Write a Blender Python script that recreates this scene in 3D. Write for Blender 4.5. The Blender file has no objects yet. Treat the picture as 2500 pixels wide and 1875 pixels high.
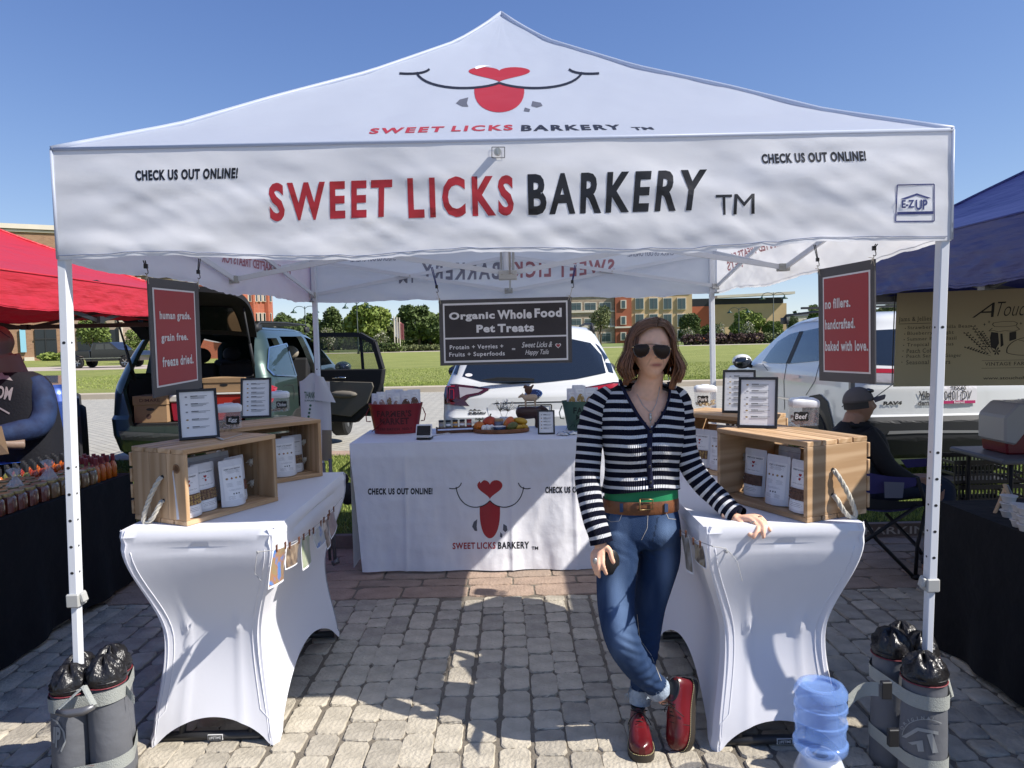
import bpy, bmesh, math, random
import numpy as np
from mathutils import Vector, Matrix, Euler, noise
from mathutils.bvhtree import BVHTree
from mathutils.geometry import tessellate_polygon
sc = bpy.context.scene
R = math.radians
# ---------------------------------------------------------------- camera
CAMH, FPX, PITCH, ROLL = 1.6, 1790.0, R(3.6), .022
_f = Vector((0, math.cos(PITCH), -math.sin(PITCH)))
_u = Vector((0, math.sin(PITCH), math.cos(PITCH)))
_x = Vector((1, 0, 0))
CR = _x*math.cos(ROLL) - _u*math.sin(ROLL)
CU = _x*math.sin(ROLL) + _u*math.cos(ROLL)
CO = Vector((0, 0, CAMH))
cd = bpy.data.cameras.new('camera')
cam = bpy.data.objects.new('camera', cd)
sc.collection.objects.link(cam)
cd.sensor_width = 36; cd.lens = 36*FPX/2500
cd.clip_start = .05; cd.clip_end = 3000
cam.matrix_world = Matrix(((CR.x, CU.x, -_f.x, CO.x), (CR.y, CU.y, -_f.y, CO.y), (CR.z, CU.z, -_f.z, CO.z), (0, 0, 0, 1)))
sc.camera = cam
# ---------------------------------------------------------------- light
SAZ, SEL = R(19.5), R(43.5)
SUNP = Vector((math.cos(SAZ)*math.cos(SEL), -math.sin(SAZ)*math.cos(SEL), math.sin(SEL)))
sl = bpy.data.lights.new('sun', 'SUN'); sl.energy = 2.8; sl.angle = R(.53); sl.color = (1, .95, .87)
so = bpy.data.objects.new('sun', sl); sc.collection.objects.link(so)
so.rotation_euler = SUNP.to_track_quat('Z', 'Y').to_euler()
so.location = SUNP*50
w = bpy.data.worlds.new('World'); sc.world = w; w.use_nodes = True
nt = w.node_tree; nt.nodes.clear()
sky = nt.nodes.new('ShaderNodeTexSky'); sky.sky_type = 'NISHITA'; sky.sun_disc = False
sky.sun_elevation = SEL; sky.sun_rotation = R(103); sky.altitude = 200; sky.air_density = .75; sky.dust_density = 0; sky.ozone_density = 5.0
bg = nt.nodes.new('ShaderNodeBackground'); bg.inputs[1].default_value = .098
wo = nt.nodes.new('ShaderNodeOutputWorld')
d1 = nt.nodes.new('ShaderNodeVectorMath'); d1.operation = 'SCALE'; d1.inputs['Scale'].default_value = .14; d2 = nt.nodes.new('ShaderNodeVectorMath'); d2.operation = 'ADD'; d2.inputs[1].default_value = (.85, .85, .85)
d3 = nt.nodes.new('ShaderNodeVectorMath'); d3.operation = 'DIVIDE'
nt.links.new(sky.outputs[0], d1.inputs[0]); nt.links.new(d1.outputs[0], d2.inputs[0]); nt.links.new(sky.outputs[0], d3.inputs[0]); nt.links.new(d2.outputs[0], d3.inputs[1]); hs_ = nt.nodes.new('ShaderNodeHueSaturation'); hs_.inputs['Saturation'].default_value = 1.14; hs_.inputs['Hue'].default_value = .518; nt.links.new(d3.outputs[0], hs_.inputs['Color']); nt.links.new(hs_.outputs[0], bg.inputs[0]); nt.links.new(bg.outputs[0], wo.inputs[0])
vs = sc.view_settings; vs.view_transform = 'Standard'; vs.look = 'None'; vs.exposure = 1.27; vs.gamma = 1; vs.use_curve_mapping = False
sc.render.engine = 'CYCLES'
cy = sc.cycles
cy.max_bounces = 7; cy.diffuse_bounces = 4; cy.glossy_bounces = 3; cy.transmission_bounces = 6; cy.transparent_max_bounces = 8
cy.caustics_reflective = False; cy.caustics_refractive = False; cy.use_denoising = True; cy.sample_clamp_indirect = 6
# ---------------------------------------------------------------- pixel helpers (photo pixels 2500 x 1875 -> world)
def ray(px, py): return _f + CR*((px-1250)/FPX) - CU*((py-937.5)/FPX)
def G(px, py, z=0.0):
    d = ray(px, py); return CO + d*((z-CAMH)/d.z)
def AY(px, py, Y):
    d = ray(px, py); return CO + d*(Y/d.y)
def AX(px, py, X):
    d = ray(px, py); return CO + d*(X/d.x)
def pj(p):
    v = Vector(p)-CO; q = v.dot(_f); return (1250+FPX*v.dot(CR)/q, 937.5-FPX*v.dot(CU)/q)
# ---------------------------------------------------------------- materials
MATS = {}
def mat(name, col, rough=.6, metal=0, bump=0, bs=50, bstretch=None, var=0, vs_=3, col2=None, spec=.5, trans=0, coat=0, alpha=1, translucent=0, sheen=0, ior=1.45, detail=4, bdist=.01):
    if name in MATS: return MATS[name]
    m = bpy.data.materials.new(name); MATS[name] = m; m.use_nodes = True
    n = m.node_tree; b = n.nodes['Principled BSDF']; L = n.links.new
    b.inputs['Base Color'].default_value = (*col, 1); b.inputs['Roughness'].default_value = rough
    b.inputs['Metallic'].default_value = metal; b.inputs['Specular IOR Level'].default_value = spec
    b.inputs['Transmission Weight'].default_value = trans; b.inputs['Coat Weight'].default_value = coat; b.inputs['Coat Roughness'].default_value = .05
    b.inputs['Alpha'].default_value = alpha; b.inputs['IOR'].default_value = ior
    if sheen: b.inputs['Sheen Weight'].default_value = sheen
    tc = n.nodes.new('ShaderNodeTexCoord'); mp = n.nodes.new('ShaderNodeMapping'); L(tc.outputs['Object'], mp.inputs[0])
    if bstretch: mp.inputs['Scale'].default_value = bstretch
    if bump:
        t = n.nodes.new('ShaderNodeTexNoise'); t.inputs['Scale'].default_value = bs; t.inputs['Detail'].default_value = detail
        L(mp.outputs[0], t.inputs[0]); bp = n.nodes.new('ShaderNodeBump'); bp.inputs['Strength'].default_value = bump; bp.inputs['Distance'].default_value = bdist
        L(t.outputs[0], bp.inputs['Height']); L(bp.outputs[0], b.inputs['Normal']); m['_bump'] = bp.name
    if var or col2:
        t = n.nodes.new('ShaderNodeTexNoise'); t.inputs['Scale'].default_value = vs_; t.inputs['Detail'].default_value = 5
        L(mp.outputs[0] if bstretch else tc.outputs['Object'], t.inputs[0])
        cr = n.nodes.new('ShaderNodeValToRGB'); L(t.outputs[0], cr.inputs[0])
        c2 = col2 or tuple(max(0, c*(1-var)) for c in col)
        cr.color_ramp.elements[0].position = .32; cr.color_ramp.elements[1].position = .68
        cr.color_ramp.elements[0].color = (*c2, 1); cr.color_ramp.elements[1].color = (*col, 1)
        L(cr.outputs[0], b.inputs['Base Color'])
    if translucent:
        o = n.nodes['Material Output']; tr = n.nodes.new('ShaderNodeBsdfTranslucent'); tr.inputs[0].default_value = (*[min(1, c*1.05) for c in col], 1)
        mx = n.nodes.new('ShaderNodeMixShader'); mx.inputs[0].default_value = translucent
        L(b.outputs[0], mx.inputs[1]); L(tr.outputs[0], mx.inputs[2]); L(mx.outputs[0], o.inputs[0])
    return m
def vcolmat(name, rough=.6, bump=0, bs=60, spec=.4, sheen=0, attr='Col', translucent=0):
    if name in MATS: return MATS[name]
    m = mat(name, (.5, .5, .5), rough, bump=bump, bs=bs, spec=spec, sheen=sheen)
    n = m.node_tree; a = n.nodes.new('ShaderNodeAttribute'); a.attribute_name = attr
    n.links.new(a.outputs[0], n.nodes['Principled BSDF'].inputs['Base Color'])
    return m
# ---------------------------------------------------------------- mesh builder
def frame_to(d):
    d = Vector(d).normalized(); u = Vector((0, 0, 1)) if abs(d.z) < .95 else Vector((0, 1, 0))
    s = d.cross(u).normalized(); return s, s.cross(d).normalized()
class MB:
    def __init__(s): s.v = []; s.f = []; s.mi = []; s.M = Matrix()
    def add(s, vs, fs, mi=0):
        k = len(s.v); s.v += [s.M @ Vector(p) for p in vs]; s.f += [tuple(i+k for i in f) for f in fs]; s.mi += [mi]*len(fs); return s
    def box(s, c, d, rz=0, mi=0, rot=None, taper=1):
        hx, hy, hz = d[0]/2, d[1]/2, d[2]/2
        m = Matrix.Translation(c) @ (rot.to_4x4() if rot else Matrix.Rotation(rz, 4, 'Z'))
        p = [m @ Vector((x*hx*(taper if z < 0 else 1), y*hy*(taper if z < 0 else 1), z*hz)) for z in (-1, 1) for y in (-1, 1) for x in (-1, 1)]
        return s.add(p, [(0, 2, 3, 1), (4, 5, 7, 6), (0, 1, 5, 4), (2, 6, 7, 3), (0, 4, 6, 2), (1, 3, 7, 5)], mi)
    def bx(s, a, b, mi=0):
        return s.box([(p+q)/2 for p, q in zip(a, b)], [abs(q-p) for p, q in zip(a, b)], mi=mi)
    def bar(s, a, b, w, h=None, mi=0):
        a, b = Vector(a), Vector(b); h = h or w; x, z = frame_to(b-a)
        p = [q + x*(i*w/2) + z*(j*h/2) for q in (a, b) for i, j in ((-1, -1), (1, -1), (1, 1), (-1, 1))]
        return s.add(p, [(0, 1, 2, 3), (7, 6, 5, 4), (0, 4, 5, 1), (1, 5, 6, 2), (2, 6, 7, 3), (3, 7, 4, 0)], mi)
    def tube(s, pts, r, n=8, mi=0, cap=True, flat=1.0):
        pts = [Vector(p) for p in pts]; rs = r if hasattr(r, '__len__') else [r]*len(pts); vs = []; fs = []
        x = None
        for i, p in enumerate(pts):
            d = (pts[min(i+1, len(pts)-1)]-pts[max(i-1, 0)])
            if d.length < 1e-9: d = Vector((0, 0, 1))
            d.normalize()
            if x is None: x, _ = frame_to(d)
            x = (x - d*x.dot(d)).normalized(); y = d.cross(x)
            for k in range(n):
                a = 2*math.pi*k/n; vs.append(p + x*(math.cos(a)*rs[i]) + y*(math.sin(a)*rs[i]*flat))
        for i in range(len(pts)-1):
            for k in range(n): fs.append((i*n+k, i*n+(k+1) % n, (i+1)*n+(k+1) % n, (i+1)*n+k))
        if cap: fs.append(tuple(range(n-1, -1, -1))); fs.append(tuple((len(pts)-1)*n+k for k in range(n)))
        return s.add(vs, fs, mi)
    def rings(s, rings, mi=0, cap=True, closed=True):
        n = len(rings[0]); vs = [p for r in rings for p in r]; fs = []
        for i in range(len(rings)-1):
            for k in range(n if closed else n-1): fs.append((i*n+k, i*n+(k+1) % n, (i+1)*n+(k+1) % n, (i+1)*n+k))
        if cap and closed: fs.append(tuple(range(n-1, -1, -1))); fs.append(tuple((len(rings)-1)*n+k for k in range(n)))
        return s.add(vs, fs, mi)
    def lathe(s, prof, c=(0, 0, 0), n=16, sx=1, sy=1, mi=0, cap=True, sq=0):
        rr = []
        for r, z in prof:
            ring = []
            for k in range(n):
                a = 2*math.pi*k/n; ca, sa = math.cos(a), math.sin(a)
                q = 1 if not sq else 1/((abs(ca)**sq+abs(sa)**sq)**(1/sq))
                ring.append((c[0]+r*ca*q*sx, c[1]+r*sa*q*sy, c[2]+z))
            rr.append(ring)
        return s.rings(rr, mi, cap)
    def ball(s, c, r, n=10, m=7, mi=0):
        r = r if hasattr(r, '__len__') else (r, r, r)
        rr = []
        for i in range(m+1):
            t = math.pi*(i+.02 if i == 0 else (i-.02 if i == m else i))/m
            rr.append([(c[0]+r[0]*math.sin(t)*math.cos(2*math.pi*k/n), c[1]+r[1]*math.sin(t)*math.sin(2*math.pi*k/n), c[2]-r[2]*math.cos(t)) for k in range(n)])
        return s.rings(rr, mi)
    def grid(s, fn, nu, nv, mi=0):
        vs = [fn(i/nu, j/nv) for j in range(nv+1) for i in range(nu+1)]
        return s.add(vs, [(j*(nu+1)+i, j*(nu+1)+i+1, (j+1)*(nu+1)+i+1, (j+1)*(nu+1)+i) for j in range(nv) for i in range(nu)], mi)
    def prism(s, poly, h, axis='z', z0=0, mi=0):
        n = len(poly); mp = {'z': lambda a, b, c: (a, b, c), 'y': lambda a, b, c: (a, c, b), 'x': lambda a, b, c: (c, a, b)}[axis]
        vs = [mp(a, b, z0) for a, b in poly]+[mp(a, b, z0+h) for a, b in poly]
        return s.add(vs, [tuple(range(n-1, -1, -1)), tuple(range(n, 2*n))]+[(i, (i+1) % n, n+(i+1) % n, n+i) for i in range(n)], mi)
    def mesh(s, name, mats, smooth=False):
        me = bpy.data.meshes.new(name); me.from_pydata([tuple(v) for v in s.v], [], s.f)
        for m in (mats if isinstance(mats, (list, tuple)) else [mats]): me.materials.append(m)
        if any(s.mi): me.polygons.foreach_set('material_index', s.mi)
        me.polygons.foreach_set('use_smooth', [bool(smooth)]*len(me.polygons)); me.update()
        return me
    def build(s, name, mats, parent=None, smooth=False, bevel=0, world=False, fix=False, **kw):
        me = s.mesh(name, mats, smooth)
        if fix:
            b = bmesh.new(); b.from_mesh(me); bmesh.ops.recalc_face_normals(b, faces=b.faces); b.to_mesh(me); b.free()
        if bevel:
            b = bmesh.new(); b.from_mesh(me); bmesh.ops.bevel(b, geom=list(b.edges), offset=bevel, segments=1, affect='EDGES', clamp_overlap=True); b.to_mesh(me); b.free()
        if smooth == 'auto': autosmooth(me)
        return obj(name, me, parent, world, **kw)
def autosmooth(me, ang=35):
    b = bmesh.new(); b.from_mesh(me); lim = R(ang)
    for f in b.faces: f.smooth = True
    for e in b.edges:
        if len(e.link_faces) == 2 and e.calc_face_angle(0) > lim: e.smooth = False
    b.to_mesh(me); b.free()
def wm(o):
    return (wm(o.parent) @ o.matrix_parent_inverse @ o.matrix_basis) if o.parent else o.matrix_basis.copy()
def obj(name, me, parent=None, world=False, **kw):
    o = bpy.data.objects.new(name, me); sc.collection.objects.link(o)
    if parent:
        o.parent = parent
        if world: o.matrix_parent_inverse = wm(parent).inverted()
    for k, v in kw.items(): o[k] = v
    return o
def tag(o, label=None, cat=None, group=None, kind=None):
    if label: o['label'] = label
    if cat: o['category'] = cat
    if group: o['group'] = group
    if kind: o['kind'] = kind
    return o
def thing(name, label, cat, loc=(0, 0, 0), rz=0, group=None):
    o = bpy.data.objects.new(name, None); sc.collection.objects.link(o); o.location = loc; o.rotation_euler = (0, 0, rz); o.empty_display_size = .1
    return tag(o, label, cat, group)
def copy_tree(o, parent=None):
    c = o.copy(); sc.collection.objects.link(c)
    if parent: c.parent = parent
    for ch in [q for q in KIDS.get(o.name, [])]: copy_tree(ch, c)
    return c
KIDS = {}
def index_kids():
    KIDS.clear()
    for q in sc.objects:
        if q.parent: KIDS.setdefault(q.parent.name, []).append(q)
def struct(name, mb, m, **kw): o = mb.build(name, m, **kw); o['kind'] = 'structure'; return o
def bvh_of(*meshes):
    vs = []; fs = []
    for me in meshes:
        k = len(vs); vs += [v.co.copy() for v in me.vertices]; fs += [tuple(i+k for i in p.vertices) for p in me.polygons]
    return BVHTree.FromPolygons(vs, fs)
# ---------------------------------------------------------------- text and decals
_TX = {}
def text2d(s, bold=0, xs=1, shear=0, sp=1.0, res=3):
    key = (s, bold, shear, sp, res)
    if key not in _TX:
        c = bpy.data.curves.new('t', 'FONT'); c.body = s; c.size = 1; c.offset = bold; c.shear = shear; c.space_character = sp; c.resolution_u = res; c.align_x = 'CENTER'
        o = bpy.data.objects.new('t', c); me = bpy.data.meshes.new_from_object(o)
        vs = [(v.co.x, v.co.y) for v in me.vertices]; fs = [tuple(p.vertices) for p in me.polygons]
        bpy.data.objects.remove(o); bpy.data.curves.remove(c); bpy.data.meshes.remove(me)
        _TX[key] = (vs, fs)
    vs, fs = _TX[key]
    return [(x*xs, y) for x, y in vs], fs
def bbox2(vs):
    xs = [v[0] for v in vs]; ys = [v[1] for v in vs]; return min(xs), min(ys), max(xs), max(ys)
def refine(vs, fs, maxlen):
    b = bmesh.new(); bv = [b.verts.new((v[0], v[1], 0)) for v in vs]
    for f in fs:
        try: b.faces.new([bv[i] for i in f])
        except ValueError: pass
    bmesh.ops.triangulate(b, faces=list(b.faces))
    for _ in range(5):
        e = [e for e in b.edges if e.calc_length() > maxlen]
        if not e: break
        bmesh.ops.subdivide_edges(b, edges=e, cuts=1, use_grid_fill=False); bmesh.ops.triangulate(b, faces=[f for f in b.faces if len(f.verts) > 3])
    b.verts.index_update(); r = ([(v.co.x, v.co.y) for v in b.verts], [tuple(v.index for v in f.verts) for f in b.faces]); b.free(); return r
def poly2d(poly):
    t = tessellate_polygon([[Vector((p[0], p[1], 0)) for p in poly]]); return list(poly), [tuple(q) for q in t]
def in_quad(vs, q, bb=None):
    x0, y0, x1, y1 = bb or bbox2(vs); out = []
    for x, y in vs:
        u = (x-x0)/max(1e-6, x1-x0); v = (y-y0)/max(1e-6, y1-y0)   # v: 0 bottom
        TL, TR, BR, BL = q
        out.append(tuple((TL[i]*(1-u)+TR[i]*u)*v + (BL[i]*(1-u)+BR[i]*u)*(1-v) for i in (0, 1)))
    return out
def decal(name, shapes, bvh, m, parent, off=.004, maxlen=30, world=True, planeY=None, **kw):
    """shapes: list of (verts in photo pixels, faces); laid on the surface BVH as seen from the photograph's side."""
    mb = MB()
    for vs, fs in shapes:
        vs, fs = refine(vs, fs, maxlen); ps = []; ok = []
        for p in vs:
            d = ray(*p).normalized()
            if bvh:
                h, nrm, _, _ = bvh.ray_cast(CO, d)
                if h is None: ps.append(Vector((0, 0, 0))); ok.append(False); continue
                if nrm.dot(d) > 0: nrm = -nrm
                ps.append(h + nrm*off)
            else: ps.append(AY(p[0], p[1], planeY))
            ok.append(True)
        mb.add(ps, [f[::-1] for f in fs if all(ok[i] for i in f)])
    return mb.build(name, m, parent, world=world, **kw)
def T(s, quad, bold=.02, shear=0, res=3, sp=1.0):
    vs, fs = text2d(s, bold, 1, shear, sp, res); return (in_quad(vs, quad), fs)
def PG(*pts): return poly2d(list(pts))
def strokes(pts, w, closed=False):
    out = []
    for a, b in zip(pts, pts[1:]+(pts[:1] if closed else [])):
        d = Vector((b[0]-a[0], b[1]-a[1], 0)); n = Vector((-d.y, d.x, 0)).normalized()*w/2
        out.append(([(a[0]+n.x, a[1]+n.y), (b[0]+n.x, b[1]+n.y), (b[0]-n.x, b[1]-n.y), (a[0]-n.x, a[1]-n.y)], [(0, 1, 2, 3)]))
    return out
def bez(p0, p1, p2, p3, n=14):
    return [tuple((1-t)**3*a+3*t*(1-t)**2*b+3*t*t*(1-t)*c+t**3*d for a, b, c, d in zip(p0, p1, p2, p3)) for t in [i/n for i in range(n+1)]]
def lettering(name, s, M, m, parent, h=None, wdt=None, bold=.02, shear=0, res=2, flip=False, thick=0, world=False, sp=1.0):
    """flat lettering in the XY plane of M, centred; h = cap height or wdt = total width in metres"""
    vs, fs = text2d(s, bold, 1, shear, sp, res); x0, y0, x1, y1 = bbox2(vs)
    kx = ky = (h/(y1-y0)) if h else wdt/(x1-x0)
    if h and wdt: kx = wdt/(x1-x0)
    mb = MB(); mb.M = M
    mb.add([((x-(x0+x1)/2)*kx, (y-(y0+y1)/2)*ky, 0) for x, y in vs], fs)
    return mb.build(name, m, parent, world=world)
def fbm(p, o=3):
    return noise.fractal(Vector(p), 1.0, 2.0, o)
rnd = random.Random(7)
# ================================================================ ground
M_GROUND = mat('ground_soil', (.12, .12, .06), .95, var=.4, vs_=.2)
M_MORTAR = mat('mortar', (.22, .19, .15), .95, bump=.7, bs=90, var=.35, vs_=6)
def stonemat(name, c, v):
    m = mat(name, c, .85, bump=.5, bs=55, var=v, vs_=9, detail=8, bdist=.02, spec=.3)
    return m
M_ST = [stonemat('paver_grey_a', (.53, .475, .38), .32), stonemat('paver_grey_b', (.45, .405, .33), .32), stonemat('paver_grey_c', (.58, .52, .415), .3)]
M_BR = [stonemat('paver_red_a', (.42, .31, .24), .25), stonemat('paver_red_b', (.37, .285, .225), .25)]
struct('ground', MB().bx((-400, -60, -.5), (400, 900, -.10)), M_GROUND)
pav = struct('pavement', MB().bx((-9, -4, -.09), (9, 5.62, -.005)), M_MORTAR)
def stone_mesh(name, wd, ln, seed, m, slab=False):
    r = random.Random(seed); n = 12; out = []
    hw, hl = wd/2, ln/2; e = 18.0 if slab else 13
    for k in range(n*2):
        a = 2*math.pi*(k+.5)/(2*n); c, s_ = math.cos(a), math.sin(a)
        q = 1/((abs(c)**e+abs(s_)**e)**(1/e)); out.append((c*q*hw, s_*q*hl))
    j = lambda z, ins: [(x*(1-ins/hw)+r.uniform(-.0022, .0022), y*(1-ins/hl)+r.uniform(-.003, .003), z) for x, y in out]
    tl = (r.uniform(-.004, .004), r.uniform(-.004, .004)); mb = MB()
    top = [(x, y, z+tl[0]*x/hw+tl[1]*y/hl) for x, y, z in j(.0025, .0055)]
    base = j(-.014, 0); mid = j(-.001, .0025); n2 = len(out)
    mb.add(base+mid+top, [(i, (i+1) % n2, n2+(i+1) % n2, n2+i) for i in range(n2)]+[(n2+i, n2+(i+1) % n2, 2*n2+(i+1) % n2, 2*n2+i) for i in range(n2)]+[tuple(2*n2+i for i in range(n2))])
    return mb.mesh(name, m, False)
stones = []
r1 = random.Random(3)
x = -3.4; ci = 0
while x < 3.4:
    wd = r1.uniform(.118, .138); y = 1.9 + r1.uniform(0, .15)
    while y < 4.44:
        ln = r1.choice((.12, .15, .165, .19, .21, .235)); ln = min(ln, 4.455-y)
        if ln > .05:
            cx, cy_ = x+wd/2 + .012*math.sin(y*2.1+ci), y+ln/2
            p = pj((cx, cy_, 0)); vis = -60 < p[0] < 2560 and p[1] < 1960
            if vis: stones.append((cx, cy_, wd-.005, ln-.005, r1.randrange(3), 'paving_stone'))
        y += ln
    x += wd; ci += 1
y = 4.462; row = 0
while y < 5.56:
    ln = .15 if row % 2 else .21; xx = -4.6 - r1.uniform(0, .3)
    while xx < 5.2:
        wd = r1.choice((.30, .42, .42)); stones.append((xx+wd/2, y+ln/2, wd-.009, ln-.009, r1.randrange(2), 'paving_brick')); xx += wd
    y += ln; row += 1
# a few more reddish bands beyond the side tables
def stone_score(s):
    p = pj((s[0], s[1], 0))
    hid = (p[0] < 285 or (330 < p[0] < 640 and s[1] > 2.9) or (1800 < p[0] < 2050 and s[1] > 2.75) or p[0] > 2330)
    return s[2]*s[3]/(s[1]**3) * (.05 if hid or not (0 < p[0] < 2500) or p[1] > 1900 else 1)
stones.sort(key=stone_score, reverse=True)
rest = {0: [MB(), MB(), MB()], 1: [MB(), MB()]}
cnt = {}
for i, (cx, cy_, wd, ln, mi, nm) in enumerate(stones):
    mm = (M_ST if nm == 'paving_stone' else M_BR)[mi]
    me = stone_mesh(nm, wd, ln, i, mm, nm != 'paving_stone')
    cnt[nm] = cnt.get(nm, 0)+1
    if cnt[nm] <= 295:
        o = obj(nm, me, pav); o.location = (cx, cy_, 0)
    else:
        t = rest[0 if nm == 'paving_stone' else 1][mi]
        t.add([(v.co.x+cx, v.co.y+cy_, v.co.z) for v in me.vertices], [tuple(p.vertices) for p in me.polygons]); bpy.data.meshes.remove(me)
for q, nm, mm in ((0, 'paving_stones_rest', M_ST), (1, 'paving_bricks_rest', M_BR)):
    for k, t in enumerate(rest[q]):
        if t.f:
            o = t.build('paving_stone_field' if q == 0 else 'paving_brick_field', mm[k], pav, smooth=True); o['kind'] = 'stuff'
# rope-thin dark joint line running through the pavers
M_DARK = mat('dark_rubber', (.02, .02, .022), .6)
# grass
def grassmat(name, a, b, s=3.0, bmp=.8):
    m = mat(name, a, .9, bump=bmp, bs=120, col2=b, vs_=s, bdist=.03, spec=.2); return m
M_GRASS = grassmat('grass_base', (.115, .16, .035), (.06, .095, .02), 5)
M_LAWN = grassmat('lawn_turf', (.29, .31, .095), (.22, .25, .07), .35)
M_BLADE = vcolmat('grass_blade', .7, spec=.3)
verge = struct('grass_verge', MB().bx((-14, 5.64, -.09), (14, 9.6, .10)), M_GRASS)
lawn = struct('lawn', MB().bx((-130, 23.3, -.09), (130, 96, .04)), M_LAWN)
def blades(name, regs, n, hh, seed, z=0, ww=.004):
    r = np.random.default_rng(seed); vs = []; cs = []
    for (x0, x1, y0, y1, fr) in regs:
        k = int(n*fr); X = r.uniform(x0, x1, k); Y = r.uniform(y0, y1, k); a = r.uniform(0, 6.28, k); h = r.uniform(.45, 1, k)*hh
        lx, ly = r.normal(0, .4, k)*h, r.normal(0, .4, k)*h; wv = ww*(1+Y*0)
        A = np.stack([X-np.cos(a)*wv, Y-np.sin(a)*wv, np.full(k, z)], 1); B = np.stack([X+np.cos(a)*wv, Y+np.sin(a)*wv, np.full(k, z)], 1)
        Cc = np.stack([X+lx, Y+ly, z+h], 1); vs.append(np.stack([A, B, Cc], 1).reshape(-1, 3))
        t = r.uniform(0, 1, (k, 1)); col = np.array([[.13, .19, .03]])*(1-t)+np.array([[.38, .42, .12]])*t
        c4 = np.concatenate([col, np.ones((k, 1))], 1); cs.append(np.repeat(c4, 3, 0))
    V = np.concatenate(vs); Cl = np.concatenate(cs); nn = len(V)
    me = bpy.data.meshes.new(name); me.vertices.add(nn); me.vertices.foreach_set('co', V.ravel()); me.loops.add(nn); me.loops.foreach_set('vertex_index', np.arange(nn))
    me.polygons.add(nn//3); me.polygons.foreach_set('loop_start', np.arange(0, nn, 3)); me.polygons.foreach_set('loop_total', np.full(nn//3, 3))
    me.update(); ca = me.color_attributes.new('Col', 'FLOAT_COLOR', 'POINT'); ca.data.foreach_set('color', Cl.ravel()); me.materials.append(M_BLADE)
    o = obj(name, me); o['kind'] = 'stuff'; tag(o, 'short green grass blades growing on the verge behind the stalls', 'grass'); return o
blades('grass', [(-7, 7, 5.66, 9.6, 1)], 150000, .045, 5, .10)
struct('verge_kerb', MB().bx((-14, 5.585, -.05), (14, 5.64, .103)), mat('kerb_faded_red', (.24, .175, .15), .85, var=.2, vs_=5, bump=.3))
o = blades('lawn_grass', [(-13, 14, 23.35, 27, .5), (-22, 22, 27, 40, .5)], 90000, .06, 6, .04, .012); tag(o, 'mown green grass on the near edge of the big lawn', 'grass')
# street of pale pavers with diagonal joints
M_STREET = mat('street_pavers', (.42, .40, .345), .85, bump=.4, bs=30, var=.12, vs_=1.2)
n = M_STREET.node_tree; br = n.nodes.new('ShaderNodeTexBrick'); tc = n.nodes.new('ShaderNodeTexCoord'); mp = n.nodes.new('ShaderNodeMapping'); mp.inputs['Rotation'].default_value = (0, 0, R(45))
br.inputs['Scale'].default_value = 2.0; br.inputs['Mortar Size'].default_value = .02; br.inputs['Color1'].default_value = (.44, .42, .36, 1); br.inputs['Color2'].default_value = (.38, .365, .32, 1); br.inputs['Mortar'].default_value = (.24, .22, .19, 1)
n.links.new(tc.outputs['Object'], mp.inputs[0]); n.links.new(mp.outputs[0], br.inputs[0]); n.links.new(br.outputs[0], n.nodes['Principled BSDF'].inputs['Base Color'])
M_CONC = mat('kerb_concrete', (.50, .43, .33), .9, bump=.3, bs=40, var=.12, vs_=2)
M_PINKC = mat('pink_concrete', (.42, .30, .24), .9, bump=.3, bs=40, var=.2, vs_=2)
struct('street', MB().bx((-60, 10.3, -.09), (60, 22.6, -.012)), M_STREET)
struct('gutter', MB().bx((-60, 9.6, -.09), (60, 10.3, .06)), M_PINKC)
struct('kerb', MB().bx((-60, 22.6, -.09), (60, 23.3, .14)), M_CONC)
struct('far_path', MB().bx((-130, 96, -.09), (130, 101, .05)), mat('path_concrete', (.52, .45, .37), .9, var=.1))
struct('far_lawn', MB().bx((-200, 101, -.09), (200, 215, .04)), mat('far_turf', (.20, .25, .07), .95, var=.3, vs_=.15))
struct('side_street', MB().bx((-60, 50, -.09), (-22, 60, .055)), mat('side_concrete', (.5, .42, .36), .9, var=.1))
npk = lettering('painted_lettering', 'NO PARKING', Matrix.Translation((2.86, 5.583, .05)) @ Matrix.Rotation(R(90), 4, 'X'), mat('kerb_paint', (.62, .55, .5), .8), pav, h=.06, wdt=.85, bold=.01)

# ================================================================ canopies
def clothmat(name, col, tl, b1=.5, b2=.3, st=(1, 1, 1), rough=.38):
    m = mat(name, col, rough, bump=b1, bs=7, bstretch=st, translucent=tl, spec=.5, detail=6, bdist=.05)
    n = m.node_tree; b = n.nodes['Principled BSDF']
    # fine crumple on top of the folds
    tc = n.nodes.new('ShaderNodeTexCoord'); hs = []
    for k, (rot, sc_, scl) in enumerate(((35, 2.6, (1, 1, 3.2)), (-20, 3.4, (1, 1, 2.2)))):
        mp = n.nodes.new('ShaderNodeMapping'); mp.inputs['Rotation'].default_value = (0, R(rot), 0); mp.inputs['Scale'].default_value = scl
        t = n.nodes.new('ShaderNodeTexNoise'); t.noise_type = 'RIDGED_MULTIFRACTAL'; t.inputs['Scale'].default_value = sc_; t.inputs['Detail'].default_value = 5; t.inputs['Distortion'].default_value = .2
        n.links.new(tc.outputs['Object'], mp.inputs[0]); n.links.new(mp.outputs[0], t.inputs[0]); hs.append(t)
    ad = n.nodes.new('ShaderNodeMath'); ad.operation = 'ADD'; n.links.new(hs[0].outputs[0], ad.inputs[0]); n.links.new(hs[1].outputs[0], ad.inputs[1])
    bp = n.nodes.new('ShaderNodeBump'); bp.inputs['Strength'].default_value = b2; bp.inputs['Distance'].default_value = .03
    n.links.new(ad.outputs[0], bp.inputs['Height']); n.links.new(n.nodes[m['_bump']].outputs[0], bp.inputs['Normal'])
    n.links.new(bp.outputs[0], b.inputs['Normal']); return m
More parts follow.
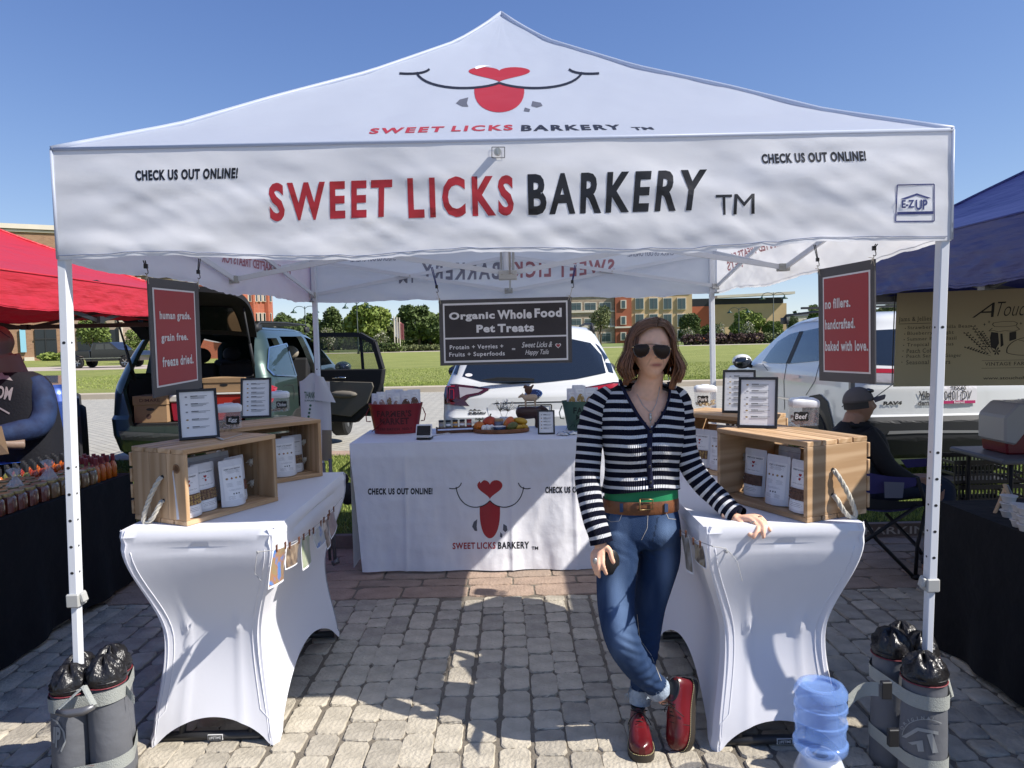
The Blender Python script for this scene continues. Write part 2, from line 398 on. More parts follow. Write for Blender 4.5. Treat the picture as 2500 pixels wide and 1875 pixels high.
M_WC = clothmat('white_polyester', (.88, .88, .90), .36, .04, .40, (1, 1, 2.2))
M_WR = clothmat('white_roof_polyester', (.62, .67, .78), .42, .06, .05)  # roof cloth toned down and bluer: light balance put into its white
M_RED = clothmat('red_polyester', (.62, .035, .055), .25, .4, .2, (1, .35, 2.5))
M_BLUE = clothmat('blue_polyester', (.045, .05, .19), .12, .4, .2, (1, .35, 2.5))
M_ALU = mat('white_powder_coat', (.72, .74, .78), .32, spec=.5)
M_STEEL = mat('zinc_steel', (.55, .54, .52), .35, metal=.7)
M_GREYP = mat('grey_plastic', (.42, .42, .40), .5)
M_SEAM = mat('seam_thread', (.12, .16, .30), .7)
M_BLACKP = mat('black_plastic', (.018, .018, .02), .4)
GT = [(0, 0), (.2, .15), (.384, .325), (.6, .52), (.711, .635), (.85, .78), (.94, .905), (1, 1)]
def gz(t):
    for (a, b), (c, d) in zip(GT, GT[1:]):
        if t <= c: return b+(d-b)*(t-a)/(c-a)
    return 1
def canopy(name, label, x0, x1, y0, y1, zb, ze, zp, mv, mr, group=None, amp=1.0, seed=0, skew=0):
    cx, cy_ = (x0+x1)/2, (y0+y1)/2
    root = thing(name, label, 'canopy tent', (cx, cy_, 0), 0, group)
    parts = {}
    cor = [(x0, y0), (x1, y0), (x1+skew, y1), (x0+skew, y1)]
    for side in range(4):
        (ax, ay), (bx_, by) = cor[side], cor[(side+1) % 4]
        d = Vector((bx_-ax, by-ay, 0)); L_ = d.length; d.normalize(); nr = Vector((d.y, -d.x, 0))
        def vf(u, v, ax=ax, ay=ay, d=d, L_=L_, nr=nr, side=side):
            z = zb + (ze-zb)*(1-v); s = u*L_
            e = min(1, 14*u, 14*(1-u)); q = math.sin(math.pi*min(1, v*1.0+.02)*.5)
            k = (.020*fbm((s*1.1+z*1.6+seed+side*9, z*2.8, seed+side))+.014*fbm((s*3.1-z*5, z*4.5, side+seed+4)) + .010*v)*e*q*amp
            k += .007*amp*q*e*abs(fbm((s*6+z*9, z*3, side+11)))
            zz = z + (.011*math.sin(s*5.2+side)+.008*fbm((s*9, 1, side)))*v*min(1, 8*u, 8*(1-u))*amp + (.018*v*(abs(2*u-1)-.5))*amp
            p = Vector((ax, ay, 0)) + d*s + nr*k; return (p.x, p.y, zz)
        o = MB().grid(vf, 190, 26).build('valance', mv, root, True, world=True); parts['v%d' % side] = o
        def rf(u, v, side=side, ax=ax, ay=ay, bx_=bx_, by=by):
            t = v; s = u
            px = (ax*(1-s)+bx_*s)*(1-t)+cx*t; py = (ay*(1-s)+by*s)*(1-t)+cy_*t
            dome = 4*s*(1-s)*math.sin(math.pi*t)*-.035*amp
            wob = .005*fbm((px*4, py*4, side+seed))*amp*min(1, 6*t)+.010*abs(math.sin(s*20+3*fbm((s*4, t*2, 3))))*max(0, t-.72)*3*(1-t)*amp
            rad = -.022*math.exp(-((s-.5)/.05)**2)*math.exp(-t*7)*amp*0
            return (px, py, ze+.004+(zp-ze)*gz(t)+dome+wob+rad)
        o = MB().grid(rf, 90, 60).build('roof_panel', mr, root, True, world=True); parts['r%d' % side] = o
    hip = MB()
    for (ax, ay) in cor:
        pts = []
        for i in range(25):
            t = i/24; pts.append((ax*(1-t)+cx*t, ay*(1-t)+cy_*t, ze+.006+(zp-ze)*gz(t)))
        hip.tube(pts, .011, 6)
        hip.tube([(ax, ay, ze+.004), (ax, ay, zb+.012)], .006, 6)
    for i in range(4):
        a, b = cor[i], cor[(i+1) % 4]; hip.tube([(a[0], a[1], ze+.004), (b[0], b[1], ze+.004)], .0065, 6)
    hip.build('seam_piping', mr, root, True, world=True)
    st = MB(); vme = parts['v0'].data
    for side in range(4):
        pts = [vme2.co for vme2 in parts['v%d' % side].data.vertices][-191*2:-191]
        d = Vector((cor[(side+1) % 4][0]-cor[side][0], cor[(side+1) % 4][1]-cor[side][1], 0)).normalized(); nr = Vector((d.y, -d.x, 0))
        pp = [Vector((p.x, p.y, p.z)) + nr*.0022 for p in pts]
        st.tube(pp[::3], .0013, 3)
    st.build('hem_stitching', M_SEAM if mv is M_WC else mv, root, world=True)
    return root, parts
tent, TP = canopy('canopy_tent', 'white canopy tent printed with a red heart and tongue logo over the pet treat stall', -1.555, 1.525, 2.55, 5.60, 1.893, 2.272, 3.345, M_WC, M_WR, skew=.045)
# legs
def leg(root, top, bot, clampz, holes=True, w1=.030, w2=.024, dp=.040):
    top, bot = Vector(top), Vector(bot); at = lambda z: bot + (top-bot)*((z-bot.z)/(top.z-bot.z))
    o = MB(); a, b = at(top.z), at(clampz)
    for p, q, ww, dd in ((a, b, w1, dp),):
        o.add([(c.x+i*ww/2, c.y+j*dd/2, c.z) for c in (p, q) for i, j in ((-1, -1), (1, -1), (1, 1), (-1, 1))], [(0, 1, 2, 3), (7, 6, 5, 4), (0, 4, 5, 1), (1, 5, 6, 2), (2, 6, 7, 3), (3, 7, 4, 0)])
    u = o.build('leg', M_ALU, root, world=True, bevel=.003)
    i_ = MB(); p, q = at(clampz+.02), bot
    i_.add([(c.x+i*w2/2, c.y+j*(dp-.008)/2, c.z) for c in (p, q) for i, j in ((-1, -1), (1, -1), (1, 1), (-1, 1))], [(0, 1, 2, 3), (7, 6, 5, 4), (0, 4, 5, 1), (1, 5, 6, 2), (2, 6, 7, 3), (3, 7, 4, 0)])
    i_.build('inner_leg', M_ALU, root, world=True, bevel=.003)
    c = at(clampz); sx = 1 if c.x < 0 else -1
    cl = MB().box((c.x, c.y, c.z), (w1+.016, dp+.014, .048)).box((c.x+sx*(w1/2+.014), c.y-.004, c.z+.008), (.016, .03, .034), rot=Matrix.Rotation(-sx*.25, 3, 'Y'))
    cl.build('leg_clamp', M_GREYP, root, world=True, bevel=.004)
    ft = MB().box((bot.x, bot.y, bot.z+.004), (.09, .09, .008)).build('foot_plate', M_STEEL, root, world=True)
    if holes:
        h = MB(); z = clampz+.11; zs = []
        for k in range(5): zs.append(clampz+.10+k*.094)
        zs += [zs[-1]+.44, zs[-1]+.88]
        for z in zs:
            c = at(z)
            for dx, dy, ax in ((0, -dp/2-.0006, 'y'), (sx*(w1/2+.0006), 0, 'x')):
                pts = []
                for k in range(10):
                    an = 2*math.pi*k/10; r_ = .0062 if ax == 'y' else .005
                    pts.append((c.x+dx+(math.cos(an)*r_ if ax == 'y' else 0), c.y+dy+(0 if ax == 'y' else math.cos(an)*r_), c.z+math.sin(an)*r_*.8))
                h.add(pts, [tuple(range(10))])
        h.build('adjustment_hole', M_BLACKP, root, world=True)
def leg_px(root, a, b, Y, clamp_px, **k):
    A, B = AY(*a, Y), AY(*b, Y); dz = (B-A)/(B.z-A.z); leg(root, A+dz*(2.2-A.z), A+dz*(.0-A.z), AY(*clamp_px, Y).z, **k)
leg_px(tent, (158, 645), (193, 1650), 2.575, (193, 1462))
leg_px(tent, (2300, 610), (2263, 1610), 2.575, (2268, 1425))
leg_px(tent, (767, 700), (790, 1250), 5.57, (790, 1330), holes=True, w1=.034, w2=.028)
leg_px(tent, (1737, 690), (1741, 940), 5.57, (1745, 1300), holes=False, w1=.034, w2=.028)
# scissor trusses
X0, X1, Y0, Y1 = -1.53, 1.51, 2.59, 5.56
XM, YM = (X0+X1)/2, (Y0+Y1)/2
ZT, ZB = 2.21, 1.955
def truss(a, b, n0=0):
    a, b = Vector(a), Vector(b); k = (b-a).normalized().cross(Vector((0, 0, 1)))*.012
    for (p, q, s) in (((a.x, a.y, ZT), (b.x, b.y, ZB), 1), ((a.x, a.y, ZB), (b.x, b.y, ZT), -1)):
        p, q = Vector(p)+k*s, Vector(q)+k*s
        MB().bar(p, q, .012, .026).build('truss_bar', M_ALU, tent, world=True)
    m = (a+b)/2; MB().tube([Vector((m.x, m.y, (ZT+ZB)/2))-k*1.9, Vector((m.x, m.y, (ZT+ZB)/2))+k*1.9], .006, 8).build('truss_bolt', M_STEEL, tent, world=True)
mids = [(XM, Y0), (X1, YM), (XM, Y1), (X0, YM)]
crn = [(X0, Y0), (X1, Y0), (X1+.04, Y1), (X0+.04, Y1)]
for i in range(4):
    m = mids[i]; truss((*crn[i], 0), (*m, 0)); truss((*m, 0), (*crn[(i+1) % 4], 0)); truss((*m, 0), (XM, YM, 0))
jt = lambda c, s=(.06, .05, .04): MB().box(c, s).tube([(c[0]-s[0]*.3, c[1]-s[1]/2-.004, c[2]+.006), (c[0]-s[0]*.3, c[1]+s[1]/2+.004, c[2]+.006)], .006, 8).tube([(c[0]+s[0]*.3, c[1]-s[1]/2-.004, c[2]+.006), (c[0]+s[0]*.3, c[1]+s[1]/2+.004, c[2]+.006)], .006, 8)
for m in mids+crn: jt((m[0], m[1], ZB)).build('joint_bracket', M_STEEL if m in crn else M_GREYP, tent, world=True, bevel=.003)
jt((XM, YM, ZB-.01), (.10, .08, .05)).build('center_hub', M_STEEL, tent, world=True, bevel=.004)
MB().tube([(XM-.01, YM, 1.95), (XM-.01, YM, 3.32)], .016, 8).build('center_pole', M_ALU, tent, world=True)
MB().tube([(XM+.03, YM, 1.95), (XM+.04, YM, 2.4)], .007, 6).tube([(XM-.035, YM, 1.95), (XM-.035, YM, 2.4)], .006, 6).build('pull_strap', M_GREYP, tent, world=True)
for i in (2, 3):
    MB().lathe([(.014, -.006), (.022, 0), (.014, .006)], (crn[i][0], Y1-.03, ZB-.05), 12).build('pull_ring', M_STEEL, tent, world=True)
# printing on the tent
M_PRED = mat('print_red', (.36, .022, .028), .45); M_PBLK = mat('print_black', (.012, .012, .016), .45); M_PGRY = mat('print_grey', (.10, .105, .13), .5); M_WHITE = mat('print_white', (.8, .8, .82), .5)
bv = bvh_of(TP['v0'].data); b0 = tent
bq = lambda a: [tuple(p) for p in a]
def Q(l, t, r, b, sl=-.022, sh=0):   # quad by left/top/right/bottom in photo px with slope
    w_ = r-l; return [(l+sh, t), (r+sh, t+sl*w_), (r, b+sl*w_), (l, b)]
def words_decal(root, bvh, items, m, off=.0012, **k):
    return decal('lettering', items, bvh, m, root, off, **k)
words_decal(tent, bv, [T('SWEET', [(655, 447), (958, 437), (956, 530), (660, 541)], .035, sp=1.3), T('LICKS', [(994, 434), (1253, 427), (1255, 526), (998, 534)], .035, sp=1.3)], M_PRED, maxlen=9)
words_decal(tent, bv, [T('BARKERY', [(1288, 425), (1726, 413), (1712, 513), (1290, 525)], .035, sp=1.3), T('T', [(1747, 476), (1787, 475), (1785, 524), (1752, 525)], .0), T('M', [(1793, 474), (1842, 473), (1842, 522), (1790, 524)], .0)], M_PBLK, maxlen=9)
words_decal(tent, bv, [T('CHECK US OUT ONLINE!', [(330, 416), (582, 409), (580, 436), (332, 442)], .05, sp=1.15), T('CHECK US OUT ONLINE!', [(1858, 376), (2112, 368), (2115, 393), (1861, 400)], .05, sp=1.15)], M_PBLK, maxlen=12)
# maker's badge: roof chevron and letters
bd = strokes([(2190, 452), (2280, 450), (2280, 540), (2186, 541)], 3, True)+strokes([(2190, 521), (2278, 519)], 7)
bd += [PG((2198, 486), (2238, 472), (2274, 484), (2264, 485), (2238, 477), (2210, 487))]
bd += [T('E-Z', [(2201, 489), (2232, 488), (2232, 507), (2201, 508)], .03), T('UP', [(2235, 488), (2264, 487), (2264, 512), (2235, 513)], .03)]
decal('maker_badge', bd, bv, mat('print_navy', (.03, .04, .16), .45), tent, .0015, 12)
# logo
def logo(cx, cy, sx, sy, fl=1):
    P = lambda x, y: (cx+x*sx, cy+y*sy)
    heart = []
    for i in range(40):
        t = 2*math.pi*i/40; hx = 16*math.sin(t)**3; hy = 13*math.cos(t)-5*math.cos(2*t)-2*math.cos(3*t)-math.cos(4*t)
        heart.append(P(hx/16*.82, -hy/17*.82-.02))
    gl = [P(-.62, -.38), P(-.66, -.55), P(-.56, -.7), P(-.38, -.73), P(-.2, -.68), P(-.36, -.63), P(-.5, -.5)]
    tong = [P(*q) for q in bez((-.66, 1.3), (-.72, 3.2), (-.25, 3.65), (0, 3.65), 10)+bez((0, 3.65), (.25, 3.65), (.72, 3.2), (.66, 1.3), 10)[1:]+bez((.66, 1.3), (.35, 1.25), (.12, 1.05), (0, .9), 5)[1:]+bez((0, .9), (-.12, 1.05), (-.35, 1.25), (-.66, 1.3), 5)[1:-1]]
    lw = max(1.6, .06*sx)
    mouth = strokes([P(*q) for q in bez((0, .9), (-.6, 1.7), (-2.0, 1.6), (-2.2, -.1))], lw)+strokes([P(*q) for q in bez((0, .9), (.6, 1.7), (2.0, 1.6), (2.2, -.1))], lw)
    mouth += strokes([P(*q) for q in bez((-2.65, 0), (-2.3, .1), (-1.95, 0), (-1.85, -.4), 6)], lw)+strokes([P(*q) for q in bez((2.65, 0), (2.3, .1), (1.95, 0), (1.85, -.4), 6)], lw)
    crumbs = [PG(*[P(*q) for q in ((-.82, 2.25), (-1.05, 2.45), (-1.15, 2.8), (-.98, 3.1), (-.82, 3.12), (-.86, 2.8))]), PG(*[P(*q) for q in ((.88, 2.6), (1.1, 2.75), (1.15, 3.05), (1.0, 3.2), (.85, 3.05))]), PG(*[P(*q) for q in ((.68, 3.2), (.82, 3.35), (.8, 3.6), (.65, 3.55))])]
    return PG(*heart), PG(*gl), PG(*tong), mouth, crumbs
def put_logo(root, bvh, L, off=.004, kk=1):
    decal('logo_print', [L[0], L[2]], bvh, M_PRED, root, off, 12*kk); decal('logo_highlight', [L[1]], bvh, M_WHITE, root, off*1.8, 20)
    decal('logo_line', L[3], bvh, M_PBLK, root, off*1.5, 8); decal('logo_crumb', L[4], bvh, M_PGRY, root, off, 8)
brf = bvh_of(TP['r0'].data)
# roof version is squashed by perspective: heart and tongue drawn separately
L = logo(1219, 180, 92, 26); put_logo(tent, brf, L, .0015, .8)
decal('lettering', [T('SWEET', [(906, 314), (1086, 309), (1080, 323), (900, 328)], .04, sp=1.3), T('LICKS', [(1106, 308), (1252, 305), (1252, 319), (1101, 322)], .04, sp=1.3)], brf, M_PRED, tent, .0015, 9)
decal('lettering', [T('BARKERY', [(1273, 306), (1512, 305), (1520, 317), (1272, 321)], .04, sp=1.3), T('TM', [(1540, 311), (1590, 311), (1598, 317), (1548, 319)], .02)], brf, M_PBLK, tent, .0015, 9)
# knob on the front seam
kp = AY(1215, 371, 2.54)
MB().tube([kp, kp+Vector((0, -.022, -.003))], [.014, .012], 14).box(kp+Vector((0, -.0225, -.003)), (.02, .003, .003), rot=Matrix.Rotation(1.4, 3, 'Y')).build('seam_knob', M_STEEL, tent, world=True)
decal('knob_patch', strokes([(1201, 360), (1232, 360), (1232, 386), (1201, 386)], 1.6, True), bv, M_PBLK, tent, .004)
# the print seen through the rear and side walls, mirrored
bvr = bvh_of(TP['v2'].data); M_FR = mat('print_red_reverse', (.50, .22, .24), .6, translucent=.3); M_FK = mat('print_grey_reverse', (.27, .27, .33), .6, translucent=.3)
mq = lambda q: [q[1], q[0], q[3], q[2]]
decal('lettering', [T('SWEET', mq([(1362, 640), (1500, 632), (1500, 668), (1362, 678)]), .03, sp=1.3), T('LICKS', mq([(1232, 640), (1345, 636), (1345, 676), (1232, 680)]), .03, sp=1.3)], bvr, M_FR, tent, .004, 30)
decal('lettering', [T('BARKERY', mq([(1030, 642), (1220, 640), (1220, 682), (1030, 684)]), .03, sp=1.3), T('TM', mq([(974, 670), (1016, 669), (1016, 690), (974, 692)]), .01), T('CHECK US OUT ONLINE!', mq([(856, 626), (968, 622), (968, 636), (856, 640)]), .01), T('CHECK US OUT ONLINE!', mq([(1532, 615), (1645, 611), (1645, 623), (1532, 627)]), .01)], bvr, M_FK, tent, .004, 40)
bvs = bvh_of(TP['v1'].data); bvl = bvh_of(TP['v3'].data)
decal('lettering', [T('HANDCRAFTED TREATS FOR', mq([(1772, 624), (1945, 560), (1950, 588), (1776, 640)]), .03), T('PETS', mq([(1775, 640), (1812, 632), (1815, 652), (1778, 662)]), .02)], bvs, M_FR, tent, .004, 40)
decal('lettering', [T('HANDCRAFTED TREATS FOR', mq([(540, 616), (708, 652), (708, 672), (540, 640)]), .03)], bvl, M_FR, tent, .004, 40)
# neighbours' canopies
redt, RP = canopy('canopy_tent', 'red canopy tent over the hot sauce stall, beyond the white tent', -6.1, -3.02, 3.95, 6.95, 1.85, 2.07, 2.86, M_RED, M_RED, seed=5, amp=.8)
blut, BP_ = canopy('canopy_tent', 'navy blue canopy tent over the jam stall, beside the white tent', 2.45, 5.5, 2.3, 5.4, 1.83, 2.14, 3.1, M_BLUE, M_BLUE, seed=8, amp=.8)
M_GALU = mat('grey_aluminium', (.16, .16, .17), .4, metal=.5)
for rt, (x0, x1, y0, y1), zz, m in ((redt, (-6.07, -3.05, 3.98, 6.92), 1.8, M_BLACKP), (blut, (2.49, 5.46, 2.34, 5.36), 1.82, M_GALU)):
    for x in (x0, x1):
        for y in (y0, y1):
            MB().box((x, y, 1.03), (.032, .032, 2.06)).box((x, y, .008), (.08, .08, .016)).build('leg', m, rt, world=True)
    for (a, b) in (((x0, y0), (x0, y1)), ((x1, y0), (x1, y1)), ((x0, y0), (x1, y0)), ((x0, y1), (x1, y1))):
        a, b = Vector((*a, 0)), Vector((*b, 0)); mm = (a+b)/2
        for p, q in ((a, mm), (mm, b)):
            for z1, z2 in ((zz+.28, zz-.01), (zz-.01, zz+.28)): MB().bar((p.x, p.y, z1), (q.x, q.y, z2), .014, .028).build('truss_bar', m, rt, world=True)
        MB().box((mm.x, mm.y, zz), (.06, .06, .05)).build('joint_bracket', m, rt, world=True)
    MB().bx((x0, y1-.02, zz-.02), (x1, y1+.01, zz+.02)).build('rear_rail', m, rt, world=True)
# ================================================================ stall furniture
M_SPAN = mat('stretch_fabric', (.84, .84, .89), .55, bump=.22, bs=5, bstretch=(1, 1, .5), sheen=.2, spec=.3, translucent=.10)
M_CLOTH = clothmat('print_cloth', (.82, .82, .87), .08, .18, .22, rough=.6)
M_IRON = mat('powder_coated_steel', (.035, .035, .038), .45)
M_BADGE = mat('badge_white', (.7, .7, .7), .5)
TOPZ = .89
def sstep(t): t = max(0, min(1, t)); return t*t*(3-2*t)
def stretch_table(x0, x1, y0, y1, label, lab_side):
    root = thing('folding_table', label, 'table', ((x0+x1)/2, (y0+y1)/2, 0))
    def inset(z):
        if z > TOPZ-.055: return 0
        t = (TOPZ-.055-z)/(TOPZ-.055)       # 0 top 1 floor
        return .102*sstep(t/.50) if t < .50 else .102-.045*sstep((t-.5)/.5)**1.1
    c = [(x0, y0), (x1, y0), (x1, y1), (x0, y1)]; mb = MB(); NS, NT = 30, 34
    for s in range(4):
        a, b = Vector((*c[s], 0)), Vector((*c[(s+1) % 4], 0)); d = (b-a).normalized(); nr = Vector((d.y, -d.x, 0)); L_ = (b-a).length
        pk = .115 if L_ < .8 else .20
        def fn(u, v):
            w_ = .06; h = 0 if (u < w_ or u > 1-w_) else pk*math.sin(math.pi*(u-w_)/(1-2*w_))**.62
            z = h+(TOPZ-h)*v; i_ = inset(z); e = .028*((1-min(1, u/.04))**2+(1-min(1, (1-u)/.04))**2)
            sag = .018*4*u*(1-u)*math.sin(math.pi*v)**.8*(1 if z < TOPZ-.055 else 0)
            if z < .03: i_ -= .006
            dim = .008*(math.exp(-((u-.26)/.035)**2-((z-.47)/.03)**2)+math.exp(-((u-.74)/.035)**2-((z-.47)/.03)**2)) if L_ < .8 else 0
            ridge = .0035*(math.exp(-((u-.26)/.03)**2)+math.exp(-((u-.74)/.03)**2))*sstep((.62-z)/.1)*(L_ < .8)
            rt = max(0, (z-(TOPZ-.014))/.014); 
            p = a + d*(i_+(L_-2*i_)*u) - nr*(i_+sag+e-dim-ridge+.010*rt*rt+.012*math.exp(-((z-(TOPZ-.06))/.012)**2)); return (p.x, p.y, z)
        mb.grid(fn, NS, NT)
    mb.grid(lambda u, v: (x0+.010+(x1-x0-.02)*u, y0+.010+(y1-y0-.02)*v, TOPZ-.0005), 4, 4)
    o = o0 = mb.build('stretch_cover', M_SPAN, root, 'auto', world=True)
    for (yy, ky) in ((y0+.10, 1), (y1-.10, -1)):
        q = MB().tube([(x0+.08, yy, .022), (x1-.08, yy, .022)], .018, 10)
        q.build('foot_bar', M_IRON, root, True, world=True)
        for xx in (x0+.17, x1-.17): MB().tube([(xx, yy, .03), (xx, yy+ky*.04, .12), (xx, yy+ky*.12, .3), (xx, yy+ky*.14, TOPZ-.05)], .014, 8).build('leg', M_IRON, root, True, world=True)
    MB().bx((x0+.03, y0+.03, TOPZ-.04), (x1-.03, y1-.03, TOPZ-.006)).build('table_top', M_GREYP, root, world=True)
    f = y0+.082; cx = (x0+x1)/2 + lab_side
    MB().bx((cx-.03, f-.002, .011), (cx+.03, f+.004, .033)).build('name_plate', M_BADGE, root, world=True)
    MB().bx((cx-.028, f-.003, .0125), (cx+.028, f+.002, .0315)).build('name_plate_face', M_BLACKP, root, world=True)
    lettering('lettering', 'LIFETIME', Matrix.Translation((cx, f-.0035, .022)) @ Matrix.Rotation(R(90), 4, 'X'), M_BADGE, root, h=.011, wdt=.048, world=True)
    bq_ = bvh_of(o0.data)
    for xx, k in ((x0, 1), (x1, -1)):
        pts = []
        for i in range(22):
            z = .03+i*.037; h = bq_.ray_cast(Vector((xx+k*(inset(z)+.05-.03*(z < .12)), y0-1, z)), Vector((0, 1, 0)))[0]
            if h: pts.append(h-Vector((0, .0005, 0)))
        MB().tube(pts, .0016, 5).build('seam', M_SPAN, root, True, world=True)
    return root, o
tL, tLo = stretch_table(-1.535, -.915, 2.775, 3.975, 'white stretch-covered table on the left with dog photos clipped along its side', 0)
tR, tRo = stretch_table(.685, 1.30, 2.655, 3.86, 'white stretch-covered table on the right, under the woman\'s hand', .03)
# centre table with printed cloth
ct = thing('folding_table', 'long table under the printed white cloth at the back of the stall', 'table', (-.2, 5.4, 0))
MB().bx((-1.10, 5.05, .85), (.69, 5.80, .884)).build('table_top', M_GREYP, ct, world=True)
for xx in (-.9, .5):
    for yy in (5.12, 5.72): MB().tube([(xx, yy, .0), (xx, yy, .85)], .014, 8).build('leg', M_IRON, ct, world=True)
def cl_front(u, v):
    x = -1.135+1.86*u + (.085*v if u < .5 else -.0*v)*(1-2*min(u, .5)); z = .893-.868*v
    f = .016*fbm((x*2.2, z*1.2, 3))*min(1, v*5)+.011*math.sin(x*14+z*2)*v*v + .008*abs(fbm((x*7, z*3, 9)))*min(1, v*8)
    cr = .012*math.exp(-((x+.02)/.014)**2)+.008*math.exp(-((x+.75)/.012)**2)+.008*math.exp(-((x-.42)/.012)**2)
    hem = .022*v*math.sin(u*2.6)-.010
    return (x, 5.045-.028*v-.11*v*v*.6+f-cr*min(1, v*4)-.02*min(1, v*9), z-(hem if v > .98 else 0)*0 - (.02*u*v))
cloth_o = MB().grid(cl_front, 150, 60)
cloth_o.grid(lambda u, v: (-1.135+1.86*u, 5.045+.77*v, .893+.0012*fbm((u*9, v*5, 1))), 20, 8)
cloth_o.grid(lambda u, v: (-1.135+.085*v*(1-u)-.01*math.sin(u*11)*v, 5.82-(.775+.05*v)*u, .893-.86*v), 20, 20)
cloth_o.grid(lambda u, v: (.725+.03*v, 5.045+.77*u-.05*v*(1-u), .893-.86*v), 20, 20)
tc_ = cloth_o.build('tablecloth', M_CLOTH, smooth=True); tag(tc_, 'white printed tablecloth with large heart and tongue logo, hanging to the bricks', 'tablecloth')
bc = bvh_of(tc_.data)
put_logo(tc_, bc, logo(1196, 1192, 37.5, 33.5), .0015)
decal('lettering', [T('SWEET', [(1105, 1325), (1160, 1324), (1160, 1340), (1105, 1341)], .03, sp=1.15), T('LICKS', [(1165, 1324), (1210, 1323), (1210, 1340), (1165, 1340)], .03, sp=1.15)], bc, M_PRED, tc_, .0015, 8)
decal('lettering', [T('BARKERY', [(1216, 1323), (1292, 1322), (1292, 1339), (1216, 1340)], .03, sp=1.15), T('TM', [(1298, 1334), (1314, 1334), (1314, 1342), (1298, 1342)]), T('CHECK US OUT ONLINE!', [(898, 1192), (1056, 1191), (1056, 1207), (898, 1208)], .05, sp=1.15), T('CHECK US OUT ONLINE!', [(1331, 1188), (1480, 1187), (1480, 1203), (1331, 1204)], .05, sp=1.15)], bc, M_PBLK, tc_, .0015, 8)
# ---------------------------------------------------------------- wooden crates
def woodmat(name, a, b, ax=0, sc_=1):
    m = mat(name, a, .55, spec=.3); n = m.node_tree; L_ = n.links.new; bs = n.nodes['Principled BSDF']
    tc = n.nodes.new('ShaderNodeTexCoord'); mp = n.nodes.new('ShaderNodeMapping'); mp.inputs['Scale'].default_value = [(.6, 9, 9), (9, .6, 9), (9, 9, .6)][ax]
    oi = n.nodes.new('ShaderNodeObjectInfo'); ad = n.nodes.new('ShaderNodeVectorMath'); ad.operation = 'ADD'; L_(tc.outputs['Object'], ad.inputs[0]); L_(oi.outputs['Random'], ad.inputs[1]); L_(ad.outputs[0], mp.inputs[0])
    wv = n.nodes.new('ShaderNodeTexWave'); wv.bands_direction = 'DIAGONAL'; wv.inputs['Scale'].default_value = 1.2; wv.inputs['Distortion'].default_value = 7; wv.inputs['Detail'].default_value = 4; wv.inputs['Detail Scale'].default_value = 1.4
    L_(mp.outputs[0], wv.inputs[0]); r_ = n.nodes.new('ShaderNodeValToRGB'); L_(wv.outputs[0], r_.inputs[0]); r_.color_ramp.elements[0].color = (*b, 1); r_.color_ramp.elements[1].color = (*a, 1); r_.color_ramp.elements[0].position = .1
    hs = n.nodes.new('ShaderNodeHueSaturation'); mr = n.nodes.new('ShaderNodeMapRange'); mr.inputs[3].default_value = .72; mr.inputs[4].default_value = 1.12; L_(oi.outputs['Random'], mr.inputs[0]); L_(mr.outputs[0], hs.inputs['Value']); L_(r_.outputs[0], hs.inputs['Color']); L_(hs.outputs[0], bs.inputs['Base Color'])
    return m
WC = [woodmat('crate_pine_%s' % q, (.62, .42, .25), (.48, .30, .16), i) for i, q in enumerate(('lengthwise', 'crosswise', 'upright'))]
M_ROPE = mat('cotton_rope', (.80, .75, .64), .9, bump=.8, bs=260, bstretch=(1, 1, 3))
def rope(path, r, root, world=True, twist=46):
    # three twisted strands
    pts = [Vector(p) for p in path]; dense = []
    for a, b in zip(pts, pts[1:]):
        k = max(1, int((b-a).length/.004))
        dense += [a.lerp(b, i/k) for i in range(k)]
    dense.append(pts[-1]); mb = MB(); x = None; fr = []
    for i, p in enumerate(dense):
        d = (dense[min(i+1, len(dense)-1)]-dense[max(i-1, 0)]).normalized()
        if x is None: x, _ = frame_to(d)
        x = (x-d*x.dot(d)).normalized(); fr.append((p, x.copy(), d.cross(x)))
    for s in range(3):
        mb.tube([p+u*(math.cos(i*.33+s*2.094)*r*.5)+v*(math.sin(i*.33+s*2.094)*r*.5) for i, (p, u, v) in enumerate(fr)], r*.58, 5)
    return mb.build('rope_handle', M_ROPE, root, True, world=world)
def tassel(c, d, root, s=.02):
    mb = MB(); r = random.Random(int(c[0]*1000)); mb.ball(c, s*.55, 8, 6)
    for _ in range(16): mb.tube([Vector(c), Vector(c)+Vector((r.uniform(-1, 1), r.uniform(-1, 1), r.uniform(-1.2, .6)))*s], [s*.2, s*.10], 4)
    return mb.build('rope_knot', M_ROPE, root, True)
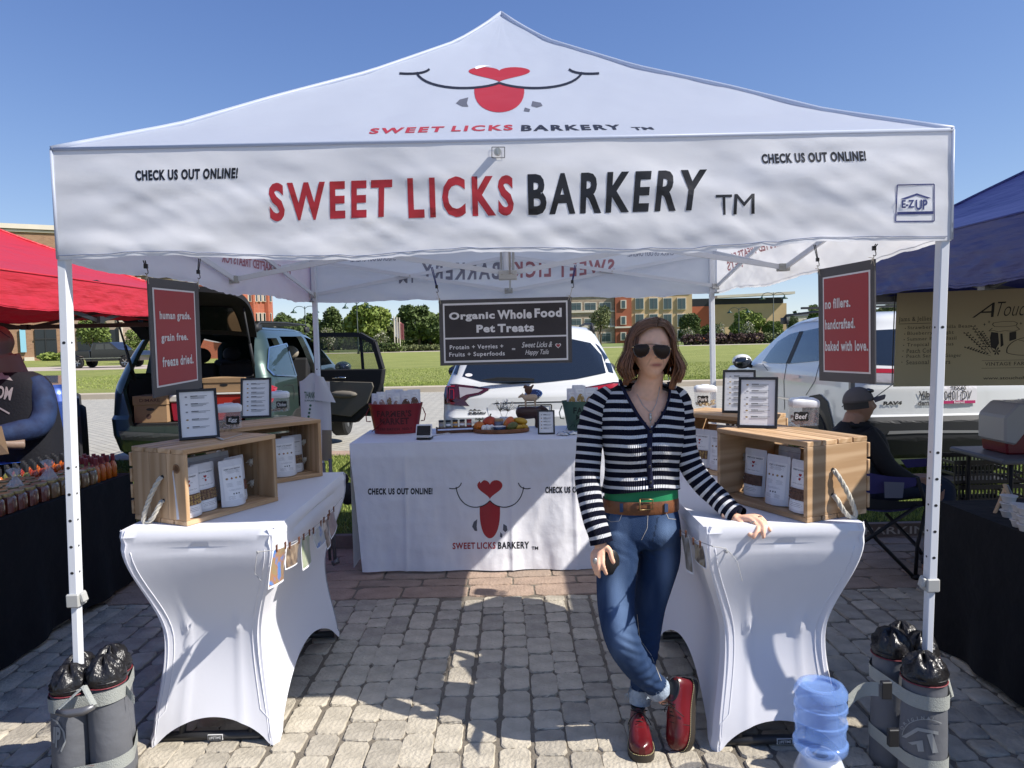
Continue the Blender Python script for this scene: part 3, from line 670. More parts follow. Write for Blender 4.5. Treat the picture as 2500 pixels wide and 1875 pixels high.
def crate(near, e1, L_, D_, H_, label, handle_end, flip=1):
    """near: open-face bottom corner nearest the lens; local x along the length, local y into the crate (depth), z up"""
    e1 = Vector((*e1, 0)).normalized(); ang = math.atan2(e1.y, e1.x)
    root = thing('wooden_crate', label, 'crate', (near[0], near[1], TOPZ+.001), ang, 'wooden display crates')
    # flip=1: depth to the left of e1 ; -1: to the right
    def b(nm, a, c, m):
        a = (a[0], a[1]*flip, a[2]); c = (c[0], c[1]*flip, c[2]); return MB().bx(a, c).build(nm, m, root, bevel=.0018)
    t = .019; bw = (D_-.018)/4
    for k in range(4):
        y0 = k*(bw+.006)
        b('plank', (0, y0, H_-t), (L_, y0+bw, H_), WC[0]); b('plank', (0, y0, 0), (L_, y0+bw, t), WC[0])
    for i in (0, 1):
        x0 = 0 if i == 0 else L_-t; w3 = D_/3
        for k in (range(3) if flip == 1 else (0,)): b('plank', (x0+.0005, k*w3+.0006, t), (x0+t-.0005, ((k+1)*w3 if flip == 1 else D_)-.0006, H_-t), WC[2] if flip == 1 else WC[1])
        rope_x = -.012 if i == 0 else L_+.012
    for k in range(4):
        z0 = t+.004+k*(H_-2*t)/4; b('plank', (-.004, D_+.001, z0), (L_+.004, D_+.013, z0+(H_-2*t)/4-.010), WC[0])
    # rope handle on the near end
    hy = D_*.52
    z1, z2 = H_*.62, H_*.30; s = flip
    if handle_end == 0:
        pts = bez((-.004, hy*.8*s, z1), (-.040, hy*.8*s, z1-.02), (-.040, (hy+.08)*s, z2-.10), (-.030, (hy+.04)*s, z2-.09), 8)+bez((-.030, (hy+.04)*s, z2-.09), (-.022, (hy-.0)*s, z2-.08), (-.03, hy*.76*s, z2), (-.003, hy*.8*s, z2), 8)[1:]
        rope(pts, .0095, root, world=False)
        for zz in (z1, z2):
            MB().tube([(-.0008, hy*.8*s, zz), (.0, hy*.8*s, zz)], .0085, 10).build('rope_hole', M_DARK, root)
            tassel((L_-t-.012, hy*.8*s, zz-.01), None, root)
            if flip == -1: tassel((L_-t-.012, hy*.8*s, zz-.01), None, root)
    return root, ang, e1
def local(root, x, y, z=0):
    return root.matrix_basis @ Vector((x, y, z))
c1, a1, _ = crate((-1.284, 2.832), (.221, .433), .486, .31, .302, 'pine crate at the front of the left table, open side showing treat pouches', 0, 1)
c2, a2, _ = crate((-1.355, 3.51), (.70, .71), .486, .31, .302, 'pine crate behind the front one on the left table, chicken jar on it', 0, 1)
c3, a3, _ = crate((1.081, 2.677), (-.41, .912), .50, .31, .302, 'front pine crate on the right table with a long rope loop', 0, -1)
c4, a4, _ = crate((1.13, 3.47), (-.62, .78), .486, .31, .302, 'pine crate behind the front one on the right table, pork jar on it', 0, -1)
# knot hole on the left crate
MB().lathe([(.012, 0), (.017, .0012), (.019, 0)], (0, 0, 0), 14).build('wood_knot', mat('wood_knot', (.22, .11, .05), .7), c1).matrix_basis = Matrix.Translation((-.0015, .045, .225)) @ Matrix.Rotation(R(-90), 4, 'Y')
# ---------------------------------------------------------------- pouches
M_POUCH = mat('pouch_matte', (.70, .71, .75), .42, bump=.25, bs=30, spec=.45)
M_LABEL = mat('label_paper', (.80, .80, .82), .6); M_INK = mat('ink', (.05, .05, .055), .6); M_INK2 = mat('ink_soft', (.28, .28, .30), .6)
TREAT = {'tan': vcolmat('treats_tan', .7), }
M_TR = {'gold': mat('treat_golden', (.50, .34, .13), .75, var=.35, vs_=60, bump=.3), 'tan': mat('treat_tan', (.36, .24, .13), .8, var=.35, vs_=60, bump=.3), 'brown': mat('treat_brown', (.19, .11, .08), .8, var=.3, vs_=60, bump=.3), 'pink': mat('treat_pinkish', (.42, .27, .25), .8, var=.3, vs_=60, bump=.3), 'red': mat('treat_reddish', (.33, .15, .10), .8, var=.3, vs_=60, bump=.3)}
M_WIN = mat('pouch_window', (.9, .9, .9), .12, alpha=.12)
def treats_bed(w_, h, n, r, seed, flat=.0):
    mb = MB(); q = random.Random(seed)
    for _ in range(n):
        c = (q.uniform(-w_/2, w_/2), q.uniform(-.003, .003)-.0, q.uniform(0, h)); a = q.uniform(0, 3)
        for k in (-1, 1): mb.ball((c[0]+k*r*.4*math.cos(a), c[1], c[2]+k*r*.4*math.sin(a)+r*.3), (r*.62, r*.55, r*.62), 6, 4)
        mb.ball((c[0], c[1], c[2]-r*.3), (r*.5, r*.5, r*.6), 6, 4)
    return mb
_pc = [0]
def pouch(loc, rz, kind, treat, label, group='resealable treat pouches', w_=.122, h=.196, tilt=-.10, parent_tag=True):
    """kind: 'window' (front, see-through band), 'back' (printed info side), 'plain'"""
    _pc[0] += 1; sd = _pc[0]
    t = thing('treat_pouch', label, 'pouch', loc, rz, group)
    t.rotation_euler = (tilt, 0, rz)
    def half(v, s):   # thickness profile
        return s*(.028*(1-v)**.9*(1 if v > .02 else .9)+.0015)
    def fn(side):
        def f(u, v):
            x = (u-.5)*w_*(1-.03*math.sin(math.pi*v)); e = (1-abs(2*u-1)**2.6); cr = min(1, (1-v)*w_*6)
            if v > .97: x *= 1-.05*((v-.97)/.03)**2
            y = half(v, side)*e+ .0012*math.sin(u*19+v*13+sd)*e; z = h*v - (.006*(1-abs(2*u-1)**2) if v < .01 else 0)*0 + .004*abs(2*u-1)**2*(1-v)
            return (x, y, z)
        return f
    mb = MB().grid(fn(-1), 14, 16); mb.grid(lambda u, v: fn(1)(1-u, v), 14, 16)
    mb.grid(lambda u, v: (fn(-1)(u, 0)[0], half(0, -1)*(1-abs(2*u-1)**2.6)*(1-2*v), .003), 10, 2)
    body = mb.build('pouch_body', M_POUCH, t, True)
    F = lambda x, z, o=.0012: (x, fn(-1)(max(0, min(1, x/w_+.5)), max(0, min(1, z/h)))[1]-o, z)
    def flat(name, shapes, m, off=.0012, ml=.02):
        q = MB()
        for vs, fs in shapes:
            vs, fs = refine(vs, fs, ml); q.add([F(x, z, off) for x, z in vs], fs)
        return q.build(name, m, t)
    def tx(s, cx, cz, hh, ww, bold=.02): vs, fs = text2d(s, bold, 1, 0, 1.0, 1); return (in_quad(vs, [(cx-ww/2, cz+hh/2), (cx+ww/2, cz+hh/2), (cx+ww/2, cz-hh/2), (cx-ww/2, cz-hh/2)]), fs)
    rect = lambda x0, z0, x1, z1: ([(x0, z0), (x1, z0), (x1, z1), (x0, z1)], [(0, 1, 2, 3)])
    lines = lambda z0, n, dz, hw, cx=0, th=.0009: [rect(cx-hw*(1-.15*(i % 2)), z0-i*dz, cx+hw*(1-.2*((i+1) % 2)), z0-i*dz+th) for i in range(n)]
    if kind == 'back':
        flat('pouch_label', [rect(-w_*.40, h*.14, w_*.40, h*.86)], M_LABEL, .0010)
        flat('lettering', [tx('SWEET LICKS BARKERY', 0, h*.80, .0055, w_*.68)], M_INK, .0016)
        flat('small_print', lines(h*.765, 4, .0035, w_*.30)+lines(h*.50, 4, .0045, w_*.12, -w_*.2)+lines(h*.50, 4, .0045, w_*.12, w_*.2)+lines(h*.36, 2, .004, w_*.26), M_INK2, .0016)
        for k, cc in enumerate(('tan', 'red', 'gold', 'brown')):
            x = (-.27+.18*k)*w_; flat('food_icon', [([(x+.0055*math.cos(a), h*.60+.0045*math.sin(a)) for a in [i*.785 for i in range(8)]], [tuple(range(8))])], M_TR[cc], .0016)
        flat('social_icon', [([(x+.0034*math.cos(a), h*.27+.0034*math.sin(a)) for a in [i*.785 for i in range(8)]], [tuple(range(8))]) for x in (-.012, 0, .012)], M_INK, .0016)
        flat('small_print', lines(h*.22, 4, .004, w_*.13, -w_*.18)+lines(h*.22, 4, .004, w_*.11, w_*.18), M_INK2, .0016)
    elif kind == 'window':
        flat('pouch_label', [rect(-w_*.42, h*.50, w_*.42, h*.86)], M_LABEL, .0010)
        flat('lettering', [tx('SWEET LICKS BARKERY', 0, h*.81, .0055, w_*.72)], M_INK, .0016)
        hp = [(16*math.sin(a)**3/16*.008, h*.72+(13*math.cos(a)-5*math.cos(2*a)-2*math.cos(3*a)-math.cos(4*a))/16*.007) for a in [i*math.pi/9 for i in range(18)]]
        flat('logo_print', [(hp, [tuple(range(18))]), ([(-.005, h*.665), (.005, h*.665), (.0045, h*.63), (0, h*.615), (-.0045, h*.63)], [(0, 4, 3, 2, 1)])], M_PRED, .0018)
        flat('logo_line', [rect(-.018, h*.685, -.008, h*.69), rect(.008, h*.685, .018, h*.69)], M_INK, .0018)
        flat('small_print', [tx('PROTEIN + VEGGIE + FRUIT', 0, h*.55, .0035, w_*.6)], M_INK2, .0016)
        flat('pouch_window', [rect(-w_*.41, h*.24, w_*.41, h*.46)], M_TR['brown'], .0008)
        tb = MB(); q = random.Random(sd)
        for ix in range(7):
            for iz in range(4):
                x = (-.36+.12*ix)*w_+q.uniform(-.003, .003); z = h*(.265+.052*iz)+q.uniform(-.003, .003); p = F(x, z, .002); r = .0058
                for k in (-1, 1): tb.ball((p[0]+k*r*.5, p[1], p[2]+r*.25), (r*.6, r*.35, r*.6), 6, 4)
                tb.ball((p[0], p[1], p[2]-r*.4), (r*.5, r*.35, r*.6), 6, 4)
        o = tb.build('treats', M_TR[treat], t, True); o['kind'] = 'stuff'
        flat('pouch_label', [rect(-w_*.40, h*.06, w_*.40, h*.22)], M_LABEL, .0010)
        flat('small_print', lines(h*.18, 3, .006, w_*.26), M_INK, .0016)
    elif kind == 'clear':
        flat('pouch_window', [([(w_*.4*math.cos(a), h*.0+h*.62*math.sin(a)) for a in [i*math.pi/12 for i in range(13)]], [tuple(range(13))])], M_TR[treat], .0008)
        tb = MB(); q = random.Random(sd)
        for k in range(34):
            a = q.uniform(.1, 3.0); rr = q.uniform(.2, .95); p = F(w_*.36*rr*math.cos(a), h*.58*rr*math.sin(a), .002); tb.ball(p, (.006, .003, .005), 6, 4)
        o = tb.build('treats', M_TR[treat], t, True); o['kind'] = 'stuff'
        flat('pouch_label', [rect(-w_*.34, h*.66, w_*.34, h*.84)], M_LABEL, .0012); flat('small_print', lines(h*.76, 2, .006, w_*.2), M_INK, .0018)
    else:
        flat('pouch_seal', [rect(-w_*.48, h*.90, w_*.48, h*.905)], M_INK2, .0008)
    return t
def in_crate(c, x, y, flip, extra=0):
    p = local(c, x, y*flip, .020); return (p.x, p.y, p.z)
zc = lambda c: c.rotation_euler.z
f1 = zc(c1)
specs = [(c1, 1, [(.055, .05, 0, 'window', 'gold', 'white pouch with pale golden treats, left end of the front left crate'), (.165, .085, .05, 'window', 'tan', 'white pouch with heart logo second from the left in the front left crate'), (.275, .045, -.08, 'back', '', 'white pouch turned to its printed info side in the front left crate'), (.345, .10, .1, 'window', 'red', 'white pouch with reddish treats behind the info pouch, front left crate'), (.11, .17, 0, 'plain', '', 'back-row white pouch at the left of the front left crate'), (.23, .19, 0, 'plain', '', 'back-row white pouch in the middle of the front left crate'), (.35, .20, .05, 'plain', '', 'back-row white pouch at the right of the front left crate')]),
         (c2, 1, [(.30, .05, -.05, 'back', '', 'white pouch showing its info side at the right of the rear left crate'), (.385, .12, .05, 'window', 'tan', 'white pouch half hidden behind the info pouch in the rear left crate'), (.17, .06, 0, 'window', 'gold', 'white pouch at the middle of the rear left crate'), (.25, .19, 0, 'plain', '', 'back-row white pouch in the rear left crate')]),
         (c3, -1, [(.385, .10, .05, 'window', 'brown', 'white pouch with brown treats farthest inside the front right crate'), (.215, .06, .05, 'back', '', 'white pouch showing its info side in the middle of the front right crate'), (.075, .045, -.05, 'window', 'brown', 'white pouch with brown treats nearest the rope end of the front right crate'), (.30, .20, 0, 'plain', '', 'back-row white pouch on the left in the front right crate'), (.15, .19, 0, 'plain', '', 'back-row white pouch on the right in the front right crate')]),
         (c4, -1, [(.33, .05, 0, 'window', 'gold', 'white pouch with golden treats at the left of the rear right crate'), (.215, .05, 0, 'back', '', 'white pouch showing its info side in the rear right crate'), (.27, .18, 0, 'plain', '', 'back-row white pouch in the rear right crate')])]
for c, fl, L_ in specs:
    for x, y, dr, kd, tr, lb in L_:
        p = in_crate(c, x, y, fl); pouch(p, zc(c)+dr+(0 if fl == 1 else math.pi), kd, tr, lb, tilt=-.07, h=.198 if kd != 'plain' else .21)
# ---------------------------------------------------------------- standing picture frames and tubs on the crates
M_FRM = mat('frame_black', (.02, .02, .022), .4)
def pframe(loc, rz, w_, h, tilt, label, nl, icons=True, title=None):
    t = thing('picture_frame', label, 'framed notice', loc, 0); t.rotation_euler = (tilt, 0, rz)
    b = .011
    for a, c in (((-w_/2, -.008, 0), (w_/2, .008, b)), ((-w_/2, -.008, h-b), (w_/2, .008, h)), ((-w_/2, -.008, b+.0002), (-w_/2+b, .008, h-b-.0002)), ((w_/2-b, -.008, b+.0002), (w_/2, .008, h-b-.0002))):
        MB().bx(a, c).build('frame_rail', M_FRM, t, bevel=.001)
    MB().bx((-w_/2+b, -.002, b), (w_/2-b, .006, h-b)).build('paper_sheet', M_LABEL, t)
    MB().bar((0, .008, h*.6), (0, .06, .012), .05, .003).build('stand_flap', M_FRM, t)
    Y = -.0035; q = MB(); q2 = MB(); ic = MB(); r = random.Random(int(loc[0]*999))
    zz = h-b-.022
    if title:
        q.add([(x*.55*w_/2, Y, zz+z*.5) for x, z in ()], [])
    step = (h-2*b-.03)/nl
    for i in range(nl):
        z = zz-i*step
        q.bx((-w_*.16, Y-.0004, z), (w_*.02, Y, z+.0032)); q2.bx((w_*.03, Y-.0004, z+.0006), (w_*r.uniform(.26, .33), Y, z+.0024))
        for k in (1, 2)[:r.choice((1, 1, 2))]: q2.bx((-w_*.16, Y-.0004, z-.0048*k), (w_*r.uniform(.12, .31), Y, z-.0048*k+.0018))
        c = (-w_*.27, Y-.0002, z-.001); ic.add([(c[0]+.0055*math.cos(a), c[1], c[2]+.0035*math.sin(a)) for a in [j*.785 for j in range(8)]], [tuple(range(8))], mi=r.randrange(3))
    q.build('bold_print', M_INK, t); q2.build('small_print', M_INK2, t); ic.build('food_icon', [M_TR['gold'], M_TR['tan'], M_INK2], t)
    return t
pt = lambda px, py, z: G(px, py, z)
ZC = TOPZ+.304
def pl(px, py, z=ZC): p = G(px, py, z); return (p.x, p.y, z)
pframe(pl(488, 1072), R(28), .162, .222, R(-17), 'black-framed ingredient card leaning on the front left crate beside the egg jar', 5)
pframe(pl(625, 1020), R(9), .162, .222, R(-14), 'black-framed ingredient card on the rear left crate beside the chicken jar', 7)
pframe(pl(1848, 1045), R(-24), .162, .222, R(-17), 'nearer black-framed ingredient card on the front right crate beside the beef jar', 6)
pframe(pl(1803, 1008), R(-22), .162, .222, R(-14), 'farther black-framed ingredient card on the rear right crate, partly covered by the nearer card', 6)
M_CLEAR = mat('clear_plastic', (.86, .88, .9), .06, alpha=.20, spec=.6); M_LID = mat('white_lid', (.76, .77, .80), .3, spec=.5); M_CHALK = mat('chalk_label', (.012, .012, .013), .55)
def tub(loc, rz, word, treat, fill, label, s=1.12):
    t = thing('food_container', label, 'container', loc, rz, 'clear treat containers with chalk labels')
    w_ = .052*s
    sq = lambda r, n=20: [(r*math.cos(2*math.pi*(k+.5)/n)/((abs(math.cos(2*math.pi*(k+.5)/n))**6+abs(math.sin(2*math.pi*(k+.5)/n))**6)**(1/6)), r*math.sin(2*math.pi*(k+.5)/n)/((abs(math.cos(2*math.pi*(k+.5)/n))**6+abs(math.sin(2*math.pi*(k+.5)/n))**6)**(1/6))) for k in range(n)]
    rings = lambda L_: [[(x, y, z) for x, y in sq(r)] for r, z in L_]
    MB().rings(rings([(w_*.90, .001), (w_*.97, .006), (w_, .078*s)]), cap=False).rings(rings([(w_*.86, .003), (w_*.88, .006)])).build('tub_body', M_CLEAR, t, 'auto')
    MB().rings(rings([(w_*1.02, .074*s), (w_*1.04, .080*s), (w_*1.04, .094*s), (w_*.98, .099*s), (w_*.80, .105*s), (w_*.5, .106*s)])).build('lid', M_LID, t, 'auto')
    MB().box((0, -.0, .1085*s), (w_*.7, w_*.5, .004)).build('lid_button', M_LID, t, bevel=.002)
    mb = MB(); q = random.Random(len(word))
    for _ in range(int(70*fill)+16):
        x, y = q.uniform(-.82, .82)*w_, q.uniform(-.82, .82)*w_; z = .008+q.random()*.05*fill*s*(1+.5*x/w_); r = q.uniform(.005, .008)
        mb.ball((x, y, z), (r, r*q.uniform(.7, 1), r*q.uniform(.6, 1)), 7, 5)
    o = mb.build('treats', M_TR[treat], t, True); o['kind'] = 'stuff'
    lx = -.018*s if word in ('Pork', 'Beef') else .018*s
    pl_ = [(lx+.027*s*a, .040*s+.018*s*b) for a, b in ((-1, -.7), (-.85, -1), (-.3, -.88), (0, -1.05), (.3, -.88), (.85, -1), (1, -.7), (.9, 0), (1, .7), (.85, 1), (.3, .88), (0, 1.05), (-.3, .88), (-.85, 1), (-1, .7), (-.9, 0))]
    MB().prism(pl_, -.0012, 'y', -w_-.0005).build('chalk_label', M_CHALK, t)
    lettering('lettering', word, Matrix.Translation((lx, -w_-.0022, .040*s)) @ Matrix.Rotation(R(90), 4, 'X'), M_WHITE, t, h=.020*s, wdt=min(.044, .0105*len(word)+.004)*s, bold=.012, shear=.15)
    return t
tub(pl(560, 1046), R(18), 'Egg', 'tan', .5, 'clear tub with white lid and black label reading Egg')
tub(pl(682, 1004), R(12), 'Chicken', 'tan', .2, 'clear tub with white lid and black label reading Chicken')
tub(pl(1722, 992), R(-8), 'Pork', 'gold', .35, 'clear tub with white lid and black label reading Pork')
tub(pl(1962, 1038), R(-12), 'Beef', 'pink', .75, 'clear tub with white lid and black label reading Beef')
# small spoon and tongs
tag(MB().tube([G(530, 1068, ZC+.004), G(545, 1073, ZC+.004)], .006, 6, flat=.5).tube([G(545, 1073, ZC+.003), G(590, 1060, ZC+.003)], .0016, 6).build('tasting_spoon', M_STEEL, smooth=True), 'small metal spoon lying in front of the egg tub', 'spoon')
tag(MB().tube([G(652, 1017, ZC+.003), G(700, 1015, ZC+.003)], .0018, 6).tube([G(652, 1017, ZC+.004), G(640, 1012, ZC+.004)], .005, 6, flat=.5).build('tasting_spoon', M_STEEL, smooth=True), 'small metal spoon lying beside the chicken tub', 'spoon')
sc_shell = MB().ball(G(1813, 1038, ZC+.008), (.022, .012, .008), 8, 5); tag(sc_shell.build('wrapped_sample', mat('foil', (.6, .6, .62), .3, metal=.6), smooth=True), 'small crumpled white packet at the foot of the nearer right card', 'packet')
# ---------------------------------------------------------------- hanging signs
M_CHB = mat('chalkboard_print', (.050, .042, .048), .6, var=.3, vs_=5); M_SGR = mat('sign_grey', (.085, .08, .085), .55); M_SRED = mat('sign_red', (.38, .042, .05), .5); M_SWH = mat('sign_white', (.78, .76, .78), .55)
def sign(name, label, quad, plane, val, build, th=.006):
    TLp, TRp, BRp, BLp = quad
    fn = (lambda p: AX(p[0], p[1], val)) if plane == 'x' else (lambda p: AY(p[0], p[1], val))
    P4 = [fn(p) for p in quad]; base = (P4[2]+P4[3])/2
    root = thing(name, label, 'sign', base)
    nrm = (P4[1]-P4[0]).cross(P4[3]-P4[0]).normalized()
    if nrm.dot(CO-P4[0]) < 0: nrm = -nrm
    back = [p-nrm*th for p in P4]
    MB().add(P4+back, [(0, 1, 2, 3), (7, 6, 5, 4), (0, 4, 5, 1), (1, 5, 6, 2), (2, 6, 7, 3), (3, 7, 4, 0)]).build('sign_board', M_SGR, root, world=True)
    lay = [0]
    def put(nm, shapes, m, layer=None):
        lay[0] = layer if layer is not None else lay[0]+1
        mb = MB(); sx_ = 0
        for vs, fs in shapes:
            ps = []
            si = .00018*(sx_ % 4); sx_ += 1
            for u, v in vs:   # u,v in 0..1, v down
                p = (P4[0]*(1-u)+P4[1]*u)*(1-v)+(P4[3]*(1-u)+P4[2]*u)*v; ps.append(p+nrm*(.0012*lay[0]+si))
            mb.add(ps, fs)
        return mb.build(nm, m, root, world=True)
    build(put); return root
def trect(x0, y0, x1, y1): return ([(x0, y0), (x1, y0), (x1, y1), (x0, y1)], [(0, 1, 2, 3)])
def tfit(s, x0, y0, x1, y1, bold=.02, shear=0, sp=1): vs, fs = text2d(s, bold, 1, shear, sp, 3); return (in_quad(vs, [(x0, y0), (x1, y0), (x1, y1), (x0, y1)]), fs)
def serif(s, x0, y0, x1, y1, bold=.02, asp=1.0):
    """slab-serifed line: plain letters plus small feet on the stems"""
    items = []; vs, fs = text2d(s, bold, 1, 0, 1.12, 3); bb = bbox2(vs); items.append((in_quad(vs, [(x0, y0), (x1, y0), (x1, y1), (x0, y1)], bb), fs))
    # feet: find bottom-most runs near the baseline
    base = [v for v in vs if abs(v[1]) < .012]; base.sort(); k = 0; W = bb[2]-bb[0]; Hh = bb[3]-bb[1]
    sx = (x1-x0)/W; sy = (y1-y0)/Hh; toy = lambda y: y1-(y-bb[1])*sy; tox = lambda x: x0+(x-bb[0])*sx
    while k < len(base)-1:
        a, b = base[k][0], base[k+1][0]
        if .02 < b-a < .2: items.append(trect(tox(a-.07), toy(.055), tox(b+.07), toy(0))); k += 2
        else: k += 1
    return items
def b_main(put):
    w1 = [trect(.03, .055, .97, .085), trect(.03, .93, .97, .96), trect(.03, .085, .042, .93), trect(.958, .085, .97, .93), trect(.042, .575, .958, .60)]
    put('chalk_panel', [trect(.042, .085, .958, .93)], M_CHB, 1); put('border_print', w1, M_SWH, 2)
    put('lettering', serif('Organic', .075, .19, .42, .335, .045)+serif('Whole', .44, .175, .70, .315, .045)+serif('Food', .72, .165, .925, .305, .045)+serif('Pet', .28, .39, .42, .51, .045)+serif('Treats', .44, .385, .715, .515, .045), M_SWH, 2)
    put('lettering', serif('Protein + Veggies +', .075, .69, .48, .775, .018)+serif('Fruits + Superfoods', .07, .80, .49, .885, .018)+[tfit('=', .545, .76, .57, .785, .02), tfit('Sweet Licks &', .62, .67, .85, .755, .005, .35), tfit('Happy Tails', .645, .79, .825, .885, .005, .35)], M_SWH, 2)
    hp = lambda k: ([(.895+k*math.sin(a)**3*.022, .735-k*(13*math.cos(a)-5*math.cos(2*a)-2*math.cos(3*a)-math.cos(4*a))/16*.043) for a in [i*math.pi/12 for i in range(24)]], [tuple(range(24))])
    put('heart_print', [hp(1.0)], M_SWH, 2); put('heart_print', [hp(.68)], M_SRED, 3)
sg = sign('hanging_sign', 'dark chalkboard-style sign reading Organic Whole Food Pet Treats, hung in the middle of the tent', [(1071, 733), (1395, 724), (1397, 885), (1075, 893)], 'y', 4.06, b_main)
def b_red(words, side):
    def f(put):
        put('border_print', [trect(.10 if side else .06, .08, .90 if not side else .94, .92)], M_SWH, 1); put('red_panel', [trect(.125 if side else .085, .095, .875 if not side else .915, .905)], M_SRED, 2)
        it = []
        for s, x0, x1, y in words: it += serif(s, x0, y-.044, x1, y+.044, .03)
        put('lettering', it, M_SWH, 3)
    return f
sign('hanging_sign', 'tall red sign reading human grade, grain free, freeze dried', [(361, 677), (484, 692), (494, 947), (376, 972)], 'x', -1.46, b_red([('human grade.', .16, .78, .32), ('grain free.', .17, .70, .51), ('freeze dried.', .17, .80, .71)], 0))
sign('hanging_sign', 'tall red sign reading no fillers, handcrafted, baked with love', [(1997, 658), (2135, 632), (2136, 938), (2000, 929)], 'x', 1.50, b_red([('no fillers.', .15, .62, .32), ('handcrafted.', .15, .70, .50), ('baked with love.', .15, .91, .69)], 1))
# bungee cords: each one hangs a corner
M_CORDB = mat('blue_bungee', (.02, .03, .16), .6); M_CORDK = mat('black_bungee', (.02, .02, .022), .6); M_TWINE = mat('twine', (.55, .50, .42), .9)
def bungee(a, b, c, m, label, pos):
    t = thing('bungee_cord', label, 'bungee cord', (a+b)/2, 0, 'cords holding up the hanging signs')
    x = Vector((.004, 0, 0)); MB().tube([a-x, b-x*.5], .0024, 6).tube([a+x, b+x*.5], .0024, 6).build('cord', m, t, world=True)
    MB().box(b, (.014, .010, .018)).build('cord_lock', M_BLACKP, t, world=True)
    MB().tube(bez(b, b+Vector((.012, 0, -.02)), b+Vector((.010, 0, -.04)), b+Vector((-.004, 0, -.028)), 6), .002, 5).build('cord_hook', M_BLACKP, t, world=True)
    r = random.Random(3); mb = MB().tube([b+Vector((0, 0, -.03)), c], .0018, 5)
    for _ in range(5): mb.tube([c+Vector((0, -.002, .01)), c+Vector((r.uniform(-.02, .02), -.004, r.uniform(-.025, .02)))], .0012, 4)
    mb.build('twine_knot', M_TWINE, t, world=True)
bungee(AY(1054, 652, 4.06), AY(1066, 700, 4.06), AY(1074, 733, 4.055), M_CORDB, 'blue bungee cord at the upper left corner of the middle sign', 0)
bungee(AY(1405, 647, 4.06), AY(1397, 688, 4.06), AY(1391, 726, 4.055), M_CORDB, 'blue bungee cord at the upper right corner of the middle sign', 0)
bungee(AX(352, 636, -1.46), AX(356, 650, -1.46), AX(361, 680, -1.455), M_CORDK, 'black cord with twine at the near top corner of the left red sign', 0)
bungee(AX(487, 632, -1.46), AX(484, 664, -1.46), AX(484, 694, -1.455), M_CORDK, 'black cord with twine at the far top corner of the left red sign', 0)
bungee(AX(1989, 598, 1.50), AX(1996, 634, 1.50), AX(1999, 662, 1.495), M_CORDK, 'black cord with twine at the far top corner of the right red sign', 0)
bungee(AX(2140, 596, 1.50), AX(2134, 606, 1.50), AX(2131, 636, 1.495), M_CORDK, 'black cord with twine at the near top corner of the right red sign', 0)
# ================================================================ vehicles
VZ = .10   # height of the grass verge
M_GLASSD = mat('tinted_glass', (.012, .016, .020), .04, spec=.9, coat=1); M_GLASSS = mat('side_glass', (.10, .14, .17), .04, alpha=.55, spec=.9)
M_TYRE = mat('tyre_rubber', (.018, .018, .018), .85, bump=.3, bs=60); M_RIM = mat('alloy_rim', (.42, .43, .44), .28, metal=.8)
M_TRIM = mat('black_trim', (.022, .023, .025), .6); M_CHROME = mat('chrome', (.7, .7, .7), .08, metal=1)
M_LRED = mat('lamp_red', (.34, .008, .012), .12, coat=1, spec=.6); M_LDRK = mat('lamp_dark', (.05, .006, .010), .10, coat=1); M_LCLR = mat('lamp_clear', (.32, .30, .32), .12, coat=1)
def paint(n, c, metal=.0, r=.28): return mat(n, c, r, metal=metal, coat=1, spec=.5)
M_PW = paint('white_paint', (.70, .71, .70)); M_PG = paint('green_paint', (.045, .075, .066), .4, .3); M_PB = paint('blue_paint', (.02, .06, .28), .3); M_PK = paint('black_paint', (.012, .012, .014))
def slice_pts(yr, yf, hw, rr, rf, crown=.06, fc=.12, fr=1.0):
    pts = []; mid = (yr+yf)/2; hl = (yf-yr)/2
    def add(x, y):
        t = (y-mid)/hl; k = 1-.05*max(0, -t)**4-.09*max(0, t)**3
        y2 = y + (crown*(x/hw)**2 if y < mid else -fc*(x/hw)**2)*max(0, abs(t)-.5)*2; pts.append((x*k, y2))
    for i in range(15): add(-hw+rr+(2*hw-2*rr)*i/14, yr)
    for i in range(1, 7): a = -math.pi/2+i*math.pi/14; add(hw-rr+rr*math.cos(a), yr+rr+rr*math.sin(a))
    for i in range(25): add(hw, yr+rr+(yf-yr-rr-rf)*i/24)
    for i in range(1, 7): a = i*math.pi/14; add(hw-rf+rf*math.cos(a), yf-rf+rf*math.sin(a))
    for i in range(15): add(hw-rf-(2*hw-2*rf)*i/14, yf)
    for i in range(1, 7): a = math.pi/2+i*math.pi/14; add(-hw+rf+rf*math.cos(a), yf-rf+rf*math.sin(a))
    for i in range(25): add(-hw, yf-rf-(yf-yr-rr-rf)*i/24)
    for i in range(1, 7): a = math.pi+i*math.pi/14; add(-hw+rr+rr*math.cos(a), yr+rr+rr*math.sin(a))
    return pts
def interp(tab, z):
    for a, b in zip(tab, tab[1:]):
        if z <= b[0]: t = (z-a[0])/(b[0]-a[0]); return [p+(q-p)*t for p, q in zip(a, b)]
    return list(tab[-1])
def car_shell(tab, nz=26, zs=None, shrink=0):
    zs = zs or [tab[0][0]+(tab[-1][0]-tab[0][0])*(i/nz) for i in range(nz+1)]
    zs = sorted(set(zs+[t[0] for t in tab if t[0] <= max(zs) and t[0] >= min(zs)])); rr = []
    for z in zs:
        _, yr, yf, hw, r1_, r2_ = interp(tab, z); yr += shrink; yf -= shrink; hw -= shrink
        rr.append([(x, y, z) for x, y in slice_pts(yr, yf, hw, max(.04, r1_-shrink), max(.04, r2_-shrink))])
    return MB().rings(rr)
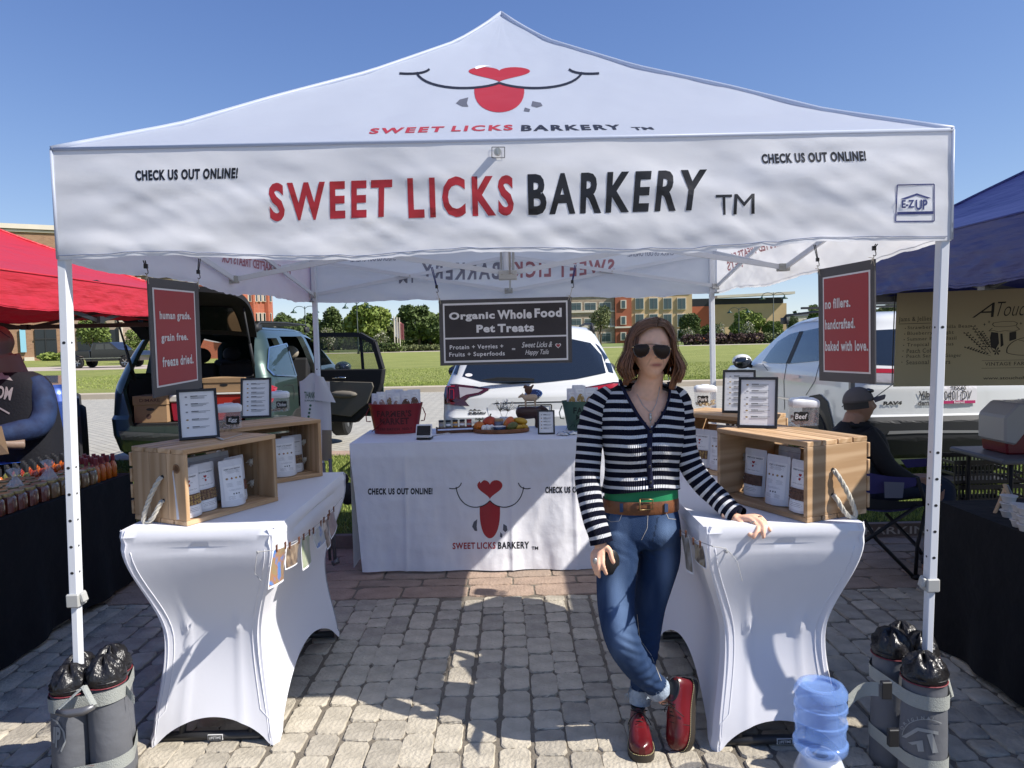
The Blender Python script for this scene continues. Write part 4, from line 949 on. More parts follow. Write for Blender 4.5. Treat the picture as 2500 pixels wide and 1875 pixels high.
def wheel(root, x, y, r=.35, w_=.22, side=1):
    c = MB().lathe([(r*.62, -w_/2), (r*.93, -w_/2), (r, -w_*.36), (r, w_*.36), (r*.93, w_/2), (r*.62, w_/2)], n=28, cap=False)
    M = Matrix.Translation((x, y, r)) @ Matrix.Rotation(R(90)*side, 4, 'Y')
    t = c.build('tyre', M_TYRE, root, 'auto'); t.matrix_basis = M
    q = MB().lathe([(r*.62, w_*.42), (r*.58, w_*.30), (.02, w_*.2)], n=24, cap=False)
    o = q.build('rim', M_TRIM, root, True); o.matrix_basis = M
    s = MB()
    for k in range(5):
        for d in (-.11, .11):
            a = k*2*math.pi/5; s.bar((r*.1*math.cos(a+d*2), r*.1*math.sin(a+d*2), w_*.30), (r*.62*math.cos(a+d), r*.62*math.sin(a+d), w_*.43), .028, .02)
    s.lathe([(r*.61, w_*.38), (r*.66, w_*.44), (r*.61, w_*.46)], n=24, cap=False).lathe([(.001, w_*.36), (.055, w_*.36), (.06, w_*.25)], n=12, cap=False)
    o = s.build('wheel_spokes', M_RIM, root); o.matrix_basis = M
def bool_cut(me, cutters):
    for q in [me]+cutters:
        b = bmesh.new(); b.from_mesh(q); bmesh.ops.remove_doubles(b, verts=b.verts, dist=1e-5); bmesh.ops.recalc_face_normals(b, faces=b.faces); b.to_mesh(q); b.free()
    o = bpy.data.objects.new('tmp', me); sc.collection.objects.link(o); cs = []
    for c in cutters:
        k = bpy.data.objects.new('cut', c); sc.collection.objects.link(k); cs.append(k)
        m = o.modifiers.new('b', 'BOOLEAN'); m.operation = 'DIFFERENCE'; m.object = k; m.solver = 'EXACT'
    bpy.context.view_layer.update(); dg = bpy.context.evaluated_depsgraph_get()
    r = bpy.data.meshes.new_from_object(o.evaluated_get(dg)); bpy.data.objects.remove(o)
    for k in cs: bpy.data.objects.remove(k)
    return r
def mirror_part(root, x, y, z, s, mp, rot=0):
    MB().ball((x+s*.10, y, z), (.125, .07, .085), 12, 8).bar((x-s*.02, y+.02, z-.06), (x+s*.06, y, z-.03), .05, .04).build('wing_mirror', mp, root, True)
    MB().ball((x+s*.105, y-.022, z), (.105, .055, .068), 12, 8).build('mirror_glass', M_GLASSD, root, True)
def rails(root, x, y0, y1, z, m=None):
    for s in (-1, 1):
        MB().tube([(s*x, y0, z), (s*(x), y0+.12, z+.055), (s*x, (y0+y1)/2, z+.07), (s*x, y1-.12, z+.055), (s*x, y1, z)], .017, 6, flat=.8).bx((s*x-.02, y0-.02, z-.05), (s*x+.02, y0+.14, z+.03)).bx((s*x-.02, y1-.14, z-.05), (s*x+.02, y1+.02, z+.03)).build('roof_rail', m or M_TRIM, root, True)
def base_of(loc, rz): return Matrix.Translation(loc) @ Matrix.Rotation(rz, 4, 'Z')
def wbvh(me, root):
    M = root.matrix_basis; return BVHTree.FromPolygons([M @ v.co for v in me.vertices], [tuple(p.vertices) for p in me.polygons])
def basis(root): root.matrix_basis = Matrix.Translation(root.location) @ Matrix.Rotation(root.rotation_euler.z, 4, 'Z'); return root
# ---- white wagon behind the cloth table
OB = [(.22, .14, 4.7, .80, .15, .3), (.32, .02, 4.82, .90, .18, .35), (.55, .0, 4.86, .925, .16, .38), (.74, .0, 4.85, .93, .14, .38), (.80, .045, 4.83, .93, .14, .38), (.93, .065, 4.74, .928, .14, .36), (.985, .10, 4.5, .92, .14, .3), (1.03, .125, 4.0, .905, .13, .3), (1.07, .15, 3.62, .885, .13, .25), (1.2, .27, 3.3, .83, .15, .22), (1.35, .41, 2.98, .765, .16, .2), (1.48, .53, 2.68, .70, .17, .2), (1.55, .57, 2.45, .655, .18, .2), (1.59, .62, 2.2, .59, .2, .2), (1.612, .80, 1.95, .45, .2, .2)]
ob = basis(thing('parked_car', 'white wagon parked tail-on behind the cloth-covered table', 'car', (.205, 7.0, VZ), -.022))
obm = car_shell(OB).build('body', M_PW, ob, 'auto'); B_ = wbvh(obm.data, ob)
dk = lambda nm, shp, m, off=.004, **k: decal(nm, shp, B_, m, root_, off, 13, **k)
root_ = ob
dk('rear_window', [PG((1130, 919), (1176, 932), (1244, 938), (1316, 935), (1407, 926), (1479, 911), (1468, 868), (1441, 838), (1398, 829), (1310, 824), (1220, 826), (1172, 836), (1146, 880))], M_GLASSD, .006)
dk('side_window', [PG((1497, 912), (1488, 880), (1462, 846), (1452, 838), (1468, 862), (1486, 909))], M_GLASSD, .006); dk('side_window', [PG((1108, 912), (1124, 870), (1140, 850), (1126, 885), (1117, 916))], M_GLASSD, .006)
dk('taillight', [PG((1091, 939), (1115, 939), (1160, 944), (1198, 950), (1178, 962), (1148, 969), (1136, 979), (1147, 992), (1115, 990), (1088, 987), (1086, 965))], M_LDRK, .012)
dk('reflector', [PG((1121, 946), (1160, 950), (1180, 953), (1168, 960), (1140, 965), (1124, 972))], M_LCLR, .015); dk('reflector', [PG((1092, 944), (1094, 984), (1112, 986), (1112, 983), (1097, 981), (1096, 947), (1112, 946), (1112, 943))]+strokes([(1100, 952), (1109, 952), (1109, 975), (1100, 975)], 2, True), M_LRED, .015)
dk('taillight', [PG((1414, 949), (1496, 934), (1520, 934), (1524, 962), (1524, 982), (1466, 989), (1476, 976), (1462, 966), (1432, 960))], M_LDRK, .012); dk('reflector', [PG((1426, 950), (1494, 938), (1518, 938), (1518, 946), (1450, 955))], M_LRED, .015)
dk('number_plate_recess', [PG((1190, 993), (1212, 984), (1400, 980), (1430, 990), (1420, 1060), (1200, 1066))], mat('white_paint_shaded', (.60, .61, .61), .3, coat=1), .004)  # flat patch: the recess's shade is put into a darker white
dk('garnish', [PG((1196, 987), (1212, 983), (1400, 979), (1420, 984), (1400, 982), (1214, 986))], M_TRIM, .006)
el = lambda cx, cy, a, b, n=20: [(cx+a*math.cos(2*math.pi*i/n), cy+b*math.sin(2*math.pi*i/n)) for i in range(n)]
dk('emblem', [PG(*el(1304, 962, 20.5, 11))], M_CHROME, .012); dk('emblem_face', [PG(*el(1304, 962, 18, 9))], mat('emblem_navy', (.01, .015, .05), .2), .016)
dk('emblem_star', [PG(*el(1311+dx, 962+dy, 1.7, 1.3, 8)) for dx, dy in ((0, -4), (4, -1), (6, 2), (1, 3), (7, -4))], M_CHROME, .019)
dk('number_plate', strokes([(1266, 990), (1346, 988), (1347, 1052), (1267, 1054)], 3.2, True), M_TRIM, .012); dk('plate_lettering', [T('TEXAS', [(1285, 994), (1326, 993), (1326, 999), (1285, 1000)], .03)], M_INK, .012)
dk('lettering', [T('SUBARU', [(1144, 1007), (1186, 1006), (1186, 1012), (1144, 1013)], .06), T('Outback', [(1160, 1020), (1182, 1019), (1182, 1025), (1160, 1026)], .05)], M_TRIM, .008)
dk('mountain_sticker', [PG((1144, 1004), (1150, 999), (1154, 1002), (1159, 998), (1165, 1002), (1170, 1000), (1176, 1003), (1186, 1004))], M_TRIM, .008)
dk('window_sticker', [PG(*el(1145, 917, 9, 4, 12))], M_SWH, .010)
MB().add([], [])
pw = [AY(px, py, 7.13) for px, py in ((1175, 927), (1215, 921), (1270, 922), (1304, 924), (1304, 929), (1260, 931), (1200, 931))]
MB().add(pw+[p+Vector((0, -.02, 0)) for p in pw], [tuple(range(7)), tuple(range(13, 6, -1))]+[(i, (i+1) % 7, 7+(i+1) % 7, 7+i) for i in range(7)]).build('rear_wiper', M_TRIM, ob, world=True)
for s in (-1, 1): mirror_part(ob, s*.92, 3.05, 1.06, s, M_TRIM)
rails(ob, .64, .75, 2.7, 1.575)
for x in (-.8, .8):
    for y in (.98, 3.72): wheel(ob, x, y, .36, .23, 1 if x > 0 else -1)
# ---- white SUV on the right
RV = [(.24, .16, 4.45, .80, .15, .3), (.34, .04, 4.55, .90, .18, .35), (.5, .0, 4.6, .925, .16, .38), (.66, .0, 4.6, .93, .14, .38), (.72, .06, 4.59, .93, .14, .38), (.95, .075, 4.50, .928, .14, .36), (1.03, .10, 4.3, .92, .14, .3), (1.08, .125, 3.8, .905, .13, .3), (1.12, .15, 3.42, .885, .13, .25), (1.25, .22, 3.15, .84, .15, .22), (1.4, .32, 2.85, .78, .16, .2), (1.53, .42, 2.58, .72, .17, .2), (1.61, .46, 2.35, .665, .18, .2), (1.65, .52, 2.1, .60, .2, .2), (1.68, .70, 1.85, .45, .2, .2)]
rv = basis(thing('parked_car', 'white SUV on the right with roof rails, behind the seated man', 'car', (4.06, 6.62, VZ), .012))
rvm = car_shell(RV).build('body', M_PW, rv, 'auto'); B_ = wbvh(rvm.data, rv); root_ = rv
dk('side_window', [PG((1861, 886), (1880, 858), (1900, 834), (1930, 816), (1953, 810), (1920, 888))], M_GLASSS.copy() if 0 else mat('side_glass_blue', (.035, .06, .075), .05, coat=1), .006)
dk('side_window', [PG((1930, 888), (1963, 809), (2005, 800), (2012, 880))], MATS['side_glass_blue'], .006); dk('side_window', [PG((2018, 880), (2012, 800), (2052, 800), (2072, 868))], MATS['side_glass_blue'], .006)
dk('pillar', [PG((1920, 888), (1953, 810), (1963, 809), (1930, 888))], M_TRIM, .008)
dk('rear_window', [PG((2118, 808), (2300, 798), (2490, 797), (2505, 882), (2420, 890), (2200, 893), (2128, 890))], M_GLASSD, .006)
dk('light_strip', [PG((2105, 900), (2200, 902), (2520, 896), (2520, 906), (2200, 912), (2105, 912))], M_LRED, .012); dk('taillight', [PG((2105, 912), (2190, 914), (2185, 936), (2130, 934), (2106, 926))], M_LCLR, .012)
dk('bumper_trim', [PG((2085, 1032), (2120, 1020), (2500, 1012), (2500, 1110), (2095, 1120), (2080, 1060))], M_TRIM, .008)
dk('bumper_garnish', [PG((2170, 1052), (2250, 1050), (2400, 1050), (2400, 1056), (2240, 1057), (2165, 1060))], M_RIM, .014)
dk('lettering', [T('RAV4', [(2156, 980), (2202, 979), (2200, 988), (2155, 989)], .06), T('LE', [(2483, 974), (2500, 973), (2500, 981), (2482, 982)], .06)], M_TRIM, .010)
dk('lettering', [T('Vibin', [(2242, 955), (2282, 954), (2282, 970), (2242, 971)], .03), T('WITH MY', [(2248, 971), (2280, 971), (2280, 978), (2248, 978)]), T('demons', [(2240, 978), (2290, 977), (2290, 989), (2240, 990)], .03)], M_INK, .010)
dk('number_plate', [PG((2284, 940), (2382, 938), (2383, 984), (2285, 987))], M_SWH, .014); dk('plate_band', [PG((2286, 979), (2378, 977), (2378, 984), (2286, 986))], mat('plate_magenta', (.5, .03, .14), .5), .018)
dk('plate_lettering', [T('TEXAS', [(2318, 944), (2356, 943), (2356, 951), (2318, 952)], .02), T('0401·DV', [(2302, 955), (2370, 953), (2368, 975), (2302, 977)], .0)], M_INK, .019); dk('plate_lettering', [T('Retired', [(2326, 979), (2351, 978), (2351, 984), (2326, 985)], .02)], M_SWH, .021)
dk('wheel_arch', [PG((1958, 1040), (1962, 985), (1980, 966), (2004, 962), (2022, 980), (2032, 1020), (2040, 1060), (2030, 1060), (2015, 1010), (2000, 990), (1982, 992), (1970, 1040))], M_TRIM, .01); dk('wheel_well', [PG((1970, 1060), (1970, 1030), (1982, 992), (2000, 990), (2015, 1010), (2030, 1060))], M_BLACKP, .006)
dk('side_moulding', [PG((1890, 966), (1945, 975), (1945, 979), (1890, 970))], M_CHROME, .01)
for q in ((1838, 925), (1940, 922), ): dk('door_handle', [PG((q[0]-10, q[1]-2), (q[0]+14, q[1]-5), (q[0]+16, q[1]+1), (q[0]-8, q[1]+4))], M_PW, .02)
dk('door_seam', strokes([(1921, 888), (1914, 930), (1916, 1000)], 1.2)+strokes([(2003, 880), (1990, 930), (1968, 965)], 1.2)+strokes([(1862, 888), (1875, 905)], 1.2), M_TRIM, .003)
for s in (-1, 1): mirror_part(rv, s*.93, 2.90, 1.12, s, M_TRIM)
MB().ball((-1.03, 2.885+.03, 1.135), (.13, .07, .09), 12, 8).build('mirror_cap', M_PW, rv, True)
rails(rv, .66, .62, 2.5, 1.645); MB().bx((-.62, 1.0, 1.76), (.62, 1.05, 1.785)).bx((-.62, 2.0, 1.76), (.62, 2.05, 1.785)).build('crossbar', M_TRIM, rv)
for x in (-.82, .82):
    for y in (.98, 3.65): wheel(rv, x, y, .36, .23, 1 if x > 0 else -1)
# ---- green wagon with its tailgate and a rear door open
GW = [(.24, .16, 4.7, .80, .15, .3), (.34, .05, 4.78, .90, .18, .35), (.52, .0, 4.82, .93, .16, .38), (.70, .0, 4.82, .935, .14, .38), (.74, .05, 4.8, .935, .14, .38), (.98, .08, 4.7, .93, .15, .36), (1.06, .11, 4.5, .925, .15, .3), (1.11, .13, 4.0, .91, .15, .3), (1.15, .15, 3.65, .895, .15, .25), (1.28, .20, 3.4, .85, .16, .22), (1.42, .28, 3.1, .80, .17, .2), (1.55, .36, 2.8, .745, .18, .2), (1.64, .42, 2.5, .69, .2, .2), (1.69, .50, 2.25, .61, .2, .2), (1.715, .7, 1.95, .45, .2, .2)]
gw = basis(thing('parked_car', 'dark green SUV with tailgate raised and a back door open', 'car', (-3.56, 7.95, VZ), .0))
body = car_shell(GW).mesh('body', M_PG); inner = car_shell([t for t in GW], shrink=.07, zs=[.62, .7, .9, 1.06, 1.2, 1.4, 1.55, 1.64]).mesh('c', M_TRIM)
hatch = MB().prism([(-.62, .62), (.62, .62), (.74, 1.02), (.72, 1.1), (.63, 1.58), (.5, 1.63), (-.5, 1.63), (-.63, 1.58), (-.72, 1.1), (-.74, 1.02)], .95, 'y', -.3).mesh('c', M_TRIM)
def side_cut(poly): return MB().prism(poly, 2.4, 'x', -1.2).mesh('c', M_TRIM)
cuts = [inner, hatch, side_cut([(.42, 1.19), (.95, 1.17), (.90, 1.56), (.60, 1.56)]), side_cut([(2.14, 1.17), (3.1, 1.17), (2.72, 1.52), (2.14, 1.58)]), MB().bx((.5, 1.05, .5), (1.3, 2.02, 1.58)).mesh('c', M_TRIM), side_cut([(1.10, 1.17), (2.0, 1.17), (2.0, 1.585), (1.06, 1.575)])]
try: nb = bool_cut(body, cuts)
except Exception as e: print('bool fail', e); nb = body
nb.materials.clear(); nb.materials.append(M_PG)
autosmooth(nb, 30); gb = obj('body', nb, gw); B_ = wbvh(car_shell(GW).mesh('c', M_PG), gw); root_ = gw
dk('quarter_window', [PG((656, 851), (697, 841), (720, 918), (668, 915), (653, 900))], MATS['side_glass_blue'], .012)
dk('window_trim', strokes([(655, 850), (697, 840), (721, 919), (667, 917), (652, 901)], 3, True), M_CHROME, .016)
dk('taillight', [PG((606, 933), (640, 933), (674, 946), (664, 980), (640, 1000), (606, 1004))], M_LRED, .016); dk('taillight', [PG((266, 944), (254, 950), (246, 983), (262, 984))], M_LRED, .016); dk('reflector', [PG((262, 985), (246, 984), (243, 1010), (260, 1024))], M_LCLR, .014); dk('reflector', [PG((608, 1006), (640, 1001), (620, 1012), (608, 1016))], M_LCLR, .014)
dk('fuel_flap', strokes([(690, 945), (697, 940), (714, 941), (718, 960), (716, 975)], 1.3), M_TRIM, .004)
M_INT = mat('interior_dark', (.014, .014, .016), .8); M_BEIGE = mat('beige_leather', (.36, .31, .24), .6); M_CARPET = mat('cargo_carpet', (.02, .02, .022), .95)
dk('bumper_sill', [PG((292, 1052), (470, 1060), (600, 1062), (600, 1080), (440, 1078), (300, 1072))], mat('bumper_plastic', (.10, .11, .11), .5), .02)
MB().bx((-.84, .12, .60), (.84, 3.2, .64)).build('cargo_floor', M_CARPET, gw)
for s in (-1, 1): MB().bx((s*.80-.02, .35, .64), (s*.80+.02, 1.02, 1.12)).build('side_lining', M_INT, gw)
MB().bx((-.62, .0, 1.66-.06), (.62, 2.6, 1.66-.045)).build('headliner', M_BEIGE, gw) if 0 else None
for x in (-.45, .05, .5):
    MB().box((x, 1.45, .95), (.46, .16, .62), rot=Matrix.Rotation(-.15, 3, 'X')).build('seat_back', M_INT if x < .3 else M_BEIGE, gw, bevel=.03)
for x in (-.4, .42):
    for y, m in ((1.42, M_INT), (2.45, M_BEIGE)):
        MB().ball((x, y, 1.36), (.13, .055, .10), 12, 8).build('headrest', m if x > 0 or y < 2 else M_INT, gw, True)
for x in (-.42, .42): MB().box((x, 2.5, .98), (.5, .16, .6), rot=Matrix.Rotation(-.15, 3, 'X')).build('seat_back', M_INT, gw, bevel=.03)
# raised tailgate
hz, hy = 1.62, .44
def hat(u, v, dz=0):
    wdt = .66+.10*math.sin(v*math.pi*.75) ; x = (2*u-1)*wdt; a = R(24)
    l = v*1.02; bulge = .10*math.sin(math.pi*v)*(1) - .05*(2*u-1)**2
    return (x, hy - l*math.cos(a) + (bulge+dz)*-math.sin(a)*-1*0 - .06*(1-(2*u-1)**2)*v, hz + l*math.sin(a) + bulge + dz + (.02 if v > .05 else 0))
MB().grid(lambda u, v: hat(u, v, .05), 16, 14).build('tailgate', M_PG, gw, True)
ug = MB().grid(lambda u, v: hat(1-u, v, -.005-.02*math.sin(math.pi*u)*math.sin(math.pi*v)), 16, 14)
for e in (lambda v, d: hat(0, v, d), lambda v, d: hat(1, v, d)):
    ug.grid(lambda a, v, e=e: e(v, -.005+.055*a), 1, 14)
ug.grid(lambda u, a: hat(u, 1, -.005+.055*a), 16, 1); ug.build('tailgate_lining', M_INT, gw, 'auto')
MB().grid(lambda u, v: hat(.12+.76*u, .08+.42*v, -.032), 10, 8).build('tailgate_window', mat('tailgate_glass', (.02, .026, .022), .05, coat=1), gw, True)
for s in (-1, 1):
    a = Vector((s*.68, .30, 1.12)); b = Vector(hat(.5+s*.46, .50, -.02)); MB().tube([a, b], .011, 8).tube([a, a.lerp(b, .5)], .016, 8).build('gas_strut', M_TRIM, gw, True)
# open back door, hinged at its front edge
door = bpy.data.objects.new('rear_door', None); sc.collection.objects.link(door); door.parent = gw; door.location = (.93, 2.04, 0); door.rotation_euler = (0, 0, R(72))
dp = [(0, .42), (-.60, .42), (-.84, .62), (-.98, .95), (-1.02, 1.14), (-.90, 1.50), (-.72, 1.60), (0, 1.62)]
dv = MB(); dv.prism([(-.02, .42), (-.60, .42), (-.86, .64), (-1.0, .95), (-1.03, 1.13), (-.02, 1.13)], .10, 'x', -.11); dv.build('door_panel', M_INT, door, bevel=.01)
MB().prism([(-.06, .55), (-.55, .50), (-.80, .68), (-.90, .90), (-.88, .96), (-.06, .98)], .02, 'x', -.135).build('door_card', mat('door_card_taupe', (.15, .135, .11), .7), door, bevel=.006)
fr = MB()
loop = [(-.03, 1.12), (-.03, 1.60), (-.70, 1.585), (-.90, 1.48), (-1.0, 1.13)]
for a, b in zip(loop, loop[1:]): fr.bar((-.07, a[0], a[1]), (-.07, b[0], b[1]), .07, .06)
fr.bar((-.07, -.72, 1.12), (-.07, -.70, 1.58), .03, .03); fr.build('window_frame', M_INT, door)
MB().add([(-.07, y, z) for y, z in ((-.03, 1.12), (-.03, 1.60), (-.70, 1.585), (-.90, 1.48), (-1.0, 1.13))], [(0, 1, 2, 3, 4)]).build('window_glass', mat('door_glass', (.10, .12, .10), .05, alpha=.42, spec=.8), door)
MB().tube([(-.14, -.30, 1.02), (-.15, -.42, 1.025), (-.14, -.50, 1.02)], .012, 6).build('door_handle', M_CHROME, door, True); MB().ball((-.14, -.45, .80), (.035, .22, .05), 10, 6).build('armrest', mat('armrest_taupe', (.20, .18, .15), .7), door, True)
MB().bx((-.02, -.98, .5), (.0, -.02, 1.12)).build('door_skin', M_PG, door)
for s in (-1, 1): mirror_part(gw, s*.93, 3.05, 1.12, s, M_PG)
MB().grid(lambda u, v: ((2*u-1)*.52, .62+2.0*v, 1.735+.045*math.sin(math.pi*v)**.3), 8, 10).build('roof_panel', mat('roof_grey', (.10, .105, .11), .5), gw, True)
rails(gw, .62, .55, 2.7, 1.69)
for x in (-.82, .82):
    for y in (1.0, 3.75): wheel(gw, x, y, .36, .23, 1 if x > 0 else -1)
# cargo in the open boot
M_CARD = mat('cardboard', (.36, .23, .125), .85, var=.12, vs_=8, bump=.1, bs=80); M_CREAM = mat('cream_plastic', (.62, .60, .56), .45); M_COOLR = mat('cooler_red', (.42, .018, .05), .4)
def cbox(loc, rz, d, label, txt=None):
    t = thing('cardboard_box', label, 'box', loc, rz)
    MB().bx((-d[0]/2, -d[1]/2, 0), (d[0]/2, d[1]/2, d[2]*.72)).build('box_body', M_CARD, t, bevel=.003); MB().bx((-d[0]/2-.008, -d[1]/2-.008, d[2]*.66), (d[0]/2+.008, d[1]/2+.008, d[2])).build('box_lid', M_CARD, t, bevel=.003)
    MB().prism([(.045*math.cos(a), d[2]*.50+.016*math.sin(a)) for a in [i*math.pi/8 for i in range(16)]], -.002, 'y', -d[1]/2-.0005).build('hand_hole', M_BLACKP, t)
    if txt:
        ink = mat('box_ink', (.11, .06, .045), .8); W_ = Matrix.Rotation(R(90), 4, 'X')
        lettering('lettering', txt, Matrix.Translation((0, -d[1]/2-.0095, d[2]*.84)) @ W_, ink, t, h=.035, wdt=d[0]*.62, bold=.01)
        MB().lathe([(.028, 0), (.028, .001)], n=14).build('box_print', ink, t).matrix_basis = Matrix.Translation((-.02, -d[1]/2-.001, d[2]*.24)) @ W_
    return t
FZ = VZ+.645
cbox((-4.03, 8.28, FZ), .04, (.36, .32, .30), 'cardboard box reading DiMare in the open boot of the green SUV', 'DIMARE')
def cooler(loc, rz, d, label, lidm, bodym, nm='cooler'):
    t = thing(nm, label, 'cooler', loc, rz); MB().box((0, 0, d[2]*.36), (d[0], d[1], d[2]*.72), taper=.88).build('cooler_body', bodym, t, bevel=.012); MB().box((0, 0, d[2]*.86), (d[0]+.02, d[1]+.02, d[2]*.26)).build('cooler_lid', lidm, t, bevel=.012); return t
cooler((-3.70, 8.33, FZ), .0, (.26, .30, .30), 'raspberry red cooler with white lid between the boxes in the boot', M_CREAM, M_COOLR)
M_TOTE = mat('tote_red', (.50, .03, .02), .4)
t = thing('storage_tote', 'bright red storage tote at the right side of the open boot', 'storage tote', (-3.23, 8.32, FZ)); MB().box((0, 0, .15), (.48, .34, .30), taper=.85).build('tote_body', M_TOTE, t, bevel=.012); MB().box((0, 0, .305), (.50, .36, .02)).build('tote_rim', M_CREAM, t, bevel=.006)
cbox((-3.22, 8.34, FZ+.32), 0, (.46, .32, .16), 'flat cardboard box resting on the red tote in the boot')
# ---- blue truck far left
bl = basis(thing('parked_car', 'bright blue vehicle mostly hidden behind the man at the far left', 'car', (-5.25, 7.0, VZ), .55))
car_shell([(a, b, c, d*1.02, e, f) for a, b, c, d, e, f in RV if a < 1.2]).build('body', M_PB, bl, 'auto'); B_ = wbvh([q for q in sc.objects if q.parent == bl][0].data, bl); root_ = bl
for x in (-.86, .90):
    for y in (1.1, 3.65): wheel(bl, x, y, .42, .26, 1 if x > 0 else -1)
MB().prism([(.52, .2), (.62, .74), (.85, .93), (1.35, .93), (1.6, .74), (1.68, .2)], .03, 'x', .935).build('wheel_arch', M_BLACKP, bl)
# ---- black pickup by the far side street
pk = basis(thing('pickup_truck', 'black pickup truck parked on the side street beyond the lawn', 'pickup truck', (G(198, 897, .06).x, 55, .055), R(-90)))
PKL = 5.8; 
def pside(poly, hw, m, nm, dx=0): return MB().prism(poly, hw*2, 'x', -hw).build(nm, m, pk, bevel=.03)
pside([(0, .62), (0, 1.28), (2.05, 1.28), (2.12, .5), (1.75, .5), (1.6, .85), (1.3, .95), (.95, .95), (.7, .85), (.55, .55), (.1, .55)], .98, M_PK, 'truck_bed')
pside([(2.14, .5), (2.14, 1.3), (2.35, 1.86), (3.6, 1.88), (4.2, 1.35), (5.6, 1.2), (5.8, .9), (5.75, .5), (5.1, .5), (4.95, .85), (4.35, .85), (4.15, .5)], .98, M_PK, 'cab')
pside([(2.45, 1.32), (2.6, 1.78), (3.15, 1.8), (3.15, 1.32)], .99, M_GLASSD, 'side_window'); pside([(3.22, 1.32), (3.22, 1.8), (3.58, 1.8), (4.02, 1.34)], .99, M_GLASSD, 'side_window')
for y in (1.15, 4.65):
    for x in (-.9, .9): wheel(pk, x, y, .41, .28, 1 if x > 0 else -1)
MB().bx((-1.0, -.10, .45), (1.0, .06, .66)).build('bumper', M_TRIM, pk); 
for x in (.86, -.86): MB().bx((x-.13, -.015, .82), (x+.13, .2, 1.22)).build('taillight', M_LRED, pk)
MB().bx((.98, .3, .70), (1.0, 5.6, .74)).build('side_moulding', M_CHROME, pk)
# ================================================================ distance: buildings, trees, lamps
def bmat(name, c, br=None, sc_=1.0, var=.12):
    m = mat(name, c, .9, var=var, vs_=.35, spec=.2)
    if br:
        n = m.node_tree; t = n.nodes.new('ShaderNodeTexBrick'); tc = n.nodes.new('ShaderNodeTexCoord'); mp = n.nodes.new('ShaderNodeMapping'); mp.inputs['Rotation'].default_value = (R(90), 0, 0)
        t.inputs['Scale'].default_value = sc_; t.inputs['Color1'].default_value = (*c, 1); t.inputs['Color2'].default_value = (*br, 1); t.inputs['Mortar'].default_value = (*[x*.8+.1 for x in c], 1); t.inputs['Mortar Size'].default_value = .012; t.inputs['Row Height'].default_value = .18
        n.links.new(tc.outputs['Object'], mp.inputs[0]); n.links.new(mp.outputs[0], t.inputs[0]); n.links.new(t.outputs[0], n.nodes['Principled BSDF'].inputs['Base Color'])
    return m
M_BB = bmat('brown_brick', (.33, .20, .12), (.25, .145, .09), 1.5); M_RB = bmat('red_brick', (.40, .115, .06), (.34, .10, .055), 1.5); M_TAN = bmat('tan_stucco', (.55, .40, .23)); M_RST = bmat('rust_stucco', (.36, .12, .07)); M_STN = bmat('buff_stone', (.42, .33, .24), (.30, .22, .17), .7)
M_CRM = bmat('cream_trim', (.66, .60, .50)); M_BLKM = mat('black_metal_cladding', (.012, .014, .018), .5); M_WND = mat('office_glass', (.05, .08, .085), .12, spec=.7); M_MUL = mat('window_mullion', (.20, .22, .22), .6); M_DRK = mat('shop_glass', (.02, .025, .03), .15)
class Bld:
    def __init__(s, name, label, pa, Ya, pb, Yb):
        s.A = AY(pa, 850, Ya); s.B = AY(pb, 850, Yb); s.A.z = s.B.z = 0
        s.d = (s.B-s.A).normalized(); s.n = Vector((s.d.y, -s.d.x, 0))
        if s.n.dot(CO-s.A) < 0: s.n = -s.n
        s.root = thing(name, label, 'building', (s.A+s.B)/2)
    def pt(s, px, py):
        r_ = ray(px, py); t = (s.A-CO).dot(s.n)/r_.dot(s.n); return CO+r_*t
    def quad(s, name, x0, y0, x1, y1, m, out=.0, th=.15, parent=None, base=False):
        p = [s.pt(x0, y0), s.pt(x1, y0 if not isinstance(y0, tuple) else y0), s.pt(x1, y1), s.pt(x0, y1)]
        u0 = (p[0]-s.A).dot(s.d); u1 = (p[1]-s.A).dot(s.d); z1 = (p[0].z+p[1].z)/2; z0 = -.3 if base else (p[2].z+p[3].z)/2
        q = [s.A+s.d*u+Vector((0, 0, z)) for u, z in ((u0, z0), (u1, z0), (u1, z1), (u0, z1))]
        v = [a+s.n*out for a in q]+[a+s.n*(out-th) for a in q]
        return MB().add(v, [(0, 1, 2, 3), (7, 6, 5, 4), (0, 4, 5, 1), (1, 5, 6, 2), (2, 6, 7, 3), (3, 7, 4, 0)]).build(name, m, parent or s.root, world=True, fix=True)
    def window(s, x0, y0, x1, y1, trim=M_CRM, glass=M_WND, tw=2.2, mull=True):
        f = s.quad('window', x0-tw, y0-tw, x1+tw, y1+tw, trim, .25, .4); s.quad('pane', x0, y0, x1, y1, glass, .28, .1, f)
        if mull and x1-x0 > 8:
            xm = (x0+x1)/2; s.quad('mullion', xm-.4, y0, xm+.4, y1, M_MUL, .33, .05, f); ym = y0+(y1-y0)*.28; s.quad('mullion', x0, ym-.4, x1, ym+.4, M_MUL, .335, .05, f)
